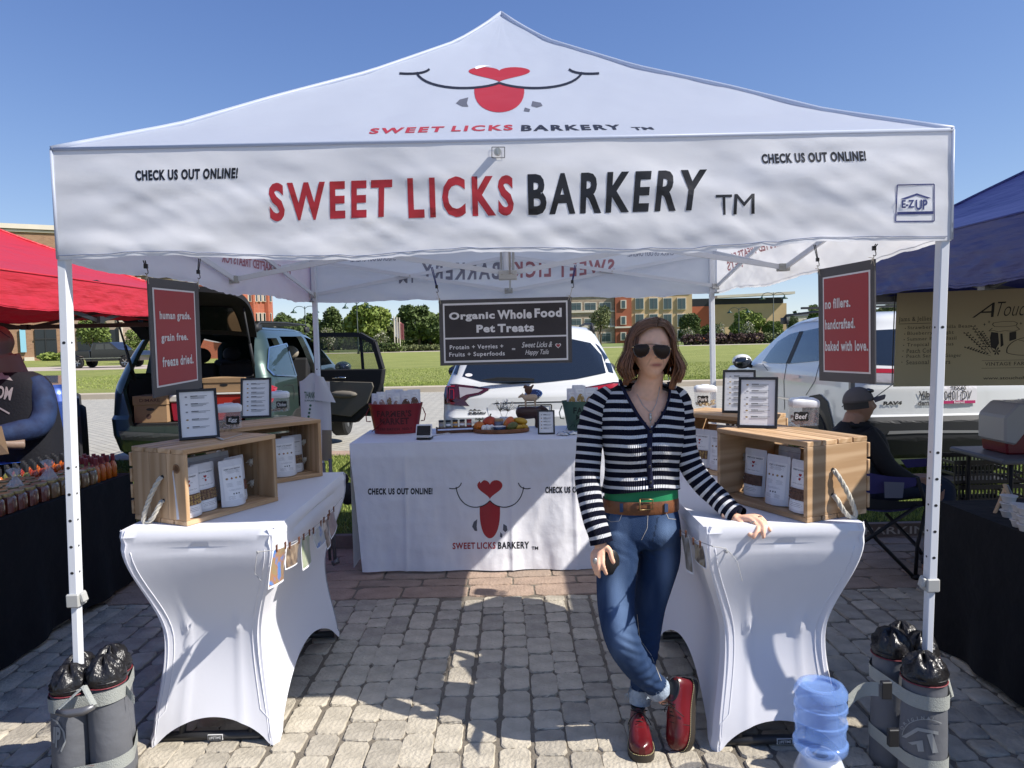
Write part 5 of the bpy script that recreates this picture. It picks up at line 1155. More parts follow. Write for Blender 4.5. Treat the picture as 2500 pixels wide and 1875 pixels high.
# brown brick block at the far left with shop windows
b = Bld('brick_building', 'brown brick building with pale cornice at the far left, rising over the red tent', -420, 84, 150, 95)
b.quad('wall', -420, 552, 151, 900, M_BB, 0, 14, base=True); b.quad('cornice', -422, 540, 153, 552, M_CRM, .5, 15); b.quad('cornice_step', -421, 554, 152, 559, M_CRM, .25, .6)
b.quad('shop_window', 84, 804, 137, 868, M_DRK, .2, .3); b.quad('window_bar', 84, 826, 137, 829, M_TRIM, .3, .1); b.quad('window_bar', 109, 804, 111, 868, M_TRIM, .32, .1); b.quad('poster_sign', 48, 802, 62, 860, mat('blue_poster', (.25, .5, .62), .6), .4, .2); b.quad('stone_base', 60, 872, 84, 900, M_CRM, .4, .5)
b = Bld('stone_building', 'pale stone storefront with tall dark window beside the brown brick block', 150, 96, 300, 98)
b.quad('wall', 151, 782, 300, 900, M_STN, 0, 10, base=True); b.quad('upper_wall', 151, 655, 292, 782, M_BB, -.3, 9); b.quad('cornice', 151, 648, 294, 656, M_CRM, .3, 9.5); b.quad('white_pier', 278, 656, 293, 786, M_CRM, .2, .6)
for x in (160, 200, 243): b.window(x, 660, x+32, 690)
b.quad('shop_window', 250, 805, 290, 868, M_DRK, .2, .3); b.quad('shop_window', 188, 805, 232, 868, M_DRK, .2, .3); b.quad('window_bar', 268, 805, 270, 868, M_TRIM, .3, .1); b.quad('white_column', 292, 790, 299, 880, M_CRM, .6, .6)
b = Bld('office_building', 'low tan office block with square cream window behind the left red sign', 296, 120, 470, 122)
b.quad('wall', 296, 672, 470, 870, bmat('olive_tan', (.30, .235, .15)), 0, 10, base=True); b.quad('cornice', 295, 668, 471, 673, M_CRM, .3, 10.5); b.window(330, 680, 342, 692); b.window(360, 680, 372, 692)
# red brick three storey
b = Bld('brick_building', 'three-storey red brick office with narrow paired windows, seen above the green SUV', 430, 84, 586, 80)
b.quad('wall', 430, 684, 586, 870, M_RB, 0, 1, base=True); b.quad('cornice', 428, 676, 587, 684, M_CRM, .4, 1.5)
for x in (500, 528, 566): b.window(x, 704, x+9, 735, tw=1.5, glass=M_DRK); b.window(x, 764, x+9, 795, tw=1.5, glass=M_DRK)
A2 = b
c = Bld('x', 'x', 586, 80, 664, 93); c.root.name = 'tmp'; r0_ = c.root; c.root = b.root; bpy.data.objects.remove(r0_)
c.quad('wall', 586.5, 704, 664, 870, M_RB, 0, 8, base=True); c.quad('cornice', 586, 697, 665, 704, M_CRM, .4, 8.5); c.quad('string_course', 586, 795, 666, 801, M_CRM, .35, .5)
for x, w_ in ((601, 5), (618, 4), (628, 4), (638, 4), (652, 5)):
    for y0, y1 in ((709, 735), (765, 791)): c.window(x, y0, x+w_, y1, tw=1.2, glass=M_DRK, mull=False)
for x in (610, 646): c.quad('brick_pier', x-2.2, 706, x+2.2, 794, M_RB, .45, .4)
# long civic building
D = 150
b = Bld('civic_building', 'long tan, red and stone civic building across the lawn behind the woman', 1075, D, 1740, D)
b.quad('roof_slab', 1078, 722, 1170, 729, M_TAN, .2, 12); b.quad('rust_wall', 1160, 718, 1206, 860, M_RST, 0, 12, base=True); b.quad('left_wall', 1078, 730, 1160, 860, M_TAN, 0, 12, base=True)
b.quad('plant_screen', 1206, 716, 1241, 740, M_BLKM, -1, 8); b.quad('cream_parapet', 1241, 712, 1500, 727, M_CRM, -.5, 10)
b.quad('stone_wall', 1206, 724, 1499.5, 860, M_STN, .2, 12, base=True)
for y in (719, 761, 798): b.quad('stone_band', 1206, y, 1499.5, y+4, M_CRM, .5, .5)
for x0, x1 in ((1215, 1238), (1395, 1418), (1428, 1454), (1464, 1490)):
    for y0, y1 in ((740, 757), (779, 794), (814, 834)): b.window(x0, y0, x1, y1, tw=2)
b.quad('red_wall', 1500, 715, 1539.5, 860, M_RST, .9, 12, base=True); b.quad('red_wall_coping', 1499, 711, 1540, 715, M_CRM, 1.1, 12)
for y0, y1 in ((735, 752), (774, 791), (813, 829)): b.quad('window', 1513, y0-2, 1527, y1+2, M_CRM, 1.2, .4); b.quad('window', 1516, y0, 1524, y1, M_WND, 1.25, .4)
b.quad('red_band', 1499.6, 797, 1540, 801, M_CRM, 1.2, .4)
b.quad('tan_wall', 1540, 714, 1688, 860, M_TAN, .5, 12, base=True); b.quad('tan_coping', 1540, 710, 1689, 714, M_CRM, .8, 12)
for x0 in (1551, 1585, 1619, 1653):
    for y0, y1 in ((729, 754), (768, 796), (806, 830)):
        f = b.quad('window', x0-2, y0-2, x0+20, y1+2, M_CRM, .8, .4); b.quad('pane', x0, y0, x0+18, y1, M_WND, .85, .3, f); b.quad('mullion', x0+8.6, y0, x0+9.4, y1, M_MUL, .9, .1, f)
b = Bld('civic_wing', 'low tan and rust wing with black cladding and a long thin overhanging roof', 1688, D+4, 1920, D+4)
b.quad('rust_wall', 1689, 748, 1740, 860, M_RST, 0, 10, base=True); b.quad('black_cladding', 1689, 729, 1740, 748, M_BLKM, -.2, 9)
b.quad('tan_wall', 1741, 742, 1919, 860, M_TAN, .3, 12, base=True); b.quad('black_cladding', 1745, 727, 1914, 742, M_BLKM, -.4, 10)
p = [b.pt(1743, 726), b.pt(1930, 716)]; MB().bar(p[0]+Vector((0, -1, 0)), p[1]+Vector((0, -1, 0)), 3, .5).build('roof_edge', M_CRM, b.root, world=True)
for x0, x1, y0, y1 in ((1763, 1772, 771, 781), (1781, 1786, 770, 780), (1860, 1871, 767, 779), (1875, 1880, 767, 779), (1904, 1910, 764, 777)): b.window(x0, y0, x1, y1, tw=1.4, mull=False)
b = Bld('small_building', 'small pale building far away at the right between the trees', 1925, 190, 2010, 190)
b.quad('wall', 1928, 772, 2012, 830, M_CRM, 0, 12, base=True); b.quad('roof', 1935, 765, 1992, 772, mat('slate_roof', (.12, .13, .15), .7), .2, 12)
for x in (1938, 1962, 1985): b.window(x, 780, x+5, 788, tw=.8, mull=False)
# foliage
M_LEAF = vcolmat('leaf', .7, spec=.3); M_BARK = mat('bark', (.10, .075, .05), .9, bump=.4, bs=20)
def leaf_mesh(name, blobs, n, size, seed, cols, shape=.75, flowers=0):
    r = np.random.default_rng(seed); P = []; w = np.array([b[3]*b[4]*b[5] for b in blobs])**.67; w = w/w.sum()
    idx = r.choice(len(blobs), n, p=w); B = np.array(blobs, dtype=float)[idx]
    d = r.normal(size=(n, 3)); d /= np.linalg.norm(d, axis=1)[:, None]; rad = r.uniform(shape**3, 1.0, n)**(1/3)
    lump = 1+.13*np.sin(d[:, 0]*7+idx)*np.cos(d[:, 2]*6+idx*2)
    C_ = B[:, :3]+d*B[:, 3:6]*(rad*lump)[:, None]
    a = r.normal(size=(n, 3)); a /= np.linalg.norm(a, axis=1)[:, None]; b_ = np.cross(a, r.normal(size=(n, 3))); b_ /= np.linalg.norm(b_, axis=1)[:, None]
    s = (size*r.uniform(.5, 1.25, n))[:, None]; V = np.stack([C_-a*s, C_+b_*s*.7, C_+a*s, C_-b_*s*.7], 1).reshape(-1, 3)
    me = bpy.data.meshes.new(name); me.vertices.add(4*n); me.vertices.foreach_set('co', V.ravel()); me.loops.add(4*n); me.loops.foreach_set('vertex_index', np.arange(4*n)); me.polygons.add(n); me.polygons.foreach_set('loop_start', np.arange(0, 4*n, 4)); me.polygons.foreach_set('loop_total', np.full(n, 4)); me.update()
    t = np.clip(.5+.5*np.sin(idx*2.3)+r.normal(0, .3, n), 0, 1)[:, None]; c = np.array([cols[0]])*(1-t)+np.array([cols[1]])*t
    if flowers: k = r.random(n) < flowers; c[k] = (.62, .58, .50)
    ca = me.color_attributes.new('Col', 'FLOAT_COLOR', 'POINT'); ca.data.foreach_set('color', np.repeat(np.concatenate([c, np.ones((n, 1))], 1), 4, 0).ravel()); me.materials.append(M_LEAF); return me
GRN = {'dark': ((.06, .09, .03), (.12, .16, .05)), 'mid': ((.08, .125, .03), (.17, .22, .055)), 'light': ((.14, .19, .04), (.25, .30, .075)), 'olive': ((.10, .125, .05), (.19, .21, .09)), 'purple': ((.05, .03, .03), (.09, .055, .05))}
def tree(px0, px1, ptop, pbase, Y, col, label, name='leafy_tree', n=2600, fl=0, trunk=.16, group='trees beyond the lawn', blobs=15, size=None):
    A = AY(px0, pbase, Y); B = AY(px1, pbase, Y); top = AY((px0+px1)/2, ptop, Y).z; z0 = .04; W = (B.x-A.x)/2; cx = (A.x+B.x)/2; H_ = top-z0
    r = random.Random(int(px0*7+Y)); root = thing(name, label, 'tree', (cx, Y, z0), 0, group); zc = H_*(trunk+(1-trunk)/2); hz = H_*(1-trunk)/2; bl = [(0, 0, zc, W*.72, W*.7, hz*.8)]
    for _ in range(blobs):
        a = r.uniform(0, 6.28); q = r.uniform(.35, .78); e = r.uniform(-.70, .75); k = r.uniform(.18, .42)
        bl.append((math.cos(a)*W*q*(1-abs(e)*.5), math.sin(a)*W*q, zc+hz*e, W*k*1.15, W*k, hz*k*1.2))
    me = leaf_mesh('crown', bl, n, size or W*.075, int(px0+Y), GRN[col], .62, fl); obj('crown', me, root)
    t = MB().tube([(0, 0, -.2), (.02*W, 0, H_*.2), (0, 0, H_*.55)], [W*.06+.05, W*.045+.04, W*.02], 7)
    for k in range(4): a = k*1.6+.4; t.tube([(0, 0, H_*(.2+.05*k)), (math.cos(a)*W*.4, math.sin(a)*W*.4, H_*(.5+.06*k))], [W*.03+.02, .02], 5)
    t.build('trunk', M_BARK, root, True); return root
TR = [(775, 850, 752, 858, 128, 'dark', 'dark green tree just right of the rear left tent pole'), (820, 968, 742, 860, 118, 'light', 'big light green domed tree in the middle of the left treeline'), (930, 1000, 792, 860, 124, 'olive', 'low olive tree tucked between the two big trees'), (962, 1085, 745, 860, 126, 'dark', 'broad dark tree beside the left edge of the middle sign'), (1045, 1180, 752, 860, 132, 'mid', 'mid green tree half hidden behind the middle sign'),
      (668, 730, 768, 858, 138, 'dark', 'small dark tree left of the double-headed lamp'), (705, 800, 766, 858, 142, 'mid', 'mid green tree behind the double-headed lamp'), (600, 690, 800, 858, 110, 'dark', 'low dark tree behind the roof of the green SUV'),
      (1652, 1712, 770, 842, 122, 'dark', 'small dark tree right of the woman\'s hair'), (1700, 1768, 790, 842, 128, 'mid', 'low green tree behind the rear right tent pole'), (1778, 1868, 758, 842, 118, 'light', 'broad light green tree in front of the tan wing'), (1862, 1918, 786, 842, 116, 'mid', 'low round tree at the end of the tan wing'), (1922, 1950, 770, 842, 130, 'dark', 'narrow dark tree beyond the right end of the building'), (1968, 2040, 742, 842, 150, 'mid', 'tree far right behind the red sign'), (2120, 2210, 738, 842, 90, 'olive', 'tree seen between the right red sign and the jam banner')]
for a in TR: tree(*a, n=8000)
tree(1432, 1500, 748, 838, 104, 'olive', 'young tree with bare trunk standing on the lawn by the stone wall', n=2200, trunk=.42)
tree(182, 274, 772, 864, 62, 'mid', 'street tree above the black pickup truck', n=3000, trunk=.40)
tree(300, 372, 800, 866, 66, 'mid', 'street tree behind the left red sign', n=2000, trunk=.35)
for i, (x0, x1, y0, Y, lb) in enumerate(((778, 824, 796, 108, 'white-flowering shrub right of the rear left tent pole'), (904, 955, 806, 108, 'white-flowering shrub in front of the big light green tree'), (1660, 1702, 796, 106, 'white-flowering shrub right of the woman'), (1738, 1776, 782, 106, 'white-flowering shrub just right of the rear right tent pole'), (1800, 1850, 780, 106, 'tall white-flowering shrub before the tan wing'))):
    tree(x0, x1, y0, 845 if x0 < 1000 else 838, Y, 'olive', lb, 'flowering_shrub', n=1600, fl=.16, trunk=.08, group='flowering shrubs beyond the lawn', blobs=6)
def hedge(px0, px1, ptop, Y, col, label, n=2500, d=1.5):
    A = AY(px0, 840, Y); B = AY(px1, 840, Y); h = AY((px0+px1)/2, ptop, Y).z; L_ = B.x-A.x; bl = []
    k = max(2, int(L_/1.2))
    for i in range(k): bl.append((A.x+L_*(i+.5)/k, Y, h*.5, L_/k*.75, d*.6, h*.55))
    o = obj('hedge', leaf_mesh('hedge', bl, n, .22 if d < 5 else .5, int(px0), GRN[col], .6)); return tag(o, label, 'hedge')
hedge(1668, 1862, 815, 103, 'purple', 'dark purple clipped hedge in front of the tan wing'); hedge(1862, 1935, 812, 103, 'olive', 'green hedge at the right end of the purple one', 1200)
hedge(975, 1075, 843, 102, 'olive', 'low ragged hedge beyond the lawn, left of the middle sign', 1500); hedge(880, 978, 838, 100, 'dark', 'low clipped hedge beneath the big light green tree', 1200); hedge(100, 170, 862, 90, 'light', 'bright green hedge under the shop window at far left', 900)
o = hedge(655, 1190, 788, 140, 'dark', 'continuous belt of dark trees behind the separate trees left of the building', 9000, 8)
o['kind'] = 'stuff'; o['category'] = 'trees'; o.name = 'tree_belt'
far = []
r = random.Random(12)
for i in range(90):
    x = -230+i*5.4; far.append((x, 240+r.uniform(-8, 8), 2.5+r.uniform(0, 1.5), 5, 4, r.uniform(3, 6)))
o = obj('far_woods', leaf_mesh('far_woods', far, 16000, .9, 5, GRN['dark'], .6)); o['kind'] = 'stuff'; tag(o, 'distant line of dark trees along the horizon', 'woods')
M_LAMP = mat('lamp_post_green', (.015, .03, .025), .5); M_LSH = mat('lamp_shade_green', (.03, .07, .055), .4)
def lamp(px, ptop, pbase, Y, label, arms=2):
    B = AY(px, pbase, Y); B.z = .04; top = AY(px, ptop, Y).z; root = thing('street_lamp', label, 'street lamp', B, 0, 'street lamps around the lawn'); H_ = top-.04
    MB().tube([(0, 0, 0), (0, 0, .6), (0, 0, H_)], [.16, .08, .05], 8).build('lamp_pole', M_LAMP, root, True)
    for s in (-1, 1)[:arms]:
        MB().tube([(0, 0, H_*.9)]+[(s*(.7-.7*math.cos(a)), 0, H_*.93+.45*math.sin(a)) for a in [i*math.pi/8 for i in range(9)]], .035, 6).build('lamp_arm', M_LAMP, root, True)
        MB().lathe([(.05, .3), (.10, .12), (.42, -.15), (.40, -.2)], (s*1.4, 0, H_*.93-.18), 12).build('lamp_shade', M_LSH, root, True)
lamp(748, 748, 855, 92, 'double-headed green street lamp right of the red brick office'); lamp(875, 736, 860, 90, 'street lamp rising in front of the big light green tree', 2); lamp(1888, 714, 838, 92, 'street lamp in front of the tan wing roof'); lamp(1804, 752, 838, 112, 'shorter street lamp half hidden by the broad tree')
M_FLG = mat('flag_cloth', (.5, .2, .2), .7)
for i, (x, y) in enumerate(((964, 772), (971, 775), (977, 776))):
    B = AY(x, 845, 100); B.z = .04; tz = AY(x, y, 100).z; t = thing('flagpole', ('left', 'middle', 'right')[i]+' one of the three white flagpoles beside the dark broad tree', 'flagpole', B, 0, 'three flagpoles')
    MB().tube([(0, 0, 0), (0, 0, tz)], .07, 6).build('pole', M_CRM, t); MB().grid(lambda u, v: (.1+.5*u, .1*math.sin(u*5), tz-.6-2.2*v-.3*u), 4, 4).build('flag', M_FLG if i else M_SWH, t)
rc = basis(thing('parked_car', 'tiny red car with headlights on beyond the lawn, left of the middle sign', 'car', (AY(1060, 845, 175).x, 175, .05), R(180))); car_shell(RV, 10).build('body', M_LRED, rc, 'auto'); MB().ball((.5, 4.6, .7), .15, 8, 6).ball((-.5, 4.6, .7), .15, 8, 6).build('headlight', M_SWH, rc)
# ================================================================ people
def remesh(me, vox, smooth=2):
    o = bpy.data.objects.new('tmp', me); sc.collection.objects.link(o); m = o.modifiers.new('r', 'REMESH'); m.mode = 'VOXEL'; m.voxel_size = vox; m.use_smooth_shade = True
    if smooth: s = o.modifiers.new('s', 'SMOOTH'); s.iterations = smooth; s.factor = .5
    bpy.context.view_layer.update(); r = bpy.data.meshes.new_from_object(o.evaluated_get(bpy.context.evaluated_depsgraph_get())); bpy.data.objects.remove(o)
    r.polygons.foreach_set('use_smooth', [True]*len(r.polygons)); return r
def ell(c, a, b, n=28, e=2.0, u=None, v=None):
    u = u or Vector((1, 0, 0)); v = v or Vector((0, 1, 0)); out = []
    for k in range(n):
        t = 2*math.pi*k/n; ct, st = math.cos(t), math.sin(t); out.append(Vector(c)+u*(a*math.copysign(abs(ct)**(2/e), ct))+v*(b*math.copysign(abs(st)**(2/e), st)))
    return out
def smooth_path(pts, k=4):
    """Catmull-Rom resample of tuples"""
    P = [pts[0]]+list(pts)+[pts[-1]]; out = []
    for i in range(1, len(P)-2):
        for j in range(k):
            t = j/k; out.append(tuple(.5*((2*b)+(-a+c)*t+(2*a-5*b+4*c-d)*t*t+(-a+3*b-3*c+d)*t**3) for a, b, c, d in zip(P[i-1], P[i], P[i+1], P[i+2])))
    out.append(tuple(pts[-1])); return out
def limb_px(mb, pts, n=20, k=4, flat=.92, cap=True):
    """pts: (px, py, Y, half-width in px)"""
    q = [(*AY(p[0], p[1], p[2]), p[3]*p[2]/FPX) for p in pts]; q = smooth_path(q, k)
    c = [Vector(a[:3]) for a in q]; r = [a[3] for a in q]; mb.tube(c, r, n, cap=cap, flat=flat); return c, r
def setcol(me, fn, attr='Col'):
    n = len(me.vertices); a = np.empty(n*3); me.vertices.foreach_get('co', a); a = a.reshape(-1, 3); c = fn(a); ca = me.color_attributes.new(attr, 'FLOAT_COLOR', 'POINT')
    ca.data.foreach_set('color', np.concatenate([c, np.ones((n, 1))], 1).ravel())
M_SKIN = vcolmat('skin', .5, bump=.05, bs=180, spec=.4)
M_SKIN.node_tree.nodes['Principled BSDF'].inputs['Subsurface Weight'].default_value = .12; M_SKIN.node_tree.nodes['Principled BSDF'].inputs['Subsurface Radius'].default_value = (.012, .005, .003)
def head_mesh(mb, C, s, yaw=0, pitch=0, male=False, n=64, m=56):
    M = Matrix.Translation(C) @ Matrix.Rotation(yaw, 4, 'Z') @ Matrix.Rotation(pitch, 4, 'X'); g = lambda v, c, w: math.exp(-((v-c)/w)**2); rr = []
    for i in range(m+1):
        t = math.pi*(i if 0 < i < m else (i+.01 if i == 0 else i-.01))/m; ring = []
        for k in range(n):
            a = 2*math.pi*k/n; x, y, z = math.sin(t)*math.cos(a), math.sin(t)*math.sin(a), -math.cos(t)   # unit; front = -y
            low = max(0, -z); fx = .073*(1-.36*low**1.4+.03*g(z, -.2, .3)); fy = .094 if y > 0 else .090; px, py, pz = x*fx, y*fy*(1-(.12*low if y < 0 else .45*low)), z*.118
            if y < 0:
                f = -y; fl = f**.5
                py += .010*(1-abs(x)**1.2)*0
                no = g(px, 0, .0095+.006*max(0, (.0-pz)/.03))*(math.exp(-((pz+.022)/.017)**2)*.022+math.exp(-((pz-.002)/.020)**2)*.009) if pz < .04 else 0
                py -= no*fl
                py -= (g(abs(px), .013, .006)*g(pz, -.027, .007)*.006)*fl
                py += (g(abs(px), .031, .015)*g(pz, .010, .013)*.009)*fl        # sockets
                py -= (g(abs(px), .028, .02)*g(pz, .030, .010)*.003)*fl            # brow
                py -= (g(abs(px), .042, .018)*g(pz, -.022, .020)*.0045)*fl         # cheeks
                py -= (g(px, 0, .021)*g(pz, -.056, .0048)*.0048+g(px, 0, .019)*g(pz, -.0655, .0048)*.0052-g(px, 0, .024)*g(pz, -.0605, .0020)*.0036)*fl
                py -= g(px, 0, .022)*g(pz, -.098, .016)*.010*fl                     # chin
                py += g(px, 0, .02)*g(pz, -.079, .007)*.003*fl
            ring.append(M @ Vector((px*s, py*s, pz*s)))
        rr.append(ring)
    mb.rings(rr)
    for sx in (-1, 1):   # ears
        mb.rings([[M @ (Vector((sx*(.068+.008*q), .008+.004*q, -.005))*s+Vector((0, math.cos(a)*.017*s*(1-.15*q), math.sin(a)*.030*s*(1-.15*q)))) for a in [2*math.pi*j/14 for j in range(14)]] for q in (0, 1)])
    return M
# ---------------------------------------------------------------- the woman
HC = AY(1590, 853, 2.865); HY = 2.865
wom = thing('person', 'woman in striped cardigan, jeans and sunglasses, one hand resting on the right table', 'person', (.53, 2.85, 0))
mb = MB(); HM = head_mesh(mb, HC, 1.0, R(4), R(-2))
nk = [(*AY(1590, 905, 2.89), .050), (*AY(1586, 935, 2.905), .052), (*AY(1578, 960, 2.92), .064)]
mb.tube([Vector(a[:3]) for a in smooth_path(nk, 3)], [a[3] for a in smooth_path(nk, 3)], 18)
# chest and shoulders under the cardigan
tw = [(1576, 955, 2.93, 52, .050), (1570, 972, 2.93, 86, .068), (1566, 995, 2.93, 98, .082), (1567, 1040, 2.925, 98, .092), (1569, 1090, 2.92, 92, .090), (1568, 1140, 2.925, 84, .082), (1566, 1190, 2.93, 84, .084), (1565, 1250, 2.93, 86, .09)]
rr = []
for a in smooth_path(tw, 3): c = AY(a[0], a[1], a[2]); rr.append(ell(c, a[3]*a[2]/FPX*.94, a[4]*.93, 28, 2.3))
mb.rings(rr)
# forearms and hands
def hand(mb, wrist, palm, fingers, thumb, rr=.0085):
    W = [AY(*p) for p in wrist]; mb.tube(W, [.030, .026, .024][:len(W)], 14, flat=.75)
    for f in fingers:
        P = [AY(*p[:3]) for p in f]; k = f[0][3] if len(f[0]) > 3 else 1
        q = smooth_path([tuple(p) for p in P], 3); n_ = len(q); mb.tube([Vector(a) for a in q], [rr*k*(1.12-.30*i/(n_-1)-(.35 if i == n_-1 else 0)) for i in range(n_)], 10)
        mb.tube([W[-1].lerp(P[0], .05), W[-1].lerp(P[0], .55), P[0]], [.013, .0125*k, rr*1.2*k], 10)
    P = [AY(*p[:3]) for p in thumb]; q = smooth_path([tuple(p) for p in P], 3); n_ = len(q); mb.tube([Vector(a) for a in q], [rr*(1.45-.5*i/(n_-1)-(.4 if i == n_-1 else 0)) for i in range(n_)], 10)
    mb.tube([W[-1], P[0]], [.016, .0125], 10)
hand(mb, [(1456, 1290, 2.80), (1463, 1318, 2.795), (1467, 1334, 2.79)], None,
     [[(1471, 1356, 2.775, 1.05), (1472, 1378, 2.755), (1476, 1391, 2.755), (1481, 1404, 2.765)], [(1461, 1357, 2.775, 1.05), (1460, 1380, 2.755), (1461, 1396, 2.76), (1464, 1411, 2.77)], [(1452, 1356, 2.785, 1), (1452, 1380, 2.77), (1454, 1394, 2.772), (1456, 1404, 2.78)], [(1446, 1352, 2.80, .9), (1446, 1372, 2.79), (1450, 1386, 2.79), (1452, 1395, 2.795)]],
     [(1480, 1336, 2.785), (1489, 1345, 2.775), (1493, 1362, 2.765), (1500, 1377, 2.765)])
hand(mb, [(1770, 1252, 2.80), (1790, 1262, 2.775), (1803, 1266, 2.755)], None,
     [[(1832, 1268, 2.715, 1.05), (1850, 1288, 2.665), (1844, 1304, 2.648), (1838, 1316, 2.645)], [(1840, 1264, 2.72, 1.05), (1862, 1281, 2.67), (1864, 1301, 2.648), (1864, 1316, 2.643)], [(1845, 1261, 2.73, 1), (1862, 1270, 2.70), (1873, 1283, 2.675), (1883, 1298, 2.65)], [(1845, 1258, 2.745, .9), (1858, 1263, 2.73), (1868, 1273, 2.715), (1876, 1281, 2.70)]],
     [(1802, 1273, 2.74), (1817, 1287, 2.70), (1826, 1299, 2.67), (1833, 1308, 2.648)])
# arms inside the sleeves, legs inside the jeans keep the body in one piece
limb_px(mb, [(1470, 985, 2.93, 20), (1440, 1060, 2.92, 24), (1434, 1165, 2.89, 20), (1448, 1240, 2.84, 18), (1460, 1310, 2.795, 15)], 12, 3)
limb_px(mb, [(1650, 985, 2.93, 20), (1676, 1060, 2.92, 22), (1696, 1140, 2.90, 20), (1740, 1205, 2.85, 18), (1790, 1260, 2.78, 14)], 12, 3)
limb_px(mb, [(1530, 1240, 2.93, 40), (1510, 1340, 2.88, 36), (1505, 1476, 2.82, 32), (1520, 1560, 2.75, 28), (1560, 1630, 2.76, 24), (1606, 1682, 2.79, 17), (1622, 1712, 2.80, 15)], 14, 3)
limb_px(mb, [(1605, 1240, 2.94, 40), (1606, 1363, 2.94, 36), (1585, 1476, 2.93, 30), (1574, 1589, 2.92, 26), (1562, 1680, 2.89, 19), (1560, 1715, 2.885, 17), (1559, 1745, 2.88, 18)], 14, 3)
body = remesh(mb.mesh('b', M_SKIN), .0045, 2)
inv = HM.inverted()
def skincol(a):
    c = np.tile(np.array([[.88, .52, .36]]), (len(a), 1)); im = np.array(inv); h = np.concatenate([a, np.ones((len(a), 1))], 1) @ im.T
    x, y, z = h[:, 0], h[:, 1], h[:, 2]; fr = (y < -.05)
    lip = np.exp(-(x/.022)**4-((z+.0610)/.0075)**2)*fr; c = c*(1-lip[:, None])+np.array([[.40, .13, .12]])*lip[:, None]
    ml = np.exp(-(x/.024)**4-((z+.0608)/.0013)**2)*fr*.75; c = c*(1-ml[:, None])+np.array([[.20, .07, .06]])*ml[:, None]
    ns = (np.exp(-((abs(x)-.0075)/.0032)**2-((z+.0335)/.0028)**2)*fr*.8); c = c*(1-ns[:, None])+np.array([[.18, .07, .05]])*ns[:, None]
    ck = np.exp(-((abs(x)-.042)/.02)**2-((z+.02)/.022)**2)*fr*.4; c = c*(1-ck[:, None])+np.array([[.58, .25, .18]])*ck[:, None]
    nl = (np.exp(-((abs(x)-.027-(-.045-z)*.35)/.0022)**2-((z+.048)/.016)**2)*fr*.5); c = c*(1-nl[:, None])+np.array([[.30, .14, .10]])*nl[:, None]  # shade of the creases beside the mouth, painted into the skin colour
    return c*(1+.09*np.array([noise.noise(Vector(p)*70) for p in a]))[:, None]
setcol(body, skincol); body.materials.clear(); body.materials.append(M_SKIN)
wb = obj('body', body, wom, True)
# cardigan
def stripe_mat():
    m = mat('striped_knit', (.02, .02, .05), .85, spec=.15); n = m.node_tree; L_ = n.links.new; b = n.nodes['Principled BSDF']
    a = n.nodes.new('ShaderNodeAttribute'); a.attribute_name = 'st'; sp = n.nodes.new('ShaderNodeSeparateColor'); L_(a.outputs['Color'], sp.inputs[0])
    fr_ = n.nodes.new('ShaderNodeMath'); fr_.operation = 'FRACT'; mu = n.nodes.new('ShaderNodeMath'); mu.operation = 'MULTIPLY'; mu.inputs[1].default_value = 100; L_(sp.outputs[0], mu.inputs[0]); L_(mu.outputs[0], fr_.inputs[0])
    gt = n.nodes.new('ShaderNodeMath'); gt.operation = 'GREATER_THAN'; gt.inputs[1].default_value = .64; L_(fr_.outputs[0], gt.inputs[0]); ml = n.nodes.new('ShaderNodeMath'); ml.operation = 'MULTIPLY'; L_(gt.outputs[0], ml.inputs[0]); L_(sp.outputs[2], ml.inputs[1])
    mx = n.nodes.new('ShaderNodeMix'); mx.data_type = 'RGBA'; L_(ml.outputs[0], mx.inputs[0]); mx.inputs[6].default_value = (.006, .007, .020, 1); mx.inputs[7].default_value = (.80, .80, .82, 1); L_(mx.outputs[2], b.inputs['Base Color'])
    rb = n.nodes.new('ShaderNodeMath'); rb.operation = 'SINE'; m2 = n.nodes.new('ShaderNodeMath'); m2.operation = 'MULTIPLY'; m2.inputs[1].default_value = 6.283*100; L_(sp.outputs[1], m2.inputs[0]); L_(m2.outputs[0], rb.inputs[0])
    bp = n.nodes.new('ShaderNodeBump'); bp.inputs['Strength'].default_value = .8; bp.inputs['Distance'].default_value = .003; L_(rb.outputs[0], bp.inputs['Height']); L_(bp.outputs[0], b.inputs['Normal']); return m
M_KNIT = stripe_mat(); M_NAVY = mat('navy_knit', (.014, .016, .042), .85, spec=.2, bump=.3, bs=200)
PER = .0338
def knit(name, rings, svals, ribs, parent, keep=None, plain_end=0):
    n = len(rings[0]); mb = MB(); vs = [p for r in rings for p in r]; fs = []
    for i in range(len(rings)-1):
        for k in range(n):
            q = (i*n+k, i*n+(k+1) % n, (i+1)*n+(k+1) % n, (i+1)*n+k)
            if keep and not keep([vs[j] for j in q]): continue
            fs.append(q)
    me = MB().add(vs, fs).mesh(name, M_KNIT, True); cols = []
    for i in range(len(rings)):
        for k in range(n): cols += [svals[i][k]/100 if hasattr(svals[i], '__len__') else svals[i]/100, abs(k*ribs/n-ribs/2)/100, 1, 1]
    ca = me.color_attributes.new('st', 'FLOAT_COLOR', 'POINT'); ca.data.foreach_set('color', cols)
    # ring seam interpolation: rib channel folded so that it never jumps
    return obj(name, me, parent, True)
ct_ = [(1574, 922, 2.95, 44, .040), (1572, 930, 2.95, 78, .050), (1569, 941, 2.945, 94, .060), (1568, 958, 2.94, 109, .074), (1566, 985, 2.935, 116, .088), (1567, 1040, 2.925, 106, .100), (1569, 1085, 2.915, 99, .104), (1568, 1125, 2.92, 92, .096), (1566, 1160, 2.925, 92, .094), (1564, 1192, 2.925, 96, .101)]
rings = []; sv = []
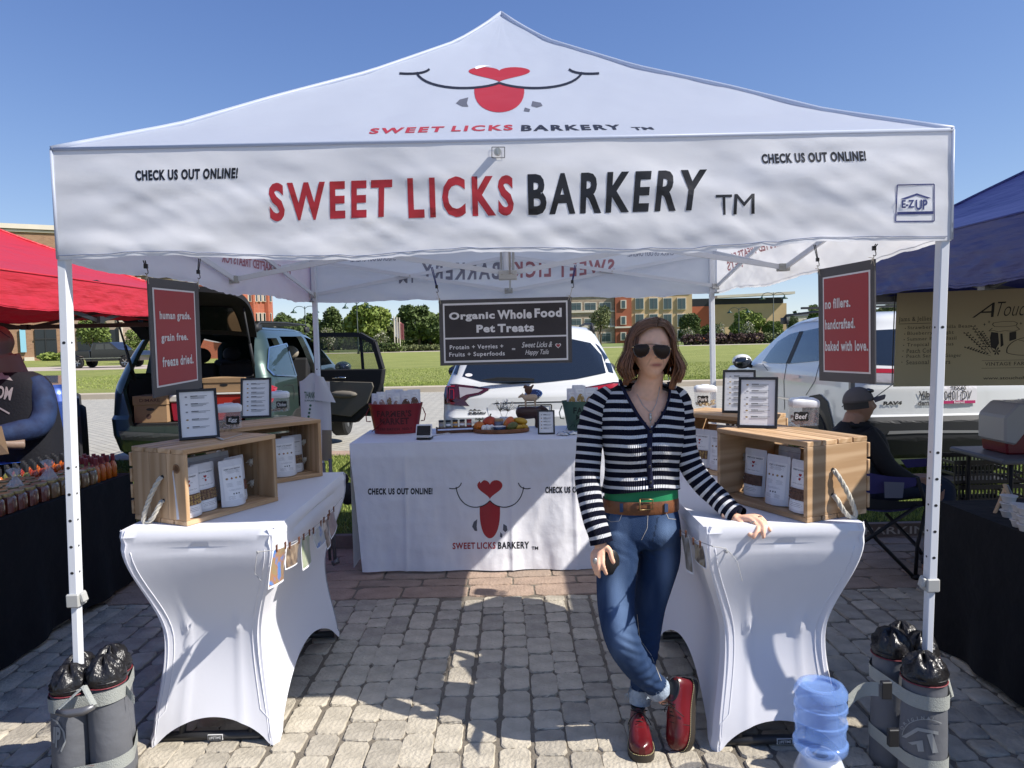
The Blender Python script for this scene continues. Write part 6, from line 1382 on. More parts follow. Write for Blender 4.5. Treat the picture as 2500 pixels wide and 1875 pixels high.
for i, a in enumerate(smooth_path(ct_, 7)):
    c = AY(a[0], a[1], a[2]); A_, B_2 = a[3]*a[2]/FPX, a[4]; ring = ell(c, A_, B_2, 96, 2.4); sr = []
    for p in ring:
        dx = (p.x-c.x)/max(A_, .01); z = p.z - .035*abs(dx)**3*max(0, min(1, (p.z-1.15)/.2)); w_ = 1+.0
        bust = .018*math.exp(-((abs(p.x-c.x)-.068)/.045)**2-((p.z-1.165)/.055)**2) if p.y < c.y else 0
        wr = .0035*math.sin(p.z*60+p.x*22)*math.exp(-((p.z-1.03)/.07)**2)
        p.z = z + (.010*math.sin((p.x-c.x)*14+1) if i > 50 else 0); p.y -= bust+wr; sr.append((p.z+.012*abs(dx)**2+.003*math.sin(p.x*30))/PER+20)
    rings.append(ring); sv.append(sr)
def inpoly(x, y, P):
    c = False; j = len(P)-1
    for i in range(len(P)):
        if (P[i][1] > y) != (P[j][1] > y) and x < (P[j][0]-P[i][0])*(y-P[i][1])/(P[j][1]-P[i][1])+P[i][0]: c = not c
        j = i
    return c
VN = [(1512, 905), (1514, 932), (1528, 962), (1557, 1014), (1586, 1052), (1600, 1036), (1628, 992), (1636, 955), (1634, 930), (1632, 905)]
def keepf(q):
    c = sum(q, Vector())/4; p = pj(c); return not (c.y < 2.955 and inpoly(p[0], p[1], VN)) 
card = knit('cardigan', rings, sv, 130, wom, keepf)
cbv = bvh_of(MB().rings(rings, cap=False).mesh('c', M_NAVY))
def on_card(p, off):
    h, nn, _, _ = cbv.ray_cast(CO, ray(*p).normalized())
    if h is None: return AY(p[0], p[1], 2.86)
    if nn.y > 0: nn = -nn
    return h+nn*off
nb_ = MB(); ve = smooth_path(VN[1:-1], 6)
for k in (-1, 1):
    pass
nb_.tube([on_card(p, .001) for p in smooth_path([(1514, 926), (1516, 936), (1530, 966), (1558, 1015), (1586, 1052)], 6)], .0068, 8, flat=.6); nb_.tube([on_card(p, .001) for p in smooth_path([(1586, 1052), (1601, 1036), (1622, 1003), (1633, 972), (1635, 950), (1632, 932)], 6)], .0068, 8, flat=.6)
nb_.tube([on_card(p, .002) for p in smooth_path([(1587, 1050), (1586, 1090), (1585, 1140), (1590, 1192)], 8)], [.0105]*25, 8, flat=.35)
nb_.build('neckband', M_NAVY, wom, True, world=True)
for i, p in enumerate(((1588, 1054), (1586, 1096), (1585, 1138), (1587, 1178))):
    c = on_card(p, .0075); o = MB().lathe([(.0062, -.001), (.0062, .001), (.004, .0016)], n=12).build('button', M_BLACKP, wom, True); o.matrix_parent_inverse = wm(wom).inverted(); o.matrix_basis = Matrix.Translation(c) @ Matrix.Rotation(R(90), 4, 'X')
def sleeve(pts, lab):
    q = smooth_path([(*AY(a, b, c), r*c/FPX) for a, b, c, r in pts], 8); C_ = [Vector(a[:3]) for a in q]; rr = []; s = 0; sv = []; x = None
    for i, c in enumerate(C_):
        d = (C_[min(i+1, len(C_)-1)]-C_[max(i-1, 0)]).normalized()
        if x is None: x = Vector((0, 1, 0)); 
        x = (x-d*x.dot(d)).normalized(); y = d.cross(x); r = q[i][3]*(1+.022*math.sin(i*1.3)*math.exp(-((i-20)/10)**2)*2)
        rr.append([c+x*math.cos(a)*r*.98+y*math.sin(a)*r for a in [2*math.pi*k/40 for k in range(40)]])
        if i: s += (c-C_[i-1]).length
        sv.append(s/PER*1.02+.15)
    tot = sv[-1]; sv = [v-tot+40.60 for v in sv]; return knit('sleeve', rr, sv, 52, wom)
sleeve([(1490, 954, 2.935, 16), (1472, 974, 2.93, 27), (1456, 1004, 2.925, 32), (1444, 1040, 2.92, 33), (1438, 1100, 2.905, 32), (1434, 1165, 2.885, 31.5), (1440, 1215, 2.855, 30), (1452, 1270, 2.82, 29), (1462, 1300, 2.80, 28), (1469, 1326, 2.79, 29)], 'l')
sleeve([(1636, 952, 2.935, 16), (1655, 972, 2.93, 27), (1662, 1004, 2.925, 30), (1667, 1045, 2.92, 30), (1673, 1095, 2.91, 29), (1689, 1140, 2.895, 29), (1718, 1182, 2.87, 28), (1752, 1215, 2.84, 27), (1780, 1243, 2.80, 26), (1803, 1262, 2.765, 27)], 'r')
# green top, belt
def band(name, rows, m, n=48, e=2.3, off=0, smooth=True, parent=wom):
    rr = []
    for a in rows: c = AY(a[0], a[1], a[2]); rr.append(ell(c, a[3]*a[2]/FPX+off, a[4]+off, n, e))
    return MB().rings(rr, cap=False).build(name, m, parent, smooth, world=True)
M_GREEN = mat('green_top', (.015, .22, .085), .55, spec=.4); M_BELT = mat('brown_leather', (.20, .075, .03), .4, bump=.15, bs=90, var=.3, vs_=20)
band('green_top', [(1566, 1170, 2.93, 88, .088), (1565, 1212, 2.93, 91, .093), (1564, 1226, 2.93, 90, .094)], M_GREEN)
band('belt', [(1563, 1213, 2.93, 92, .098), (1563, 1219, 2.93, 94, .101), (1563, 1240, 2.93, 95, .102), (1563, 1244, 2.93, 93, .099)], M_BELT)
bf = lambda px, py, o=0: AY(px, py, 2.93-.103-o)
MB().tube([bf(1562, 1218, .004), bf(1594, 1220, .003), bf(1594, 1243, .004), bf(1562, 1246, .004), bf(1562, 1218, .004)], .003, 6).build('belt_buckle', mat('antique_brass', (.22, .15, .07), .35, metal=.8), wom, True, world=True)
MB().bar(bf(1570, 1232, .006), bf(1594, 1232, .006), .003).build('buckle_pin', MATS['antique_brass'], wom, world=True)
# jeans
def denim():
    m = vcolmat('denim', .85, bump=.35, bs=420, spec=.2); return m
M_DEN = denim(); mb = MB()
pv = [(1563, 1236, 2.93, 90, .094), (1563, 1262, 2.93, 95, .105), (1564, 1300, 2.93, 99, .112), (1566, 1328, 2.93, 94, .092)]
mb.rings([ell(AY(a[0], a[1], a[2]), a[3]*a[2]/FPX, a[4], 28, 2.5) for a in smooth_path(pv, 3)])
limb_px(mb, [(1518, 1310, 2.90, 50), (1508, 1365, 2.875, 51), (1504, 1419, 2.85, 49), (1504, 1476, 2.81, 46.5), (1511, 1532, 2.765, 44), (1526, 1578, 2.745, 42), (1555, 1625, 2.755, 37), (1586, 1660, 2.775, 31), (1608, 1680, 2.79, 28)], 24, 4, 1.0)
limb_px(mb, [(1610, 1310, 2.93, 52), (1610, 1363, 2.93, 51), (1598, 1419, 2.93, 46), (1586, 1476, 2.93, 40.5), (1579, 1532, 2.925, 37), (1574, 1589, 2.915, 34), (1567, 1640, 2.90, 29), (1563, 1695, 2.885, 24)], 24, 4, 1.0)
jm = remesh(mb.mesh('j', M_DEN), .0065, 3)
r = np.random.default_rng(2)
def dcol(a):
    n_ = len(a); fade = np.zeros(n_)
    for (px, py, Y, sx, sz) in ((1500, 1440, 2.80, .035, .14), (1520, 1560, 2.70, .035, .07), (1625, 1370, 2.88, .03, .10), (1500, 1290, 2.83, .05, .05), (1630, 1290, 2.84, .04, .04)):
        c = AY(px, py, Y); fade += np.exp(-((a[:, 0]-c.x)/sx)**2-((a[:, 2]-c.z)/sz)**2)*(a[:, 1] < c.y+.04)
    fade = np.clip(fade*.8, 0, 1)
    q = np.array([noise.fractal(Vector((p[0]*16, p[1]*16, p[2]*4)), 1, 2, 4) for p in a]); fade = np.clip(fade+q*.22, 0, 1)[:, None]
    c = np.array([[.020, .042, .10]])*(1-fade)+np.array([[.13, .20, .34]])*fade
    P = np.array([pj(p) for p in a]); st = ((abs(P[:, 0]-1598+(P[:, 1]-1300)*.22) < 1.6) & (P[:, 1] > 1262) & (P[:, 1] < 1322) & (a[:, 1] < 2.9)); c[st] *= .45
    return c
setcol(jm, dcol)
# folds behind the knees and at the crotch
jn = len(jm.vertices); co = np.empty(jn*3); jm.vertices.foreach_get('co', co); co = co.reshape(-1, 3); no = np.empty(jn*3); jm.vertices.foreach_get('normal', no); no = no.reshape(-1, 3)
for (px, py, Y, sx, sz, am, ax_, fr2) in ((1545, 1560, 2.75, .07, .05, .0030, .5, 190), (1585, 1345, 2.87, .07, .045, .0028, .8, 150), (1575, 1600, 2.88, .06, .08, .0030, -.3, 170), (1500, 1350, 2.82, .06, .03, .002, .4, 170), (1590, 1650, 2.80, .06, .04, .0025, .6, 180)):
    c = AY(px, py, Y); wgt = np.exp(-((co[:, 0]-c.x)/sx)**2-((co[:, 2]-c.z)/sz)**2); co += no*(am*wgt*np.sin(fr2*(co[:, 2]+ax_*co[:, 0])))[:, None]
jm.vertices.foreach_set('co', co.ravel()); jm.update(); jm.materials.clear(); jm.materials.append(M_DEN); jo = obj('jeans', jm, wom, True)
jb = bvh_of(jm)
decal('jeans_stitching', strokes([(1472, 1262), (1492, 1274), (1512, 1272), (1520, 1252)], 1.1)+strokes([(1625, 1250), (1632, 1266), (1650, 1268)], 1.1)+strokes([(1556, 1500), (1562, 1560), (1590, 1600), (1614, 1662)], 1.0)+strokes([(1582, 1252), (1580, 1290), (1566, 1318)], 1.0), jb, mat('jeans_thread', (.45, .42, .38), .8), wom, .0015, 12)
for x in (1518, 1625): decal('belt_loop', [PG((x-4, 1210), (x+4, 1210), (x+4, 1250), (x-4, 1250))], bvh_of(bpy.data.objects['belt'].data), M_DEN if 0 else mat('denim_loop', (.03, .055, .12), .85), wom, .006, 12)
M_CUFF = mat('denim_reverse', (.42, .50, .60), .9, bump=.6, bs=200, var=.3, vs_=60)
def cuff(a, b, r0, seed):
    A, B = AY(*a), AY(*b); d = (B-A).normalized(); mb = MB(); mb.tube([A, A.lerp(B, .5), B], [r0*1.02, r0*1.08, r0*1.0], 20, cap=False, flat=1).tube([B, A], [r0*.92, r0*.94], 20, cap=False)
    q = random.Random(seed); x, y = frame_to(d)
    for _ in range(60):
        t = q.uniform(0, 6.28); p = A+(x*math.cos(t)+y*math.sin(t))*r0*1.03; mb.tube([p, p+Vector((q.uniform(-.01, .01), q.uniform(-.008, .002), q.uniform(-.012, .012)))], .0006, 3)
    if seed == 1:
        for _ in range(14): p = AY(1541, 1680, 2.87); mb.tube([p+Vector((q.uniform(-.004, .004), 0, q.uniform(-.01, .01))), p+Vector((-.015, 0, -.02)), p+Vector((q.uniform(-.03, -.008), -.003, q.uniform(-.05, -.02)))], .0008, 3)
    mb.build('cuff', M_CUFF, wom, True, world=True)
cuff((1564, 1680, 2.887), (1562, 1716, 2.883), .042, 1); cuff((1601, 1674, 2.787), (1612, 1690, 2.795), .046, 2)
# shoes
M_OXB = mat('oxblood_leather', (.13, .008, .012), .28, coat=.25, spec=.5, var=.35, vs_=9); M_SOLE = mat('dark_sole', (.035, .028, .02), .5); M_STY = mat('yellow_welt_stitch', (.62, .52, .26), .7); M_LACE = mat('black_lace', (.012, .011, .011), .7)
def shoe(M, lab):
    root = bpy.data.objects.new('shoe', None); sc.collection.objects.link(root); root.parent = wom; root.matrix_parent_inverse = wm(wom).inverted(); root.matrix_basis = M
    # local: x width, y forward (toe +), z up; heel at y=0
    W = [(0, .020), (.01, .030), (.03, .034), (.07, .033), (.11, .034), (.15, .040), (.19, .046), (.22, .046), (.245, .040), (.262, .028), (.270, .010)]
    def oline(k, dx=0): return [(-w_-k, y) for y, w_ in W]+[(w_+k, y) for y, w_ in reversed(W)]
    o0 = oline(.004)
    sb = MB(); n = len(o0); sb.rings([[(x, y*1.0, 0) for x, y in o0], [(x, y, .012) for x, y in o0], [(x, y, .026) for x, y in oline(.005)], [(x, y, .030) for x, y in oline(.002)]]); sb.build('sole', M_SOLE, root, 'auto')
    st = MB(); pts = [Vector((x, y, .031)) for x, y in oline(.003)]
    for a, b in zip(pts, pts[1:]):
        k = max(1, int((b-a).length/.006))
        for i in range(k): st.bar(a.lerp(b, i/k+.1/k), a.lerp(b, (i+.65)/k), .0016)
    st.build('welt_stitching', M_STY, root)
    rr = []
    for y, w_, h, zc in ((.006, .020, .072, 0), (.014, .029, .082, 0), (.035, .033, .084, 0), (.065, .033, .084, 0), (.095, .034, .088, 0), (.120, .036, .082, 0), (.145, .040, .070, 0), (.17, .043, .060, 0), (.195, .045, .054, 0), (.218, .044, .050, 0), (.238, .040, .046, 0), (.254, .030, .040, 0), (.265, .012, .034, 0)):
        ring = []
        for k in range(20):
            a = math.pi*k/19; c, s = math.cos(a), math.sin(a); e = .62 if y > .15 else .55
            ring.append((w_*math.copysign(abs(c)**.7, c)*(1-.30*s*(y < .13)), y, .028+(h-.0)*s**e))
        rr.append(ring)
    up = MB(); up.rings(rr, cap=True, closed=False)
    for q in (0, -1): up.add(rr[q], [tuple(range(20))])
    up.build('upper', M_OXB, root, True)
    ln = MB().ball((0, .055, .108), (.026, .040, .006), 14, 6).build('shoe_lining', M_BLACKP, root, True)
    MB().tube([(.026*math.cos(a), .055+.042*math.sin(a), .109+.004*math.sin(a)) for a in [i*math.pi/12 for i in range(25)]], .0035, 6).build('collar', M_BLACKP, root, True)
    lc = MB()
    for i, y in enumerate((.105, .120, .134, .148)):
        z = .112-.30*(y-.10)-.0; lc.tube([(-.018, y, z-.006), (0, y+.002, z+.003), (.018, y, z-.006)], .0022, 5); lc.tube([(-.016, y, z-.004), (.016, y+.012, z-.006)], .0018, 5)
    c = Vector((0, .112, .114))
    for s in (-1, 1):
        lc.tube(bez(c, c+Vector((s*.03, .02, .02)), c+Vector((s*.05, -.005, .01)), c+Vector((s*.01, -.004, .004)), 8), .0018, 5); lc.tube(bez(c, c+Vector((s*.02, .01, .004)), c+Vector((s*.035, .02, -.015)), c+Vector((s*.045, .03, -.035)), 8), .0018, 5)
    lc.build('shoelace', M_LACE, root, True)
    cp = MB().tube([(.0435*math.cos(a), .168+.0+.004*math.sin(a), .030+.058*math.sin(a)**.6) for a in [i*math.pi/16 for i in range(17)]], .0012, 4).build('toe_seam', M_LACE, root)
    return root
def basis3(o, f, up):
    f = Vector(f).normalized(); up = Vector(up); up = (up-f*up.dot(f)).normalized(); x = f.cross(up); return Matrix(((x.x, f.x, up.x, o[0]), (x.y, f.y, up.y, o[1]), (x.z, f.z, up.z, o[2]), (0, 0, 0, 1)))
p0 = G(1557, 1790, .0); shoe(basis3((.483, 2.915, .001), (-.10, -1, 0), (0, 0, 1)), 'standing')
hl = AY(1672, 1668, 2.83); tt = G(1650, 1808, .02); shoe(basis3((hl.x+.03, 2.845, hl.z+.01), (tt.x-hl.x-.01, -.10, tt.z-hl.z-.03), (-.72, -.62, .1)), 'crossed')
# sunglasses
M_LENS = mat('sunglass_lens', (.022, .009, .007), .22, spec=.28); M_TORT = mat('tortoise_frame', (.03, .012, .008), .25, coat=1); M_GOLD = mat('gold_metal', (.62, .42, .22), .2, metal=1)
fy = HY-.112
def fpt(px, py, dy=0): return AY(px, py, fy+dy+.35*abs((px-1590)/FPX*fy)**1.3)
LN = [(1547, 845), (1553, 842), (1570, 841), (1583, 843), (1586, 850), (1583, 861), (1576, 869), (1566, 873), (1556, 872), (1549, 864), (1546, 854)]
RN = [(1595, 844), (1606, 842), (1622, 843), (1634, 847), (1636, 856), (1633, 867), (1625, 875), (1615, 877), (1605, 872), (1598, 863), (1594, 852)]
for P in (LN, RN):
    c = (sum(p[0] for p in P)/len(P), sum(p[1] for p in P)/len(P)); v = [fpt(*p) for p in P]; cc = fpt(*c)+Vector((0, -.004, 0)); mb = MB(); k = len(P)
    mb.add([cc]+v, [(0, i+1, (i+1) % k+1) for i in range(k)]).build('lens', M_LENS, wom, True, world=True)
    MB().tube([a+Vector((0, -.001, 0)) for a in v]+[v[0]], .0018, 6).build('glasses_rim', M_TORT, wom, True, world=True)
MB().tube([fpt(1552, 841, -.001), fpt(1590, 840, -.003), fpt(1632, 844, -.001)], .0016, 6).build('brow_bar', M_TORT, wom, True, world=True)
MB().tube([fpt(1584, 848, -.002), fpt(1590, 849.5, -.004), fpt(1596, 848, -.002)], .0014, 6).build('glasses_bridge', M_GOLD, wom, True, world=True)
for s, a in ((-1, (1546, 848)), (1, (1637, 852))):
    p = fpt(*a); MB().tube([p, p+Vector((s*.003, .02, 0)), p+Vector((s*.004, .10, .0))], .0018, 6).ball(p+Vector((0, -.002, 0)), .0028, 8, 5).build('temple_arm', M_GOLD, wom, True, world=True)
# necklace, ring, earring, phone
nl = [on_card((x, y), -.004) if 0 else AY(x, y, Y) for x, y, Y in ((1547, 940, 2.885), (1556, 964, 2.868), (1570, 990, 2.852), (1583, 1004, 2.842), (1588, 1006, 2.840), (1592, 1004, 2.842), (1602, 986, 2.852), (1608, 962, 2.868), (1611, 944, 2.885))]
bvb = bvh_of(body)
def on_body(p, off=.002):
    h, nn, _, _ = bvb.ray_cast(CO, ray(*p).normalized()); return (h - ray(*p).normalized()*off) if h else AY(p[0], p[1], 2.85)
MB().tube([on_body((a, b)) for a, b in ((1547, 940), (1556, 964), (1570, 990), (1583, 1003), (1588, 1006), (1593, 1003), (1602, 986), (1608, 962), (1611, 944))], .0011, 5).build('necklace', M_STEEL, wom, True, world=True)
c = on_body((1588, 1012), .006); MB().ball(c, (.0055, .004, .006), 8, 6).ball(c+Vector((0, 0, -.014)), (.0058, .0045, .013), 8, 6).ball(c+Vector((0, 0, -.030)), (.003, .003, .006), 6, 5).build('pendant', M_STEEL, wom, True, world=True)
MB().ball(AY(1453.5, 1370, 2.757), (.0085, .004, .013), 8, 6).build('finger_ring', M_STEEL, wom, True, world=True)
def fring(c, d, r=.0098, m=None): x, y = frame_to(d); MB().tube([c+x*r*math.cos(a)+y*r*math.sin(a) for a in [i*math.pi/8 for i in range(17)]], .0018, 5).build('finger_ring', m or M_STEEL, wom, True, world=True)
A, B = AY(1832, 1268, 2.715), AY(1850, 1288, 2.665); fring(A.lerp(B, .5), B-A, .0106); A, B = AY(1845, 1261, 2.73), AY(1862, 1270, 2.70); fring(A.lerp(B, .55), B-A, .0104, M_BLACKP)
for x, y in ((1637, 896), (1632, 920)): MB().tube([AY(x, y, 2.83), AY(x-.5, y+10, 2.83)], [.0012, .0022], 5).build('earring', M_STEEL, wom, True, world=True)
A = AY(1490, 1372, 2.79); o = MB().lathe([(.0, -.004), (.036, -.004), (.038, 0), (.036, .004), (0, .004)], n=22, sy=1.35).build('phone', M_BLACKP, smooth=True); o.matrix_basis = Matrix.Translation(A) @ Matrix.Rotation(R(90), 4, 'X') @ Matrix.Rotation(R(10), 4, 'Y'); tag(o, 'small dark object held in the woman\'s hanging hand against her thigh', 'phone')
# hair
def hair(root, C, top, ends, R0, n, colr, seed, face=(R(-128), R(-52)), part=(.018, -.02), curl=1, wob=1):
    pass
M_HAIR = vcolmat('hair', .38, spec=.5); rH = random.Random(4); cols = []; hb = MB()
def hr(a, v):
    """hair volume radius scale around the head axis: v 0 at crown, 1 at the ends"""
    base = (.082+.046*sstep(v*1.25)) if v < .8 else .128-.030*((v-.8)/.2)**1.5
    return base
def hpath(a, L_, dr=0, k=12):
    out = []; pt0 = Vector((.018, -.035+.05*abs(math.cos(a)), .121))
    for i in range(k+1):
        v = i/k; zz = .128-.0*v; ang = a
        s = v*L_
        if v < .42: # over the dome
            t = v/.42; e = math.sin(t*math.pi/2); z = .126*math.cos(t*math.pi/2*.92); r_ = (.088+dr)*e
            p = Vector((math.cos(ang)*r_*1.0, math.sin(ang)*r_*1.08+.006, z)); p = p+(pt0-Vector((0, .006, .126)))*(1-t)**1.3
        else:
            t = (v-.42)/.58; z = .012-(.012+L_)*t; r_ = .088+dr+.036*sstep(t*1.3)-.020*max(0, t-.72)/.28*1.0
            p = Vector((math.cos(ang)*r_*1.0, math.sin(ang)*r_*.98+.006, z))
        out.append(p)
    return out
HMM = Matrix.Translation(HC+Vector((0, .004, .004))) @ Matrix.Rotation(R(3), 4, 'Z')
a0, a1 = R(-38), R(-142)+2*math.pi    # from front right round the back to front left
# under shell
def shell(u, v):
    a = a0+(a1-a0)*u; P = hpath(a, .085+.02*(abs(math.sin(a)) < .8), -.006); i = min(11.999, v*12); k = int(i); p = P[k].lerp(P[k+1], i-k); return HMM @ p
sh = MB().grid(shell, 60, 24); shn = len(sh.v); hb.v = sh.v; hb.f = sh.f; hb.mi = sh.mi; cols += [(.035, .016, .010)]*shn
for q in range(620):
    a = a0+(a1-a0)*rH.random(); edge = min(abs(a-a0), abs(a-a1)); dr = rH.uniform(-.006, .010)
    if q < 70: a = a0+rH.uniform(0, .35) if q % 2 else a1-rH.uniform(0, .40)
    L_ = .109+rH.uniform(-.018, .012)+(.012 if a > 3.6 else 0)+(.02 if a < .2 else 0); P = hpath(a, L_, dr, 12); wv, ph = rH.uniform(.0005, .003), rH.uniform(0, 6); tw_ = rH.uniform(-.10, .10); m_ = []
    for i, p in enumerate(P):
        t = i/12; ca, sa = math.cos(tw_*t*t), math.sin(tw_*t*t); p = Vector((p.x*ca-p.y*sa, p.x*sa+p.y*ca, p.z)); p += Vector((math.cos(a), math.sin(a), 0))*wv*math.sin(t*9+ph)*t; m_.append(HMM @ p)
    n0 = len(hb.v); hb.tube(m_, [.0046*(1-.25*i/12) if i < 11 else .0035*(12.4-i)/1.4 for i in range(13)], 5, flat=.42); tone = rH.uniform(.3, 1.15)
    for i in range(13):
        t = i/12; c = (np.array((.15, .078, .048))*(1-t)+np.array((.34, .145, .072))*t)*tone
        cols += [tuple(c)]*5
    assert len(hb.v)-n0 == 65
def on_ell(px, py, k=0.0, rx=.079, ry=.094, rz=.127):
    d = ray(px, py); o = CO-HC; S = Vector((1/(rx+k), 1/(ry+k), 1/(rz+k))); dd = Vector((d.x*S.x, d.y*S.y, d.z*S.z)); oo = Vector((o.x*S.x, o.y*S.y, o.z*S.z))
    a, b, c = dd.dot(dd), 2*dd.dot(oo), oo.dot(oo)-1; D_ = b*b-4*a*c; t = (-b-math.sqrt(D_))/(2*a) if D_ > 0 else -b/(2*a); return CO+d*t
for side, n_ in ((-1, 120), (1, 90)):
    for q in range(n_):
        f = rH.random(); jx, jy = rH.uniform(-2, 2), rH.uniform(-2, 2); e = f**.8
        if side < 0: pts = [(1604+3*f+jx*.4, 776+22*(1-f)), (1586-4*f, 783-4*f+16*(1-f)), (1562-8*f, 800-6*f+14*(1-f)), (1547-9*f, 828), (1541-9*f+jx, 862), (1537-9*f+jx, 896+jy), (1532-9*f+jx*2, 938+jy*2)]
        else: pts = [(1606+3*f, 776+20*(1-f)), (1621+3*f, 784-3*f+14*(1-f)), (1633+5*f, 802-6*f+12*(1-f)), (1642+6*f, 830), (1647+7*f+jx, 862), (1648+8*f+jx, 898+jy), (1636+10*f+jx*2, 948+jy*2)]
        P = [on_ell(a, b, .004+.006*rH.random()+.004*(i > 2)) for i, (a, b) in enumerate(pts)]; P = [Vector(v) for v in smooth_path([tuple(p) for p in P], 3)]; nn_ = len(P)
        hb.tube(P, [.0046*(1-.3*i/nn_) if i < nn_-1 else .001 for i in range(nn_)], 5, flat=.45); tone = rH.uniform(.3, 1.1)
        for i in range(nn_): t = i/(nn_-1); c = (np.array((.17, .088, .054))*(1-t)+np.array((.33, .14, .07))*t)*tone; cols += [tuple(c)]*5
for q in range(60):
    a = a0+(a1-a0)*rH.random(); P = hpath(a, rH.uniform(.09, .13), rH.uniform(.008, .02), 12); k = rH.uniform(.003, .009); P = [HMM @ (p+Vector((math.cos(a), math.sin(a), 0))*k*math.sin(i*.5+q)*i/12) for i, p in enumerate(P)]
    hb.tube(P, .0007, 3); cols += [(.16, .08, .05)]*39
hm = hb.mesh('hair', M_HAIR, True); ca = hm.color_attributes.new('Col', 'FLOAT_COLOR', 'POINT'); ca.data.foreach_set('color', np.concatenate([np.array(cols), np.ones((len(cols), 1))], 1).ravel()); obj('hair', hm, wom, True)
# ================================================================ things on the middle table
TZ = .895
M_RTUB = mat('red_tin', (.26, .018, .022), .35, spec=.5, var=.15, vs_=12); M_GTUB = mat('green_tin', (.055, .115, .085), .4, spec=.5, var=.15, vs_=12)
def tub_oval(px, py, wt, h, m, label, words):
    p = G(px, py, TZ); t = thing('metal_tub', label, 'tub', (p.x, p.y, TZ)); a = wt/2; pr = [(.80, 0), (.80, .004), (.97, h*.90), (.985, h*.92), (1.0, h), (1.015, h+.004), (1.0, h+.006)]
    MB().lathe([(a*r_, z) for r_, z in pr], n=40, sy=.55, cap=False).lathe([(a*.8, .004), (.001, .004)], n=40, sy=.55, cap=False).lathe([(a*.95, h*.93), (.001, h*.80)], n=40, sy=.55, cap=False).build('tub_body', m, t, True)
    rib = MB().lathe([(a*.825, h*.10), (a*.836, h*.115), (a*.832, h*.13)], n=40, sy=.55, cap=False).build('tub_bead', m, t, True)
    ink = mat(m.name+'_ink', tuple(c*.28 for c in m.diffuse_color[:3]) if 0 else ((.06, .006, .008) if 'red' in m.name else (.008, .016, .012)), .5)
    def on(x, z): r_ = a*(.80+.17*z/(h*.9)); yy = -.55*math.sqrt(max(0, r_*r_-x*x)); return (x, yy-.0015, z)
    for s, z, hh, ww in words:
        vs, fs = text2d(s, .035, 1, 0, 1.1, 2); vs = in_quad(vs, [(-ww/2, z+hh/2), (ww/2, z+hh/2), (ww/2, z-hh/2), (-ww/2, z-hh/2)]); vs, fs = refine(vs, fs, .02); MB().add([on(x, zz) for x, zz in vs], fs).build('lettering', ink, t)
    for s in (-1, 1): MB().tube([(s*a*.99, 0, h*.86), (s*(a+.02), -.01, h*.62), (s*(a+.012), -.03, h*.42), (s*a*.93, -.01, h*.40)], .004, 6).build('tub_handle', m, t, True)
    MB().tube([(-a*.86, -.05-.0, h*.08), (-a*.2, -.55*a*1.0, h*.62), (-a*.02, -.55*a*1.02, h*.78)], .006, 6, flat=.5).build('bail_handle', m, t, True)
    return p, t
FM = [("FARMER'S", .155, .050, .26), ('MARKET', .098, .050, .22), ('1760 BATCH  NO.1', .038, .020, .25)]
pR, _ = tub_oval(968, 1056, .415, .222, M_RTUB, 'red oval tin tub lettered FARMER\'S MARKET, full of white pouches', FM)
pG, _ = tub_oval(1440, 1048, .42, .215, M_GTUB, 'green oval tin tub lettered FARMER\'S MARKET, partly behind the woman', FM)
for i, (dx, dy, rz, k) in enumerate(((-.15, -.02, -.3, 'pink'), (-.10, -.03, .2, 'pink'), (-.04, -.02, -.1, 'tan'), (.01, -.035, .15, 'pink'), (.085, -.03, 0, 'brown'), (.145, -.015, .2, 'brown'), (-.07, .05, 0, 'tan'), (.06, .05, .1, 'tan'), (.0, .05, -.1, 'tan'))):
    pouch((pR.x+dx, pR.y+dy, TZ+.155+.012*(i % 3)), rz, 'clear' if i < 6 else 'plain', k, 'clear-front treat pouch in the red tub, %s' % ('far left', 'second from left', 'third from left', 'middle', 'large one right of the middle', 'far right', 'back row left', 'back row right', 'back row middle')[i], 'pouches standing in the red tub', w_=.075 if i < 4 else .10, h=.15)
for i, (dx, dy, rz, k) in enumerate(((-.13, -.02, -.2, 'gold'), (-.07, -.03, .15, 'gold'), (0, -.03, 0, 'tan'), (-.08, .05, 0, 'tan'), (.03, .04, .1, 'tan'))):
    pouch((pG.x+dx, pG.y+dy, TZ+.155+.02*(i % 2)), rz, 'clear' if i < 3 else 'plain', k, 'clear-front pouch of treats standing in the green tub, %s' % ('far left', 'second from left', 'front middle', 'back row left', 'back row middle')[i], 'pouches standing in the green tub', w_=.09, h=.16)
# card reader on a stand
p = G(1036, 1072, TZ); t = thing('card_reader', 'square white-edged card reader tilted up on a small stand beside the red tub', 'card reader', (p.x, p.y, TZ), R(-6))
MB().box((0, .02, .006), (.105, .10, .012)).build('stand_base', M_BLACKP, t, bevel=.004); rt = Matrix.Rotation(R(-22), 3, 'X')
MB().box((0, -.005, .060), (.115, .014, .095), rot=rt).build('reader_case', M_LID, t, bevel=.004); MB().box((0, -.0135, .063), (.097, .004, .070), rot=rt).build('screen', mat('screen_glass', (.01, .01, .012), .1), t, bevel=.001); MB().box((0, -.03, .018), (.09, .03, .006)).build('card_slot', M_STEEL, t)
MB().tube([(.06, .0, .02), (.12, .03, .03), (.16, .05, .035), (.19, .03, .032)], .004, 6).build('tool_handle', M_STEEL, t, True)
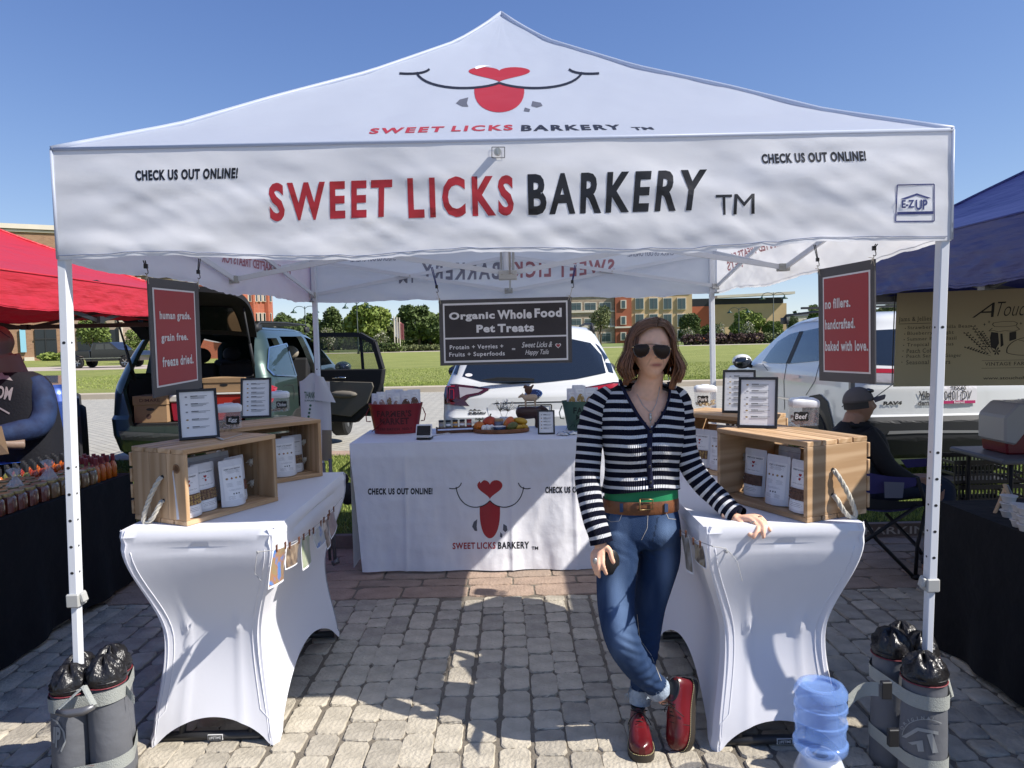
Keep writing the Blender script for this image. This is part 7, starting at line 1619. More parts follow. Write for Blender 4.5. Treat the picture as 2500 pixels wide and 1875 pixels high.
# spice rack
M_DWOOD = mat('dark_walnut', (.13, .055, .028), .5, var=.4, vs_=30); M_CORK = mat('cork', (.42, .27, .14), .8)
p = G(1112, 1056, TZ); t = thing('spice_rack', 'small dark wooden rack holding five spice jars', 'rack', (p.x, p.y, TZ), R(9))
MB().bx((-.14, -.025, 0), (.14, .025, .010)).build('rack_base', M_DWOOD, t, bevel=.002); MB().bx((-.14, -.027, .0), (.14, -.021, .022)).build('rack_front', M_DWOOD, t); MB().bx((-.14, -.025, .034), (.14, .025, .042)).build('rack_shelf', M_DWOOD, t)
for s in (-1, 1): MB().bx((s*.14-.005, -.026, 0), (s*.14+.005, .026, .046)).build('rack_end', M_DWOOD, t)
for i, c in enumerate(((.30, .27, .22), (.14, .18, .19), (.60, .28, .04), (.30, .20, .15), (.36, .04, .03))):
    q = thing('spice_jar', ('spice jar with grey salt, leftmost in the dark rack', 'slate blue spice jar, second in the rack', 'orange turmeric spice jar in the middle of the rack', 'brown spice jar, fourth in the rack', 'red spice jar at the right end of the rack')[i], 'jar', local(t, -.105+.0525*i, 0, .042), 0, 'spice jars in the dark rack')
    MB().lathe([(.017, 0), (.020, .003), (.020, .038), (.017, .042)], n=12).build('jar_glass', mat('spice_%d' % i, c, .25, coat=1), q, True); MB().lathe([(.020, .042), (.0205, .043), (.0205, .054), (.018, .056)], n=12).build('lid', M_BLACKP if i < 4 else M_RTUB, q, 'auto'); MB().lathe([(.0203, .013), (.0203, .028)], n=12, cap=False).build('jar_label', M_LABEL if i % 2 else M_INK2, q)
# tray of produce
p = G(1224, 1054, TZ); tr = thing('serving_tray', 'oval wooden tray carrying pumpkins, eggs, squash and a blue ramekin', 'tray', (p.x, p.y, TZ)); TX_ = p
M_ACA = mat('acacia_wood', (.26, .10, .04), .45, var=.5, vs_=14)
MB().lathe([(.205, 0), (.212, .004), (.212, .026), (.205, .030), (.198, .026), (.195, .010), (.001, .009)], n=44, sy=.62).build('tray_body', M_ACA, tr, 'auto')
M_PUMP = mat('pumpkin_orange', (.72, .20, .02), .35, var=.35, vs_=20); M_PUMR = mat('pumpkin_red', (.62, .085, .02), .35, var=.3, vs_=12)
def pumpkin(x, y, r_, hh, m, label, nr=9, tilt=0):
    t = thing('pumpkin', label, 'pumpkin', (TX_.x+x, TX_.y+y, TZ+.010), 0); mb = MB(); rr = []
    for i in range(13):
        th = math.pi*(i+.02)/12.04; rr.append([(r_*math.sin(th)*(1-.10*abs(math.sin(a*nr/2))**.6*0+.09*abs(math.cos(a*nr/2)))*math.cos(a), r_*math.sin(th)*(1+.09*abs(math.cos(a*nr/2)))*math.sin(a), hh/2-hh/2*math.cos(th)*(1-.12*math.sin(th))) for a in [2*math.pi*k/54 for k in range(54)]])
    mb.rings(rr).build('pumpkin_body', m, t, True); MB().tube([(0, 0, hh*.93), (.003, 0, hh*1.08), (.010, 0, hh*1.16)], [.008, .005, .005], 7).build('stem', mat('stem_green', (.09, .10, .035), .8), t, True)
pumpkin(-.165, -.01, .040, .075, M_PUMP, 'small orange striped pumpkin at the left end of the tray'); pumpkin(-.085, .055, .056, .105, M_PUMR, 'larger red-orange pumpkin behind the eggs on the tray', 8)
M_EGG = mat('eggshell', (.78, .76, .74), .4)
for i, (x, y) in enumerate(((-.128, -.062), (-.090, -.070), (-.105, -.035), (-.070, -.045))): tag(MB().ball((TX_.x+x, TX_.y+y, TZ+.035), (.021, .021, .027), 12, 9).build('egg', M_EGG, smooth=True), 'white egg on the tray, %s' % ('front left', 'front right', 'back left', 'back right')[i], 'egg', 'white eggs on the tray')
t = thing('ramekin', 'blue fluted ramekin with white inside at the front of the tray', 'ramekin', (TX_.x-.012, TX_.y-.075, TZ+.010)); rr = []
for z, r_ in ((0, .040), (.008, .043), (.034, .048), (.040, .050)): rr.append([(r_*(1+.02*math.cos(a*26)*(z < .036))*math.cos(a), r_*(1+.02*math.cos(a*26)*(z < .036))*math.sin(a), z) for a in [2*math.pi*k/104 for k in range(104)]])
MB().rings(rr, cap=False).build('bowl_outside', mat('ceramic_blue', (.03, .07, .15), .2, coat=1), t, True); MB().lathe([(.050, .040), (.045, .040), (.042, .014), (.001, .012)], n=30, cap=False).build('bowl_inside', M_EGG, t, True)
t = thing('lidded_jar', 'small blue-grey ceramic jar with cork lid behind the ramekin', 'jar', (TX_.x-.018, TX_.y+.02, TZ+.010)); MB().lathe([(.034, 0), (.036, .004), (.036, .062), (.033, .068)], n=24).build('jar_body', mat('ceramic_grey_blue', (.14, .16, .24), .3), t, 'auto'); MB().lathe([(.032, .069), (.034, .07), (.034, .084), (.031, .087)], n=24).build('cork_lid', M_CORK, t, 'auto'); MB().lathe([(.0363, .012), (.0363, .04)], n=24, cap=False).build('jar_label', M_SWH, t)
def fruit(name, label, x, y, z, r_, m, rz=0, tilt=0, pear=0):
    mb = MB(); rr = []
    for i in range(12):
        th = math.pi*(i+.03)/11.06; q = 1-pear*(i/11)**1.5*.62; rr.append([(r_[0]*math.cos(th), r_[1]*q*math.sin(th)*math.cos(a), r_[1]*q*math.sin(th)*math.sin(a)) for a in [2*math.pi*k/18 for k in range(18)]])
    o = mb.rings(rr).build(name, m, smooth=True); o.matrix_basis = Matrix.Translation((TX_.x+x, TX_.y+y, TZ+z)) @ Matrix.Rotation(rz, 4, 'Z') @ Matrix.Rotation(tilt, 4, 'Y'); return tag(o, label, name.replace('_', ' '))
M_MANG = mat('mango_skin', (.62, .10, .05), .35, col2=(.70, .30, .04), vs_=14); M_AVO = mat('green_skin', (.10, .11, .03), .35, col2=(.20, .20, .06), vs_=18); M_SQ = mat('yellow_squash', (.62, .36, .035), .35, var=.3, vs_=18)
fruit('mango', 'red and orange mango leaning upright on the tray', .058, .01, .062, (.056, .037), M_MANG, 0, R(-60)); fruit('papaya', 'small green fruit at the front right of the tray', .083, -.055, .044, (.046, .032), M_AVO, 0, R(-28))
fruit('squash', 'yellow squash lying across the top of the pile on the tray', .145, .012, .078, (.056, .030), M_SQ, R(-15), R(12), .7); fruit('squash', 'yellow squash under the top one, pointing at the viewer', .130, -.045, .036, (.040, .025), M_SQ, R(200), 0, .4); fruit('squash', 'small yellow squash at the right rim of the tray', .172, -.02, .036, (.034, .023), M_SQ, R(150), 0, .3); fruit('mango', 'orange-red mango lying beneath the squash', .10, .03, .045, (.05, .032), M_MANG, R(20), 0)
# small plant with white buds behind the tray
p = G(1230, 1035, TZ); pl_ = thing('potted_plant', 'small leafy sprig with tiny white buds behind the tray', 'plant', (p.x, p.y+.02, TZ))
r = random.Random(9); st = MB(); bd = MB(); lv = MB(); MB().lathe([(.03, 0), (.035, .05), (.034, .055)], n=14).build('pot', M_SWH, pl_, 'auto')
for k in range(26):
    cx = -.035 if k % 2 else .045; a = r.uniform(0, 6.28); l = r.uniform(.03, .09); e = Vector((cx+math.cos(a)*l, math.sin(a)*l*.7, r.uniform(.12, .20))); st.tube([(cx*.3, 0, .05), (cx*.8, 0, .10), e], .0014, 4)
    for _ in range(5): c = e+Vector([r.uniform(-.016, .016) for _ in range(3)]); bd.ball(c, .0034, 6, 4)
    for _ in range(6): c = Vector((cx*.8, 0, .11)).lerp(e, r.random()); a2 = r.uniform(0, 6.28); d = Vector((math.cos(a2), math.sin(a2), r.uniform(-.3, .6)))*.020; w_ = d.cross(Vector((0, 0, 1))).normalized()*.004; lv.add([c, c+d*.5+w_, c+d, c+d*.5-w_], [(0, 1, 2, 3)])
st.build('stem', M_BARK, pl_); o = bd.build('bud', M_EGG, pl_, True); o['kind'] = 'stuff'; o = lv.build('leaf', mat('sprig_leaf', (.07, .11, .035), .6), pl_); o['kind'] = 'stuff'
# stacked wooden animals
def animal(name, label, loc, rz, s, m, ear=.2, snout=0):
    mb = MB(); B_ = [(-.50, 0, .60, .05), (-.42, 0, .60, .19), (-.2, 0, .58, .235), (.08, 0, .58, .24), (.30, 0, .60, .20), (.44, 0, .64, .13)]
    q = smooth_path(B_, 4); mb.tube([Vector(a[:3]) for a in q], [a[3] for a in q], 14)
    h = smooth_path([(.36, 0, .66, .13), (.52, 0, .72, .125), (.66, 0, .66, .085), (.76+snout, 0, .60, .055)], 3); mb.tube([Vector(a[:3]) for a in h], [a[3] for a in h], 12)
    for x, y in ((-.34, .11), (-.34, -.11), (.28, .11), (.28, -.11)): mb.tube([(x, y, .55), (x+.02*(x > 0), y, .28), (x, y, .0)], [.10, .062, .058], 10)
    for y in (-1, 1): mb.tube([(.50, y*.09, .80), (.49, y*.15, .80+ear)], [.05, .012], 6)
    me = mb.mesh(name, m); me.transform(Matrix.Scale(s, 4)); me2 = remesh(me, .006*s/.16, 2); me2.materials.clear(); me2.materials.append(m); o = obj(name, me2); o.location = loc; o.rotation_euler = (0, 0, rz); return tag(o, label, 'figurine')
p = G(1292, 1046, TZ); animal('cow_figurine', 'dark brown carved cow figurine with the pig standing on its back', (p.x, p.y+.04, TZ), R(5), .205, mat('ebony_wood', (.05, .022, .018), .4), .1)
animal('pig_figurine', 'pale carved pig figurine standing on the brown cow', (p.x+.012, p.y+.04, TZ+.168), R(175), .118, mat('pale_wood', (.55, .40, .27), .5), .14, .02)
mb = MB().ball((0, 0, .035), (.030, .022, .034), 12, 9).ball((-.022, 0, .060), (.016, .014, .016), 10, 7).tube([(-.03, 0, .055), (-.042, 0, .05)], [.006, .002], 6).tube([(.02, 0, .05), (.042, 0, .075)], [.014, .006], 6)
o = obj('hen_figurine', remesh(mb.mesh('hen', M_DWOOD), .003, 1)); o.data.materials.append(M_DWOOD); o.location = (p.x+.0, p.y+.04, TZ+.262); tag(o, 'small reddish-brown carved hen perched on top of the pig', 'figurine')
pf = G(1334, 1060, TZ); pframe((pf.x, pf.y, TZ), R(-3), .125, .175, R(-9), 'small black-framed price card in front of the carved animals', 5)
M_FOIL = mat('silver_foil', (.55, .56, .58), .25, metal=.7, bump=.6, bs=30)
for i, (px, py) in enumerate(((1375, 1062), (1402, 1060), (1428, 1062))):
    p = G(px, py, TZ); mb = MB().grid(lambda u, v: ((u-.5)*.09, (v-.5)*.06, .004+.022*math.sin(math.pi*u)**.5*math.sin(math.pi*v)**.5+.003*math.sin(u*17+i)), 10, 8); o = mb.build('foil_packet', M_FOIL, smooth=True); o.location = (p.x, p.y, TZ); o.rotation_euler = (0, 0, .5*i-.4); tag(o, ('silver sample packet just right of the framed card', 'silver sample packet between two others before the green tub', 'silver sample packet nearest the woman\'s sleeve')[i], 'packet', 'silver packets before the green tub')
# ---------------------------------------------------------------- photo strings
def photomat(name, a, b, c_):
    m = mat(name, a, .3, spec=.5); n = m.node_tree; t = n.nodes.new('ShaderNodeTexNoise'); t.inputs['Scale'].default_value = 22; t.inputs['Detail'].default_value = 2; tc = n.nodes.new('ShaderNodeTexCoord'); n.links.new(tc.outputs['Object'], t.inputs[0]); cr = n.nodes.new('ShaderNodeValToRGB'); cr.color_ramp.interpolation = 'EASE'
    cr.color_ramp.elements[0].color = (*a, 1); cr.color_ramp.elements[0].position = .38; cr.color_ramp.elements[1].color = (*c_, 1); cr.color_ramp.elements[1].position = .62; e = cr.color_ramp.elements.new(.5); e.color = (*b, 1); n.links.new(t.outputs[0], cr.inputs[0]); n.links.new(cr.outputs[0], n.nodes['Principled BSDF'].inputs['Base Color']); return m
M_PEG = mat('clothes_peg', (.16, .06, .03), .6)
def photo(q, X, cols, label, group):
    P = [AX(a, b, X) for a, b in q]; t = thing('clipped_photo', label, 'photograph', (P[0]+P[1])/2, 0, group); nrm = Vector((1 if X < 0 else -1, 0, 0)); k = .004*nrm
    def f(u, v): p = (P[0]*(1-u)+P[1]*u)*(1-v)+(P[3]*(1-u)+P[2]*u)*v; return p+nrm*(.012*v*v+.006*math.sin(u*3))
    MB().grid(f, 6, 8).build('photo_paper', M_LABEL, t, world=True); MB().grid(lambda u, v: Vector(f(.03+.94*u, .02+.92*v))+nrm*.0012, 6, 8).build('photo_print', photomat(*cols), t, world=True)
    for u in (.12, .85):
        c = P[0]*(1-u)+P[1]*u+nrm*.006
        for s in (-1, 1): MB().bar(c+Vector((0, s*.002, -.010)), c+Vector((0, s*.006, .016)), .004, .003).build('clothes_peg', M_PEG, t, world=True)
GL = 'dog photos pegged along the left table'; XL = -.872
photo([(668, 1342), (697, 1332), (684, 1418), (646, 1440)], XL, ('photo_sky_dog', (.08, .20, .50), (.34, .17, .08), (.28, .20, .10)), 'nearest pegged photo, blue sky above a brown dog', GL)
photo([(700, 1336), (731, 1318), (718, 1376), (689, 1392)], XL, ('photo_brown', (.10, .07, .05), (.20, .14, .09), (.32, .24, .16)), 'second pegged photo, dark brown animal close up', GL)
photo([(736, 1314), (755, 1300), (753, 1374), (732, 1394)], XL, ('photo_green', (.25, .30, .17), (.32, .36, .24), (.38, .38, .30)), 'third pegged photo, pale green', GL)
photo([(759, 1300), (784, 1276), (789, 1320), (768, 1342)], XL, ('photo_grey_blue', (.32, .34, .33), (.40, .42, .42), (.06, .16, .42)), 'fourth pegged photo, grey with a blue shape', GL)
photo([(786, 1272), (800, 1262), (801, 1325), (793, 1343)], XL, ('photo_patch', (.45, .40, .36), (.20, .15, .13), (.10, .08, .07)), 'fifth pegged photo, narrow brown and cream', GL)
photo([(799, 1255), (814, 1243), (817, 1282), (802, 1318)], XL, ('photo_mauve', (.28, .20, .20), (.22, .16, .17), (.32, .26, .25)), 'farthest pegged photo, dull mauve', GL)
XR = .655; GR_ = 'photos pegged along the right table'
photo([(1663, 1303), (1681, 1306), (1702, 1404), (1683, 1390)], XR, ('photo_pale', (.40, .38, .35), (.30, .27, .22), (.22, .19, .14)), 'pale pegged photo half hidden by the woman\'s hip', GR_)
photo([(1694, 1322), (1717, 1333), (1734, 1391), (1704, 1365)], XR, ('photo_tan', (.36, .28, .14), (.42, .36, .26), (.16, .12, .08)), 'tan pegged photo nearer the front of the right table', GR_)
M_STR = mat('grey_string', (.40, .40, .40), .8)
tag(MB().tube([AX(628, 1347, -.885), AX(676, 1343, XL-.002), AX(740, 1312, XL-.002), AX(800, 1258, XL-.002), AX(835, 1215, -.88)], .0016, 5).tube([AY(628, 1347, 2.77), AY(624, 1380, 2.765), AY(622, 1400, 2.765), AY(637, 1418, 2.765)], .0013, 5).ball(AY(629, 1348, 2.765), (.006, .004, .006), 6, 5).build('photo_string', M_STR), 'thin string holding the row of photos along the left table', 'string')
tag(MB().tube([AX(1655, 1292, .66), AX(1700, 1320, XR+.002), AX(1740, 1334, .668), AY(1772, 1339, 2.66)], .0016, 5).tube([AY(1772, 1339, 2.66), AY(1790, 1358, 2.655), AY(1800, 1372, 2.65), AY(1812, 1418, 2.65)], .0013, 5).ball(AY(1774, 1346, 2.65), (.006, .004, .008), 6, 5).build('photo_string', M_STR), 'thin string with a loose end tied to the right table corner', 'string')
# tote bag on the rear pole
def tf(u, v): q = AY(731+74*u+6*v, 932+130*v-22*(1-v)*math.exp(-((u-.45)/.25)**2), 5.49); return (q.x, q.y-.010*math.sin(u*9)*(.4+v)-.02*math.sin(math.pi*u), q.z)
t = thing('tote_bag', 'white cloth bag printed THANK YOU hanging on the rear left tent pole', 'bag', AY(770, 1060, 5.49)); M_TOTEB = mat('white_canvas', (.62, .61, .63), .8, bump=.3, bs=12)
bg_ = MB().grid(tf, 18, 24); bo = bg_.build('bag_body', M_TOTEB, t, True, world=True); bvt = bvh_of(bo.data)
decal('lettering', [T('THANK YOU', [(743, 956), (787, 957), (787, 973), (744, 973)], .01)], bvt, mat('bag_green', (.05, .13, .08), .7), t, .003, 12); decal('small_print', [T('SUPPORT LOCAL', [(744, 976), (787, 976), (787, 980), (744, 980)], .01)]+[PG(*el(758-i*1.5, 990+9*i, 3, 3, 8)) for i in range(4)], bvt, MATS['bag_green'], t, .003, 12)
MB().grid(lambda u, v: tuple(AY(768+22*u+30*v*u, 915+62*v+6*u, 5.455-.02*math.sin(u*3))), 6, 8).build('bag_flap', M_TOTEB, t, True, world=True); MB().tube([AY(766, 935, 5.46), AY(772, 905, 5.47), AY(776, 918, 5.45)], .008, 6, flat=.4).build('bag_handle', M_TOTEB, t, world=True)
t = thing('camp_chair', 'tan and black folded chair standing behind the left table', 'chair', AY(800, 1300, 5.05)); M_KH = mat('khaki_fabric', (.26, .21, .15), .85)
def kf(u, v): q = AY(786+24*u, 1050+75*v, 5.2-.02*math.sin(u*3)); return (q.x, q.y, q.z)
MB().grid(kf, 8, 8).build('seat_fabric', M_KH, t, True, world=True); MB().tube([AY(806, 1120, 5.1), AY(812, 1250, 5.05), AY(818, 1372, 5.0)], .013, 8).tube([AY(790, 1130, 5.2), AY(806, 1372, 5.3)], .011, 8).tube([AY(812, 1376, 5.0), AY(826, 1368, 5.0)], .02, 8).build('chair_leg', M_GALU, t, True, world=True)
MB().ball(AY(848, 1205, 5.6), (.07, .05, .09), 10, 8).ball(AY(838, 1170, 5.6), (.045, .04, .05), 10, 8).build('dark_pouch', M_BLACKP, t, True, world=True)
# ---------------------------------------------------------------- weight bags and water jug
M_BAGG = mat('weight_bag_grey', (.13, .135, .15), .6, bump=.9, bs=9, var=.12, vs_=5); M_VINYL = mat('black_vinyl', (.014, .013, .014), .33, bump=.8, bs=22, spec=.6, bdist=.02); M_WEB = mat('grey_webbing', (.34, .355, .33), .8, bump=.5, bs=300); M_MAR = mat('maroon_piping', (.20, .03, .04), .6)
def wbag(label, tubes, straps, hgt, group, tail, logo_on):
    c = tubes[0]; root = thing('weight_bag', label, 'weight bag', (sum(t[0] for t in tubes)/len(tubes), sum(t[1] for t in tubes)/len(tubes), 0), 0, group)
    for i, (x, y, r_, h, lean) in enumerate(tubes):
        pr = [(r_*1.06, 0), (r_*1.10, .03), (r_*1.05, h*.5), (r_, h*.86), (r_*.97, h*.9)]; rr = []
        for rad, z in pr+[(r_*.99, h*.905)]: rr.append([(x+lean*z+rad*math.cos(a)*(1+.035*math.sin(3*a+i+z*7)), y+rad*math.sin(a)*(1+.035*math.sin(2*a+z*15)), z) for a in [2*math.pi*k/26 for k in range(26)]])
        MB().rings(rr).build('sand_tube', M_BAGG, root, True, world=True)
        hd = []
        rn = random.Random(i+int(x*10))
        for j, (rad, z) in enumerate(((.985, .905), (1.02, .93), (1.03, .97), (.96, 1.02), (.70, 1.07), (.35, 1.10), (.02, 1.11))):
            hd.append([(x+lean*h*z+r_*rad*math.cos(a)*(1+.10*math.sin(5*a+j*1.7+i)*(j > 1)), y+r_*rad*math.sin(a)*(1+.10*math.sin(4*a+j)*(j > 1)), h*z+(.014*math.sin(6*a+i*2+j) if j > 2 else 0)) for a in [2*math.pi*k/36 for k in range(36)]])
        MB().rings(hd).build('vinyl_top', M_VINYL, root, True, world=True)
        for zz in (.915, .955): MB().tube([(x+lean*h*zz+r_*1.04*math.cos(a), y+r_*1.04*math.sin(a), h*zz) for a in [2*math.pi*k/24 for k in range(25)]], .0022, 5).build('piping', M_MAR if zz < .93 else M_BLACKP, root, world=True)
    # straps run round the hull of all tubes
    def hull(z, off):
        P = []
        for (x, y, r_, h, lean) in tubes:
            for k in range(40): a = 2*math.pi*k/40; P.append((x+lean*z+(r_*1.06+off)*math.cos(a), y+(r_*1.06+off)*math.sin(a)))
        P = sorted(set(P)); cr = lambda o, a, b: (a[0]-o[0])*(b[1]-o[1])-(a[1]-o[1])*(b[0]-o[0]); lo = []; up = []
        for p in P:
            while len(lo) > 1 and cr(lo[-2], lo[-1], p) <= 0: lo.pop()
            lo.append(p)
        for p in reversed(P):
            while len(up) > 1 and cr(up[-2], up[-1], p) <= 0: up.pop()
            up.append(p)
        return lo[:-1]+up[:-1]
    for z, slope in straps:
        H_ = hull(z, .004); n = len(H_); xm = root.location.x; mb = MB(); vs = [(px_, py_, z+slope*(px_-xm)+dz) for dz in (-.024, .024) for px_, py_ in H_]; mb.add(vs, [(i, (i+1) % n, n+(i+1) % n, n+i) for i in range(n)]); mb.build('strap', M_WEB, root, True, world=True)
    return root
fl, fr_ = AY(120, 1800, 2.57).x, AY(320, 1800, 2.57).x
lb = wbag('four-tube grey and black weight bag around the front left tent leg', [(-1.605, 2.545, .064, .42, .02), (-1.47, 2.56, .064, .44, -.02), (-1.52, 2.675, .064, .43, 0), (-1.64, 2.67, .06, .41, 0)], [(.11, .12), (.36, .10)], .45, 'weight bags on the tent legs', 1, 1)
MB().tube([AY(205, 1675, 2.46), AY(178, 1700, 2.44), AY(140, 1735, 2.42)], .010, 6, flat=.3).tube([AY(205, 1675, 2.46), AY(218, 1700, 2.43), AY(230, 1722, 2.42)], .010, 6, flat=.3).build('handle_strap', M_WEB, lb, world=True); MB().tube([AY(140, 1738, 2.42), AY(170, 1742, 2.41), AY(205, 1736, 2.41), AY(230, 1724, 2.42)], [.010, .014, .014, .010], 10).build('carry_handle', M_GALU, lb, True, world=True)
MB().grid(lambda u, v: tuple(AY(275+58*u, 1668+30*u*u+22*v-4*u, 2.55)+Vector((0, .012*math.sin(u*5), 0))), 10, 2).build('strap_tail', M_WEB, lb, True, world=True)
bvw = bvh_of(*[c.data for c in sc.objects if c.parent == lb and c.name.startswith('sand_tube')]); decal('bag_logo', [T('UP', [(121, 1772), (150, 1775), (148, 1826), (121, 1822)], .05)]+strokes([(122, 1752), (140, 1760), (156, 1785), (160, 1810), (150, 1834)], 4), bvw, mat('bag_logo_grey', (.30, .31, .31), .6), lb, .003, 14)
decal('box_stitch', strokes([(199, 1843), (232, 1846), (231, 1868), (198, 1868)], 1.5, True)+strokes([(199, 1843), (231, 1868)], 1.5)+strokes([(232, 1846), (198, 1868)], 1.5), bvh_of(*[c.data for c in sc.objects if c.parent == lb and c.name.startswith('strap')]), M_MAR, lb, .004, 14)
rb = wbag('four-tube black and grey weight bag around the front right tent leg', [(1.405, 2.47, .070, .43, .0), (1.375, 2.63, .066, .45, 0), (1.50, 2.66, .06, .42, 0), (1.48, 2.76, .06, .42, 0)], [(.115, -.05), (.335, -.05)], .45, 'weight bags on the tent legs', -1, 1)
bvw = bvh_of(*[c.data for c in sc.objects if c.parent == rb and c.name.startswith('sand_tube')])
arc = [(2206+ 0, 1780), (2212, 1765), (2228, 1757), (2250, 1752), (2274, 1752), (2292, 1758)]
lt = []
for ch, (x, y, a) in zip('ORIGINAL', ((2208, 1775, -60), (2214, 1765, -42), (2222, 1759, -28), (2230, 1756, -18), (2241, 1753, -10), (2253, 1752, -3), (2266, 1753, 4), (2278, 1755, 10))):
    vs, fs = text2d(ch, .03, 1, 0, 1, 2); x0, y0, x1, y1 = bbox2(vs); s = 8.5/(y1-y0); ca, sa = math.cos(R(a)), math.sin(R(a)); lt.append(([(x+((u-(x0+x1)/2)*s)*ca+((v-y0)*s)*sa, y+((u-(x0+x1)/2)*s)*sa-((v-y0)*s)*ca+4) for u, v in vs], fs))
decal('bag_logo', lt+strokes(bez((2204, 1795), (2210, 1755), (2260, 1745), (2297, 1765), 10), 2)+[PG((2203, 1798), (2240, 1775), (2290, 1785), (2290, 1793), (2242, 1784), (2214, 1802)), PG((2218, 1812), (2252, 1806), (2256, 1834), (2242, 1834), (2238, 1816), (2228, 1818)), PG((2262, 1792), (2276, 1790), (2290, 1836), (2276, 1838))], bvw, MATS['bag_logo_grey'], rb, .003, 12)
MB().grid(lambda u, v: tuple(AY(2145-78*u, 1666+6*u+34*v+20*u*u, 2.52)+Vector((0, .015*math.sin(u*4), 0))), 10, 2).build('strap_tail', M_WEB, rb, True, world=True); MB().tube([AY(2290, 1615, 2.55), AY(2312, 1650, 2.53), AY(2326, 1700, 2.52), AY(2312, 1705, 2.52), AY(2298, 1680, 2.53)], .011, 6, flat=.3).build('handle_strap', M_WEB, rb, world=True)
MB().box(AY(2163, 1684, 2.40), (.035, .02, .06)).build('side_buckle', M_BLACKP, rb, world=True, bevel=.003); MB().box(AY(2180, 1800, 2.385), (.035, .02, .06)).build('side_buckle', M_BLACKP, rb, world=True, bevel=.003)
jp = AY(2003, 1750, 2.43); M_JUG = mat('blue_polycarbonate', (.30, .50, .95), .05, alpha=.24, spec=.9); jz = AY(2003, 1668, 2.43).z; J0 = AY(2003, 1842, 2.43).z; JH = jz-J0
jug = thing('water_jug', 'clear blue ribbed water jug standing upside down on a white dispenser', 'water jug', (jp.x, 2.43, J0), 0); jr = 62*2.43/FPX*1.04
pr = [(.30, 0), (.62, .02), (.93, .07), (1.02, .12), (1.03, .20), (1.0, .215), (.94, .23), (.94, .44), (1.0, .455), (1.0, .50), (.94, .515), (.945, .66), (1.0, .675), (1.0, .72), (.94, .735), (.95, .84), (1.0, .86), (.99, .92), (.86, .985), (.70, 1.0), (.60, .985), (.56, .955), (.001, .94)]
MB().lathe([(jr*a, JH*b) for a, b in pr], n=40, cap=False).lathe([(jr*a*.97, JH*b*.985+.002) for a, b in pr[::-1]], n=40, cap=False).build('jug_body', M_JUG, jug, 'auto')
ds = thing('water_dispenser', 'white rounded dispenser crock holding the blue jug', 'water dispenser', (jp.x, 2.43, 0), 0); MB().lathe([(jr*.80, .0), (jr*.86, .01), (jr*.98, J0*.35), (jr*.98, J0*.62), (jr*.78, J0*.92), (jr*.55, J0+.006), (jr*.50, J0+.002), (jr*.48, J0*.8)], n=36, cap=False).build('dispenser_body', mat('frosted_plastic', (.55, .60, .68), .3, coat=.5), ds, True)
MB().tube([(0, -jr*.97, J0*.35), (0, -jr*1.2, J0*.33), (0, -jr*1.2, J0*.22)], .008, 8).build('tap', M_LID, ds, True)
# ================================================================ neighbours' stalls
M_BLKC = clothmat('black_tablecloth', (.004, .004, .006), 0, .3, .15, rough=.95)
def drape(name, x0, x1, y0, y1, z, label, floor=.01, m=None):
    mb = MB(); c = [(x0, y0), (x1, y0), (x1, y1), (x0, y1)]
    for s in range(4):
        a, b = Vector((*c[s], 0)), Vector((*c[(s+1) % 4], 0)); L_ = (b-a).length; d = (b-a)/L_; nr = Vector((d.y, -d.x, 0))
        def f(u, v): w_ = v*v; k = (.022*math.sin(u*L_*9+s)+.012*math.sin(u*L_*21))*w_+.03*v; p = a+d*(u*L_)+nr*k; return (p.x, p.y, z-(z-floor-.03*math.sin(u*5+s)**2)*v)
        mb.grid(f, int(L_*26), 12)
    mb.grid(lambda u, v: (x0+(x1-x0)*u, y0+(y1-y0)*v, z), 6, 6); return tag(mb.build(name, m or M_BLKC, smooth='auto'), label, 'tablecloth')
drape('tablecloth', -3.38, -2.60, 2.3, 4.95, .74, 'black cloth over the hot sauce table at the far left')
drape('tablecloth', 2.12, 3.6, 1.9, 3.62, .74, 'black cloth over the jam table at the far right')
M_JGL = mat('jar_glass', (.8, .85, .85), .05, alpha=.22, spec=.8); M_GLID = mat('gold_lid', (.52, .44, .22), .3, metal=.7)
SAU = {'red': mat('sauce_red', (.13, .022, .010), .25, coat=1), 'brown': mat('sauce_brown', (.15, .075, .022), .25, coat=1), 'amber': mat('sauce_amber', (.30, .15, .03), .25, coat=1), 'orange': mat('sauce_orange', (.55, .12, .008), .25, coat=1), 'green': mat('sauce_green', (.24, .22, .03), .25, coat=1), 'scarlet': mat('sauce_scarlet', (.42, .045, .01), .25, coat=1)}
def jar(x, y, k, label, g, s=1.22):
    t = thing('preserve_jar', label, 'jar', (x, y, .742), 0, g); MB().lathe([(.030*s, 0), (.034*s, .004), (.034*s, .062*s), (.028*s, .072*s)], n=16, sq=5).build('jar_body', SAU[k], t, 'auto'); MB().lathe([(.031*s, .071*s), (.032*s, .073*s), (.032*s, .085*s), (.030*s, .087*s)], n=18).build('lid', M_GLID, t, 'auto'); return t
def bottle(x, y, k, cap, label, g):
    t = thing('sauce_bottle', label, 'bottle', (x, y, .742), 0, g); MB().lathe([(.021, 0), (.023, .003), (.023, .075), (.018, .092), (.0095, .105), (.0095, .118)], n=14).build('bottle_body', SAU[k], t, 'auto'); MB().lathe([(.0125, .108), (.0125, .150), (.0115, .153)], n=12).build('cap', M_BLACKP if cap == 'black' else mat('cap_red', (.20, .012, .02), .35), t, 'auto'); return t
names = {'red': 'dark red', 'brown': 'brown', 'amber': 'amber', 'orange': 'orange', 'green': 'yellow-green', 'scarlet': 'scarlet'}
ordi = ('first', 'second', 'third', 'fourth', 'fifth', 'sixth', 'seventh', 'eighth', 'ninth', 'tenth', 'eleventh', 'twelfth')
rj = random.Random(2)
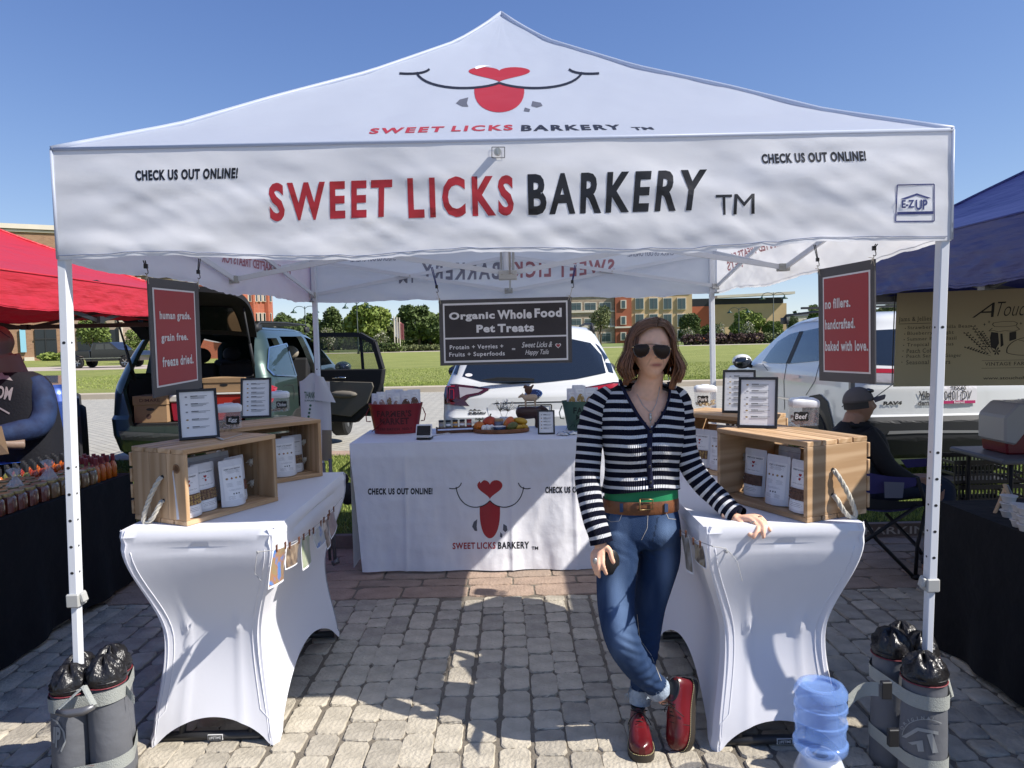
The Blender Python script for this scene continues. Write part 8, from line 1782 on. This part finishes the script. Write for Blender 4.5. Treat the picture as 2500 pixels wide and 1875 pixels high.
for row in range(4):
    for i in range(7):
        x = -2.665-.090*row; y = 3.70+.092*i+rj.uniform(-.004, .004); k = 'red' if i < 5 and row < 2 else ('brown' if i >= 5 else 'amber')
        jar(x, y, k, '%s preserve jar, %s from the near end, %s row on the sauce table' % (names[k], ordi[i], ('front', 'second', 'third', 'back')[row]), 'preserve jars on the sauce table')
for row in range(2):
    for i in range(3): jar(-2.665-.088*row, 4.37+.090*i, 'brown' if row == 0 else 'amber', '%s preserve jar, %s beyond the tent leg in the %s row' % (names['brown' if row == 0 else 'amber'], ordi[i], ('front', 'second')[row]), 'preserve jars on the sauce table')
for row in range(3):
    for i in range(9):
        k = ('orange', 'green', 'green', 'scarlet', 'scarlet', 'orange', 'orange', 'orange', 'orange')[i]; bottle(-2.97-.06*row, 4.28+.075*i, k, 'black', '%s black-capped sauce bottle, %s from the near end, row %s' % (names[k], ordi[i], ('one', 'two', 'three')[row]), 'black-capped sauce bottles')
for row in range(4):
    for i in range(4): k = ('orange', 'scarlet', 'green', 'brown')[row]; bottle(-2.655-.062*row, 4.62+.066*i, k, 'red', '%s red-capped sauce bottle, %s of its row at the table end' % (names[k], ordi[i]), 'red-capped sauce bottles')
M_BAGC = mat('clear_bag', (.75, .75, .78), .2, alpha=.35, spec=.8)
for i, (px, py) in enumerate(((36, 1172), (118, 1150))):
    p = AY(px, py, 4.0+.2*i); rr = []
    for z, r_ in ((-.07, .05), (-.05, .055), (0, .025), (.02, .010), (.05, .03), (.075, .045)): rr.append([(p.x+.8*r_*math.cos(a)*(1+.25*math.sin(5*a+z*90)), p.y+.8*r_*math.sin(a)*(1+.25*math.sin(4*a)), p.z+z*.8+.006*math.sin(6*a)) for a in [2*math.pi*k/22 for k in range(22)]])
    tag(MB().rings(rr, cap=False).build('plastic_bag', M_BAGC, smooth=True), ('clear tied plastic bag over the jars near the left edge', 'clear tied plastic bag on the jars just left of the tent leg')[i], 'plastic bag')
M_TARP = mat('blue_tarp', (.02, .10, .55), .5, bump=.8, bs=20); tag(MB().grid(lambda u, v: (-3.35-.5*v, 3.0+2.1*u, .80+.10*math.sin(u*7)*v+.08*math.sin(u*3)), 30, 8).build('blue_tarp', M_TARP, smooth=True), 'bright blue crumpled tarp behind the sauce bottles', 'tarp')
cbox((-2.80, 3.55, 0), 0, (.34, .9, .19), 'long cardboard box on the ground under the sauce table'); cbox((-2.52, 5.05, 0), .2, (.20, .24, .22), 'cardboard box at the far end of the sauce table')
# man at the sauce stall
YM_ = 5.15; m1 = thing('person', 'heavy-set man with shaved head in navy vest over blue sleeves at the sauce stall', 'person', (-3.5, YM_, 0))
mb = MB(); hc = AY(2, 838, YM_); head_mesh(mb, hc, 1.03, R(-115), R(8))
limb_px(mb, [(10, 870, YM_+.03, 34), (22, 905, YM_+.04, 38), (28, 935, YM_+.04, 46)], 16, 3)
rr = [ell(AY(a[0], a[1], YM_), a[2]*YM_/FPX*.84, a[3]*.84, 24, 2.4) for a in smooth_path([(30, 925, 70, .12), (40, 950, 85, .15), (45, 1020, 100, .19), (48, 1080, 104, .21), (48, 1180, 102, .20)], 3)]; mb.rings(rr)
for s in (-1, 1): mb.tube([(hc.x+.12*s-.02, YM_, .95), (hc.x+.12*s-.02, YM_, .5), (hc.x+.12*s-.02, YM_, .06)], [.12, .09, .06], 12)
mb.tube([AY(60, 1085, YM_-.32), AY(20, 1085, YM_-.38), AY(-20, 1080, YM_-.42)], [.035, .032, .04], 10)
b = remesh(mb.mesh('m', M_SKIN), .009, 2); setcol(b, lambda a: np.tile(np.array([[.21, .145, .115]]), (len(a), 1))); b.materials.clear(); b.materials.append(M_SKIN); obj('body', b, m1, True)
M_VEST = mat('navy_vest', (.003, .0035, .008), .85, bump=.3, bs=60); M_SLV = mat('blue_print_sleeve', (.004, .012, .048), .8, col2=(.012, .03, .09), vs_=14, bump=.2)
vr = [ell(AY(a[0], a[1], YM_), a[2]*YM_/FPX, a[3], 40, 2.5) for a in smooth_path([(28, 908, 46, .09), (32, 922, 70, .12), (38, 950, 84, .15), (42, 1020, 94, .18), (45, 1080, 101, .20), (48, 1140, 104, .20), (48, 1200, 102, .20), (48, 1400, 84, .16)], 4)]; vo = MB().rings(vr, cap=False).build('vest', M_VEST, m1, True, world=True)
mb = MB(); limb_px(mb, [(84, 928, YM_-.02, 22), (102, 960, YM_-.04, 28), (108, 1010, YM_-.08, 28), (90, 1042, YM_-.18, 27), (50, 1052, YM_-.30, 27), (0, 1062, YM_-.38, 24), (-40, 1068, YM_-.40, 22)], 18, 4); mb.build('sleeve', M_SLV, m1, True, world=True)
decal('shirt_print', [T('OOM', [(-28, 938), (33, 946), (26, 978), (-30, 968)], .03)]+[PG((-20, 916), (14, 908), (22, 918), (32, 930), (10, 926), (-20, 930))]+strokes([(-20, 985), (24, 1010)], 4), bvh_of(vo.data), mat('shirt_print_grey', (.30, .26, .27), .8), m1, .004, 14)
MB().tube([AY(0, 808, YM_-.11), AY(14, 818, YM_-.09), AY(24, 824, YM_-.05)], .003, 5).build('glasses_arm', M_BLACKP, m1, world=True)
t = thing('paper_bag', 'brown paper bag held at the left edge of the frame', 'paper bag', AY(5, 1150, 4.6)); MB().add([AY(-40, 1040, 4.6), AY(4, 1040, 4.6), AY(22, 1108, 4.58), AY(-40, 1116, 4.6)]+[AY(-40, 1040, 4.72), AY(4, 1040, 4.72), AY(22, 1108, 4.7), AY(-40, 1116, 4.72)], [(0, 1, 2, 3), (7, 6, 5, 4), (0, 4, 5, 1), (1, 5, 6, 2), (2, 6, 7, 3), (3, 7, 4, 0)]).build('bag_body', M_CARD, t, world=True)
# ---------------------------------------------------------------- right stall
M_BAN = mat('banner_olive', (.52, .44, .26), .6, bump=.15, bs=4, bdist=.05); M_BINK = mat('banner_ink', (.02, .016, .012), .6)
def b_ban(put):
    it = serif('Jams & Jellies', .012, .255, .155, .315, .0)+[trect(.012, .326, .155, .331)]
    for i, s in enumerate(('Strawberry Vanilla Bean', 'Blueberry Delight', 'Summer Berry Basil', 'Tropical Hibiscus', 'Peach Cobbler', 'Peach Serrano Ginger', 'Seasonal Flavors')): it += [tfit('•', .040-.004*i*.4, .372+i*.060, .0445-.004*i*.4, .383+i*.060)]+serif(s, .052, .352+i*.061, .052+.0122*len(s)*(.98), .397+i*.061, 0)
    put('lettering', it, M_BINK, 1)
    put('lettering', [tfit('A', .335, .135, .435, .285, -.01, .5), tfit('Touch', .445, .13, .60, .28, -.01, .45), tfit('of', .63, .15, .68, .30, -.01, .4)]+serif('VINTAGE FARMS', .395, .755, .60, .79, 0)+[tfit('www.atouchofmagicwi', .388, .905, .66, .945, 0)]+[trect(.38, .735, .62, .738), trect(.38, .815, .62, .818)], M_BINK, 1)
    J = lambda *p: PG(*p)
    dr = strokes([(.425, .365), (.43, .345), (.47, .335), (.52, .338), (.535, .355), (.53, .38), (.48, .39), (.435, .385)], .004, True)+strokes([(.425, .40), (.41, .43), (.43, .425), (.45, .44), (.48, .43), (.52, .44), (.545, .42), (.53, .39)], .004)+[J((.42, .44), (.45, .45), (.455, .56), (.44, .62), (.42, .60), (.415, .50)), J((.46, .46), (.47, .46), (.475, .58), (.462, .60)), J((.50, .45), (.53, .44), (.53, .52), (.50, .54))]
    dr += strokes(bez((.49, .66), (.48, .58), (.53, .50), (.60, .50)), .005)+strokes(bez((.49, .66), (.53, .70), (.60, .69), (.66, .68)), .005)+strokes(bez((.54, .53), (.57, .54), (.59, .57), (.60, .62)), .004)
    for k, (x0, y0, x1, y1) in enumerate(((.34, .38, .42, .66), (.31, .45, .41, .67), (.375, .44, .43, .64), (.315, .60, .42, .69))):
        dr += strokes([(x0, y0), (x1, y1)], .0025)
        for i in range(8):
            t = i/9; cx, cy_ = x0+(x1-x0)*t, y0+(y1-y0)*t
            for s in (-1, 1): dr.append(J((cx, cy_), (cx+s*.010, cy_-.018), (cx+s*.012, cy_-.002)))
    for k in range(6): a = k*math.pi/3; dr.append(J((.445, .64), (.445+.013*math.cos(a-.3), .64+.035*math.sin(a-.3)), (.445+.018*math.cos(a), .64+.048*math.sin(a)), (.445+.013*math.cos(a+.3), .64+.035*math.sin(a+.3))))
    for x, y in ((.39, .36), (.41, .335), (.55, .36)): dr += [J((x, y-.02), (x+.002, y), (x, y+.02), (x-.002, y)), J((x-.007, y), (x, y-.004), (x+.007, y), (x, y+.004))]
    put('jar_and_bread_drawing', dr, M_BINK, 1)
    put('banner_cloth', [trect(0, 0, 1, 1)], M_BAN, .5)
    put('grommet', [([(x+.003*math.cos(a), y+.008*math.sin(a)) for a in [i*.785 for i in range(8)]], [tuple(range(8))]) for x, y in ((.012, .975), (.58, .96), (.55, .03))], M_GLID, 2)
bn = sign('hanging_banner', 'olive banner reading Jams & Jellies and A Touch, hung under the navy canopy', [(2190, 716), (2740, 694), (2745, 938), (2181, 944)], 'y', 5.30, b_ban, .004)
# seated man
YS = 4.95; m2 = thing('person', 'man in grey cap and black jacket sitting in a camp chair, looking right', 'person', (2.5, YS, 0))
mb = MB(); hc = AY(2098, 990, YS); hM = head_mesh(mb, hc, 1.0, R(78), R(-8))
limb_px(mb, [(2088, 1012, YS, 24), (2082, 1035, YS, 26), (2075, 1060, YS, 40)], 16, 3)
tor = [(2086, 1036, 40, .07), (2092, 1060, 62, .12), (2098, 1110, 70, .15), (2100, 1160, 68, .15), (2108, 1200, 66, .15)]
mb.rings([ell(AY(a[0], a[1], YS), a[2]*YS/FPX*.9, a[3]*.9, 24, 2.4) for a in smooth_path(tor, 3)])
limb_px(mb, [(2130, 1080, YS-.10, 20), (2165, 1140, YS-.14, 19), (2220, 1172, YS-.16, 15), (2250, 1178, YS-.16, 11)], 12, 3)
for i in range(4): limb_px(mb, [(2245, 1170+i*6, YS-.17, 5.5), (2260, 1168+i*6.5, YS-.19, 5), (2270, 1174+i*6.5, YS-.2, 4)], 8, 2)
for k, dy in ((0, -.12), (1, .12)): limb_px(mb, [(2120, 1200, YS+dy, 28), (2220, 1185+k*-4, YS+dy, 26), (2300, 1196-k*6, YS+dy-.05, 22), (2285, 1300, YS+dy-.1, 16), (2262, 1392, YS+dy-.1, 13)], 14, 3)
b = remesh(mb.mesh('m', M_SKIN), .007, 2); setcol(b, lambda a: np.tile(np.array([[.36, .20, .13]]), (len(a), 1))); b.materials.clear(); b.materials.append(M_SKIN); obj('body', b, m2, True)
M_JKT = mat('black_jacket', (.010, .010, .012), .8, bump=.3, bs=40); M_DJ = mat('dark_jeans', (.016, .024, .045), .85, bump=.2, bs=150)
jk = MB(); jk.rings([ell(AY(a[0], a[1], YS), a[2]*YS/FPX, a[3], 36, 2.4) for a in smooth_path([(2088, 1028, 34, .06)]+tor, 4)], cap=False); limb_px(jk, [(2112, 1052, YS-.10, 24), (2136, 1090, YS-.13, 27), (2168, 1140, YS-.16, 25), (2215, 1170, YS-.17, 20), (2238, 1176, YS-.17, 16)], 18, 4); limb_px(jk, [(2060, 1056, YS+.1, 20), (2056, 1100, YS+.1, 24), (2080, 1170, YS+.05, 24)], 16, 3)
jk.tube([AY(2066, 1026, YS+.03), AY(2084, 1040, YS-.09), AY(2106, 1040, YS-.06)], .018, 8); jo2 = jk.build('jacket', M_JKT, m2, True, world=True)
jn2 = MB()
for k, dy in ((0, -.12), (1, .12)): limb_px(jn2, [(2110, 1204, YS+dy, 34), (2220, 1190+k*-4, YS+dy, 31), (2292, 1192-k*6, YS+dy-.03, 28), (2308, 1215, YS+dy-.06, 25), (2290, 1300, YS+dy-.1, 20), (2266, 1380, YS+dy-.1, 18)], 18, 4)
jn2.build('trousers', M_DJ, m2, True, world=True)
for dy in (-.12, .12): MB().ball((AY(2262, 1392, YS).x+.04, YS+dy-.16, .05), (.13, .05, .05), 12, 7).build('shoe', mat('grey_trainer', (.12, .12, .13), .7), m2, True, world=True)
M_CAP = mat('grey_cap', (.13, .115, .11), .85, bump=.2, bs=200); M_CAPM = mat('cap_mesh', (.24, .23, .22), .9)
cap = MB(); rr = []
for i in range(9):
    th = i/8*math.pi/2; rr.append([hM @ Vector((.083*math.cos(th*.98)*math.cos(a), .100*math.cos(th*.98)*math.sin(a)+.004, .028+.100*math.sin(th)-(.02*math.sin(a) if 0 else 0))) for a in [2*math.pi*k/30 for k in range(30)]])
cap.rings(rr).build('cap', M_CAP, m2, True, world=True)
MB().grid(lambda u, v: hM @ Vector(((2*u-1)*.066*(1-.25*v), -.085-.085*v*(1-.25*(2*u-1)**2), .040+.012*v-.022*(2*u-1)**2)), 10, 6).grid(lambda u, v: hM @ Vector(((2*u-1)*-.066*(1-.25*v), -.085-.085*v*(1-.25*(2*u-1)**2), .036+.012*v-.022*(2*u-1)**2)), 10, 6).build('cap_brim', M_CAP, m2, True, world=True)
MB().ball(hM @ Vector((-.03, -.075, .092)), (.026, .012, .014), 10, 6).ball(hM @ Vector((.03, -.075, .092)), (.026, .012, .014), 10, 6).tube([hM @ Vector((.058, -.05, .088)), hM @ Vector((.085, .06, .02)), hM @ Vector((.05, .10, .0))], .003, 5).build('sunglasses_on_cap', M_GLASSD, m2, True, world=True)
MB().grid(lambda u, v: hM @ Vector((.080*math.cos(R(-30+240*u)), .095*math.sin(R(-30+240*u))+.004, .03-.045*v)), 20, 4).build('short_hair', mat('grey_black_hair', (.05, .045, .04), .8), m2, True, world=True)
# camp chair
cc = thing('camp_chair', 'purple and black folding camp chair under the seated man', 'chair', (2.45, 4.85, 0)); M_PUR = mat('purple_fabric', (.045, .035, .13), .8); M_CBL = mat('chair_black', (.012, .012, .014), .6)
cl = lambda pts, r_=.012: MB().tube([AY(*p) for p in pts], r_, 8).build('chair_leg', M_CBL, cc, True, world=True)
cl([(2238, 1236, 4.6), (2141, 1301, 4.58), (2050, 1362, 4.6)]); cl([(2110, 1270, 4.62), (2139, 1316, 4.6), (2232, 1410, 4.6)]); cl([(2163, 1254, 4.95), (2239, 1334, 4.75), (2250, 1352, 4.7)]); cl([(2262, 1240, 4.6), (2240, 1330, 4.6), (2235, 1406, 4.6)]); cl([(2240, 1165, 4.6), (2262, 1240, 4.6)]); cl([(2080, 1100, 4.62), (2078, 1290, 4.62)])
MB().ball(AY(2236, 1408, 4.6), (.035, .03, .018), 8, 6).build('chair_foot', M_CBL, cc, True, world=True)
def gr(P, m, nm, sag=0):
    Q_ = [AY(*p) for p in P]; MB().grid(lambda u, v: (Q_[0]*(1-u)+Q_[1]*u)*(1-v)+(Q_[3]*(1-u)+Q_[2]*u)*v+Vector((0, 0, -sag*math.sin(math.pi*u))), 10, 4).build(nm, m, cc, True, world=True)
gr([(2070, 1140, 4.62), (2240, 1166, 4.6), (2236, 1186, 4.6), (2072, 1206, 4.62)], M_PUR, 'armrest_panel', .02); gr([(2070, 1206, 4.62), (2262, 1222, 4.6), (2262, 1234, 4.6), (2072, 1240, 4.62)], M_CBL, 'seat_band', .02); gr([(2072, 1236, 4.6), (2262, 1234, 4.6), (2268, 1222, 5.1), (2100, 1225, 5.1)], M_PUR, 'seat', .04); gr([(2060, 1060, 5.15), (2130, 1070, 5.18), (2135, 1220, 5.1), (2066, 1225, 5.1)], M_PUR, 'backrest', 0); gr([(2198, 1122, 5.15), (2270, 1118, 5.1), (2272, 1138, 5.1), (2214, 1142, 5.12)], M_PUR, 'far_armrest')
gr([(2158, 1176, 4.57), (2208, 1178, 4.57), (2204, 1216, 4.57), (2160, 1216, 4.57)], mat('mesh_pocket', (.17, .17, .20), .9), 'mesh_pocket')
# table, cooler, crates, cups, easel
ft = thing('folding_table', 'grey folding table with the red cooler, behind the jam stall', 'table', AY(2450, 1300, 4.9)); ft.location.z = 0; a = AY(2342, 1096, 5.0); TZ2 = a.z
MB().bx((a.x, 4.55, TZ2-.035), (a.x+1.2, 5.12, TZ2)).build('table_top', mat('table_grey', (.13, .13, .14), .5), ft, world=True, bevel=.01)
for x, y in ((a.x+.1, 4.62), (a.x+.1, 5.05), (a.x+1.1, 4.62), (a.x+1.1, 5.05)): MB().tube([(x, y, 0), (x, y, TZ2-.03)], .014, 8).build('leg', M_CBL, ft, world=True)
MB().tube([(a.x+.1, 4.62, TZ2-.1), (a.x+.7, 4.84, .35)], .01, 6).build('brace', M_CBL, ft, world=True)
c0 = AY(2500, 1108, 4.85); ck = thing('cooler', 'red cooler with tall off-white swing lid on the grey table', 'cooler', (c0.x, 4.85, TZ2)); M_OFFW = mat('offwhite_plastic', (.42, .40, .38), .45); M_CRED = mat('cooler_dark_red', (.16, .012, .018), .35)
MB().prism([(-.20, 0), (.20, 0), (.22, .17), (-.22, .17)], .26, 'y', -.13).build('cooler_body', M_CRED, ck, bevel=.012)
MB().prism([(-.225, .08), (-.15, .06), (-.06, .175), (.06, .175), (.15, .06), (.225, .08), (.225, .25), (.14, .335), (-.14, .335), (-.225, .25)], .28, 'y', -.14).build('cooler_lid', M_OFFW, ck, bevel=.012)
MB().prism([(-.055, .29), (.055, .29), (.055, .31), (-.055, .31)], .002, 'y', -.144).build('lid_slot', M_SWH, ck)
def milkcrate(x, y, z, label):
    t = thing('milk_crate', label, 'crate', (x, y, z), 0, 'black plastic crates behind the jam table'); W_, D_, H_ = .48, .34, .17; mb = MB()
    for zz in (0, .06, .14): mb.bx((-W_/2, -D_/2, zz), (W_/2, -D_/2+.008, zz+(.03 if zz != .06 else .012))).bx((-W_/2, D_/2-.008, zz), (W_/2, D_/2, zz+(.03 if zz != .06 else .012))).bx((-W_/2, -D_/2, zz), (-W_/2+.008, D_/2, zz+.02)).bx((W_/2-.008, -D_/2, zz), (W_/2, D_/2, zz+.02))
    for k in range(19):
        x_ = -W_/2+k*W_/18
        for y_ in (-D_/2+.003, D_/2-.003): mb.box((x_, y_, H_/2), (.010, .007, H_))
    mb.bx((-W_/2, -D_/2, 0), (W_/2, D_/2, .006)); mb.build('crate_shell', M_BLACKP, t)
p = AY(2380, 1230, 5.2); milkcrate(p.x+.05, 5.25, .33, 'lower black milk crate behind the jam table'); milkcrate(p.x+.02, 5.25, .505, 'upper black milk crate behind the jam table'); milkcrate(p.x+.05, 5.25, .16, 'bottom black milk crate behind the jam table') 
M_CUP = mat('white_cup', (.62, .60, .58), .4, coat=.3)
for i, (px, py, k) in enumerate(((2462, 1262, 3), (2488, 1286, 3), (2505, 1296, 3))):
    p = G(px, py, .742); 
    for j in range(k):
        t = thing('sample_cup', '%s sample cup in the %s stack on the black jam table' % (('lowest', 'middle', 'topmost')[j], ('left', 'middle', 'right')[i]), 'cup', (p.x, p.y, .742+.034*j), 0, 'stacked sample cups'); MB().lathe([(.024, 0), (.032, .026), (.036, .028), (.036, .031), (.020, .032)], n=18).build('cup_body', M_CUP, t, 'auto')
e = thing('tabletop_easel', 'small wooden A-frame easel stand on the black jam table', 'easel', G(2470, 1270, .742)); M_PINE = mat('raw_pine', (.50, .33, .19), .6)
MB().bar(AY(2424, 1264, 3.35), AY(2456, 1188, 3.4), .012, .010).build('easel_leg', M_PINE, e, world=True); MB().bar(AY(2482, 1262, 3.3), AY(2452, 1182, 3.4), .014, .010).build('easel_leg', M_PINE, e, world=True)
MB().bar(AY(2456, 1184, 3.42), AY(2475, 1225, 3.45), .02, .006).build('easel_board', M_INK2, e, world=True)
tag(MB().tube([AX(2185, 720, 2.55), AX(2180, 860, 2.57), AX(2178, 935, 2.57)], .004, 5).tube([AY(2180, 938, 5.3), AY(2130, 975, 5.1), AY(2108, 990, 5.0)], .003, 5).build('banner_cord', M_CORDK), 'black cord tying down the lower corner of the olive banner', 'cord')
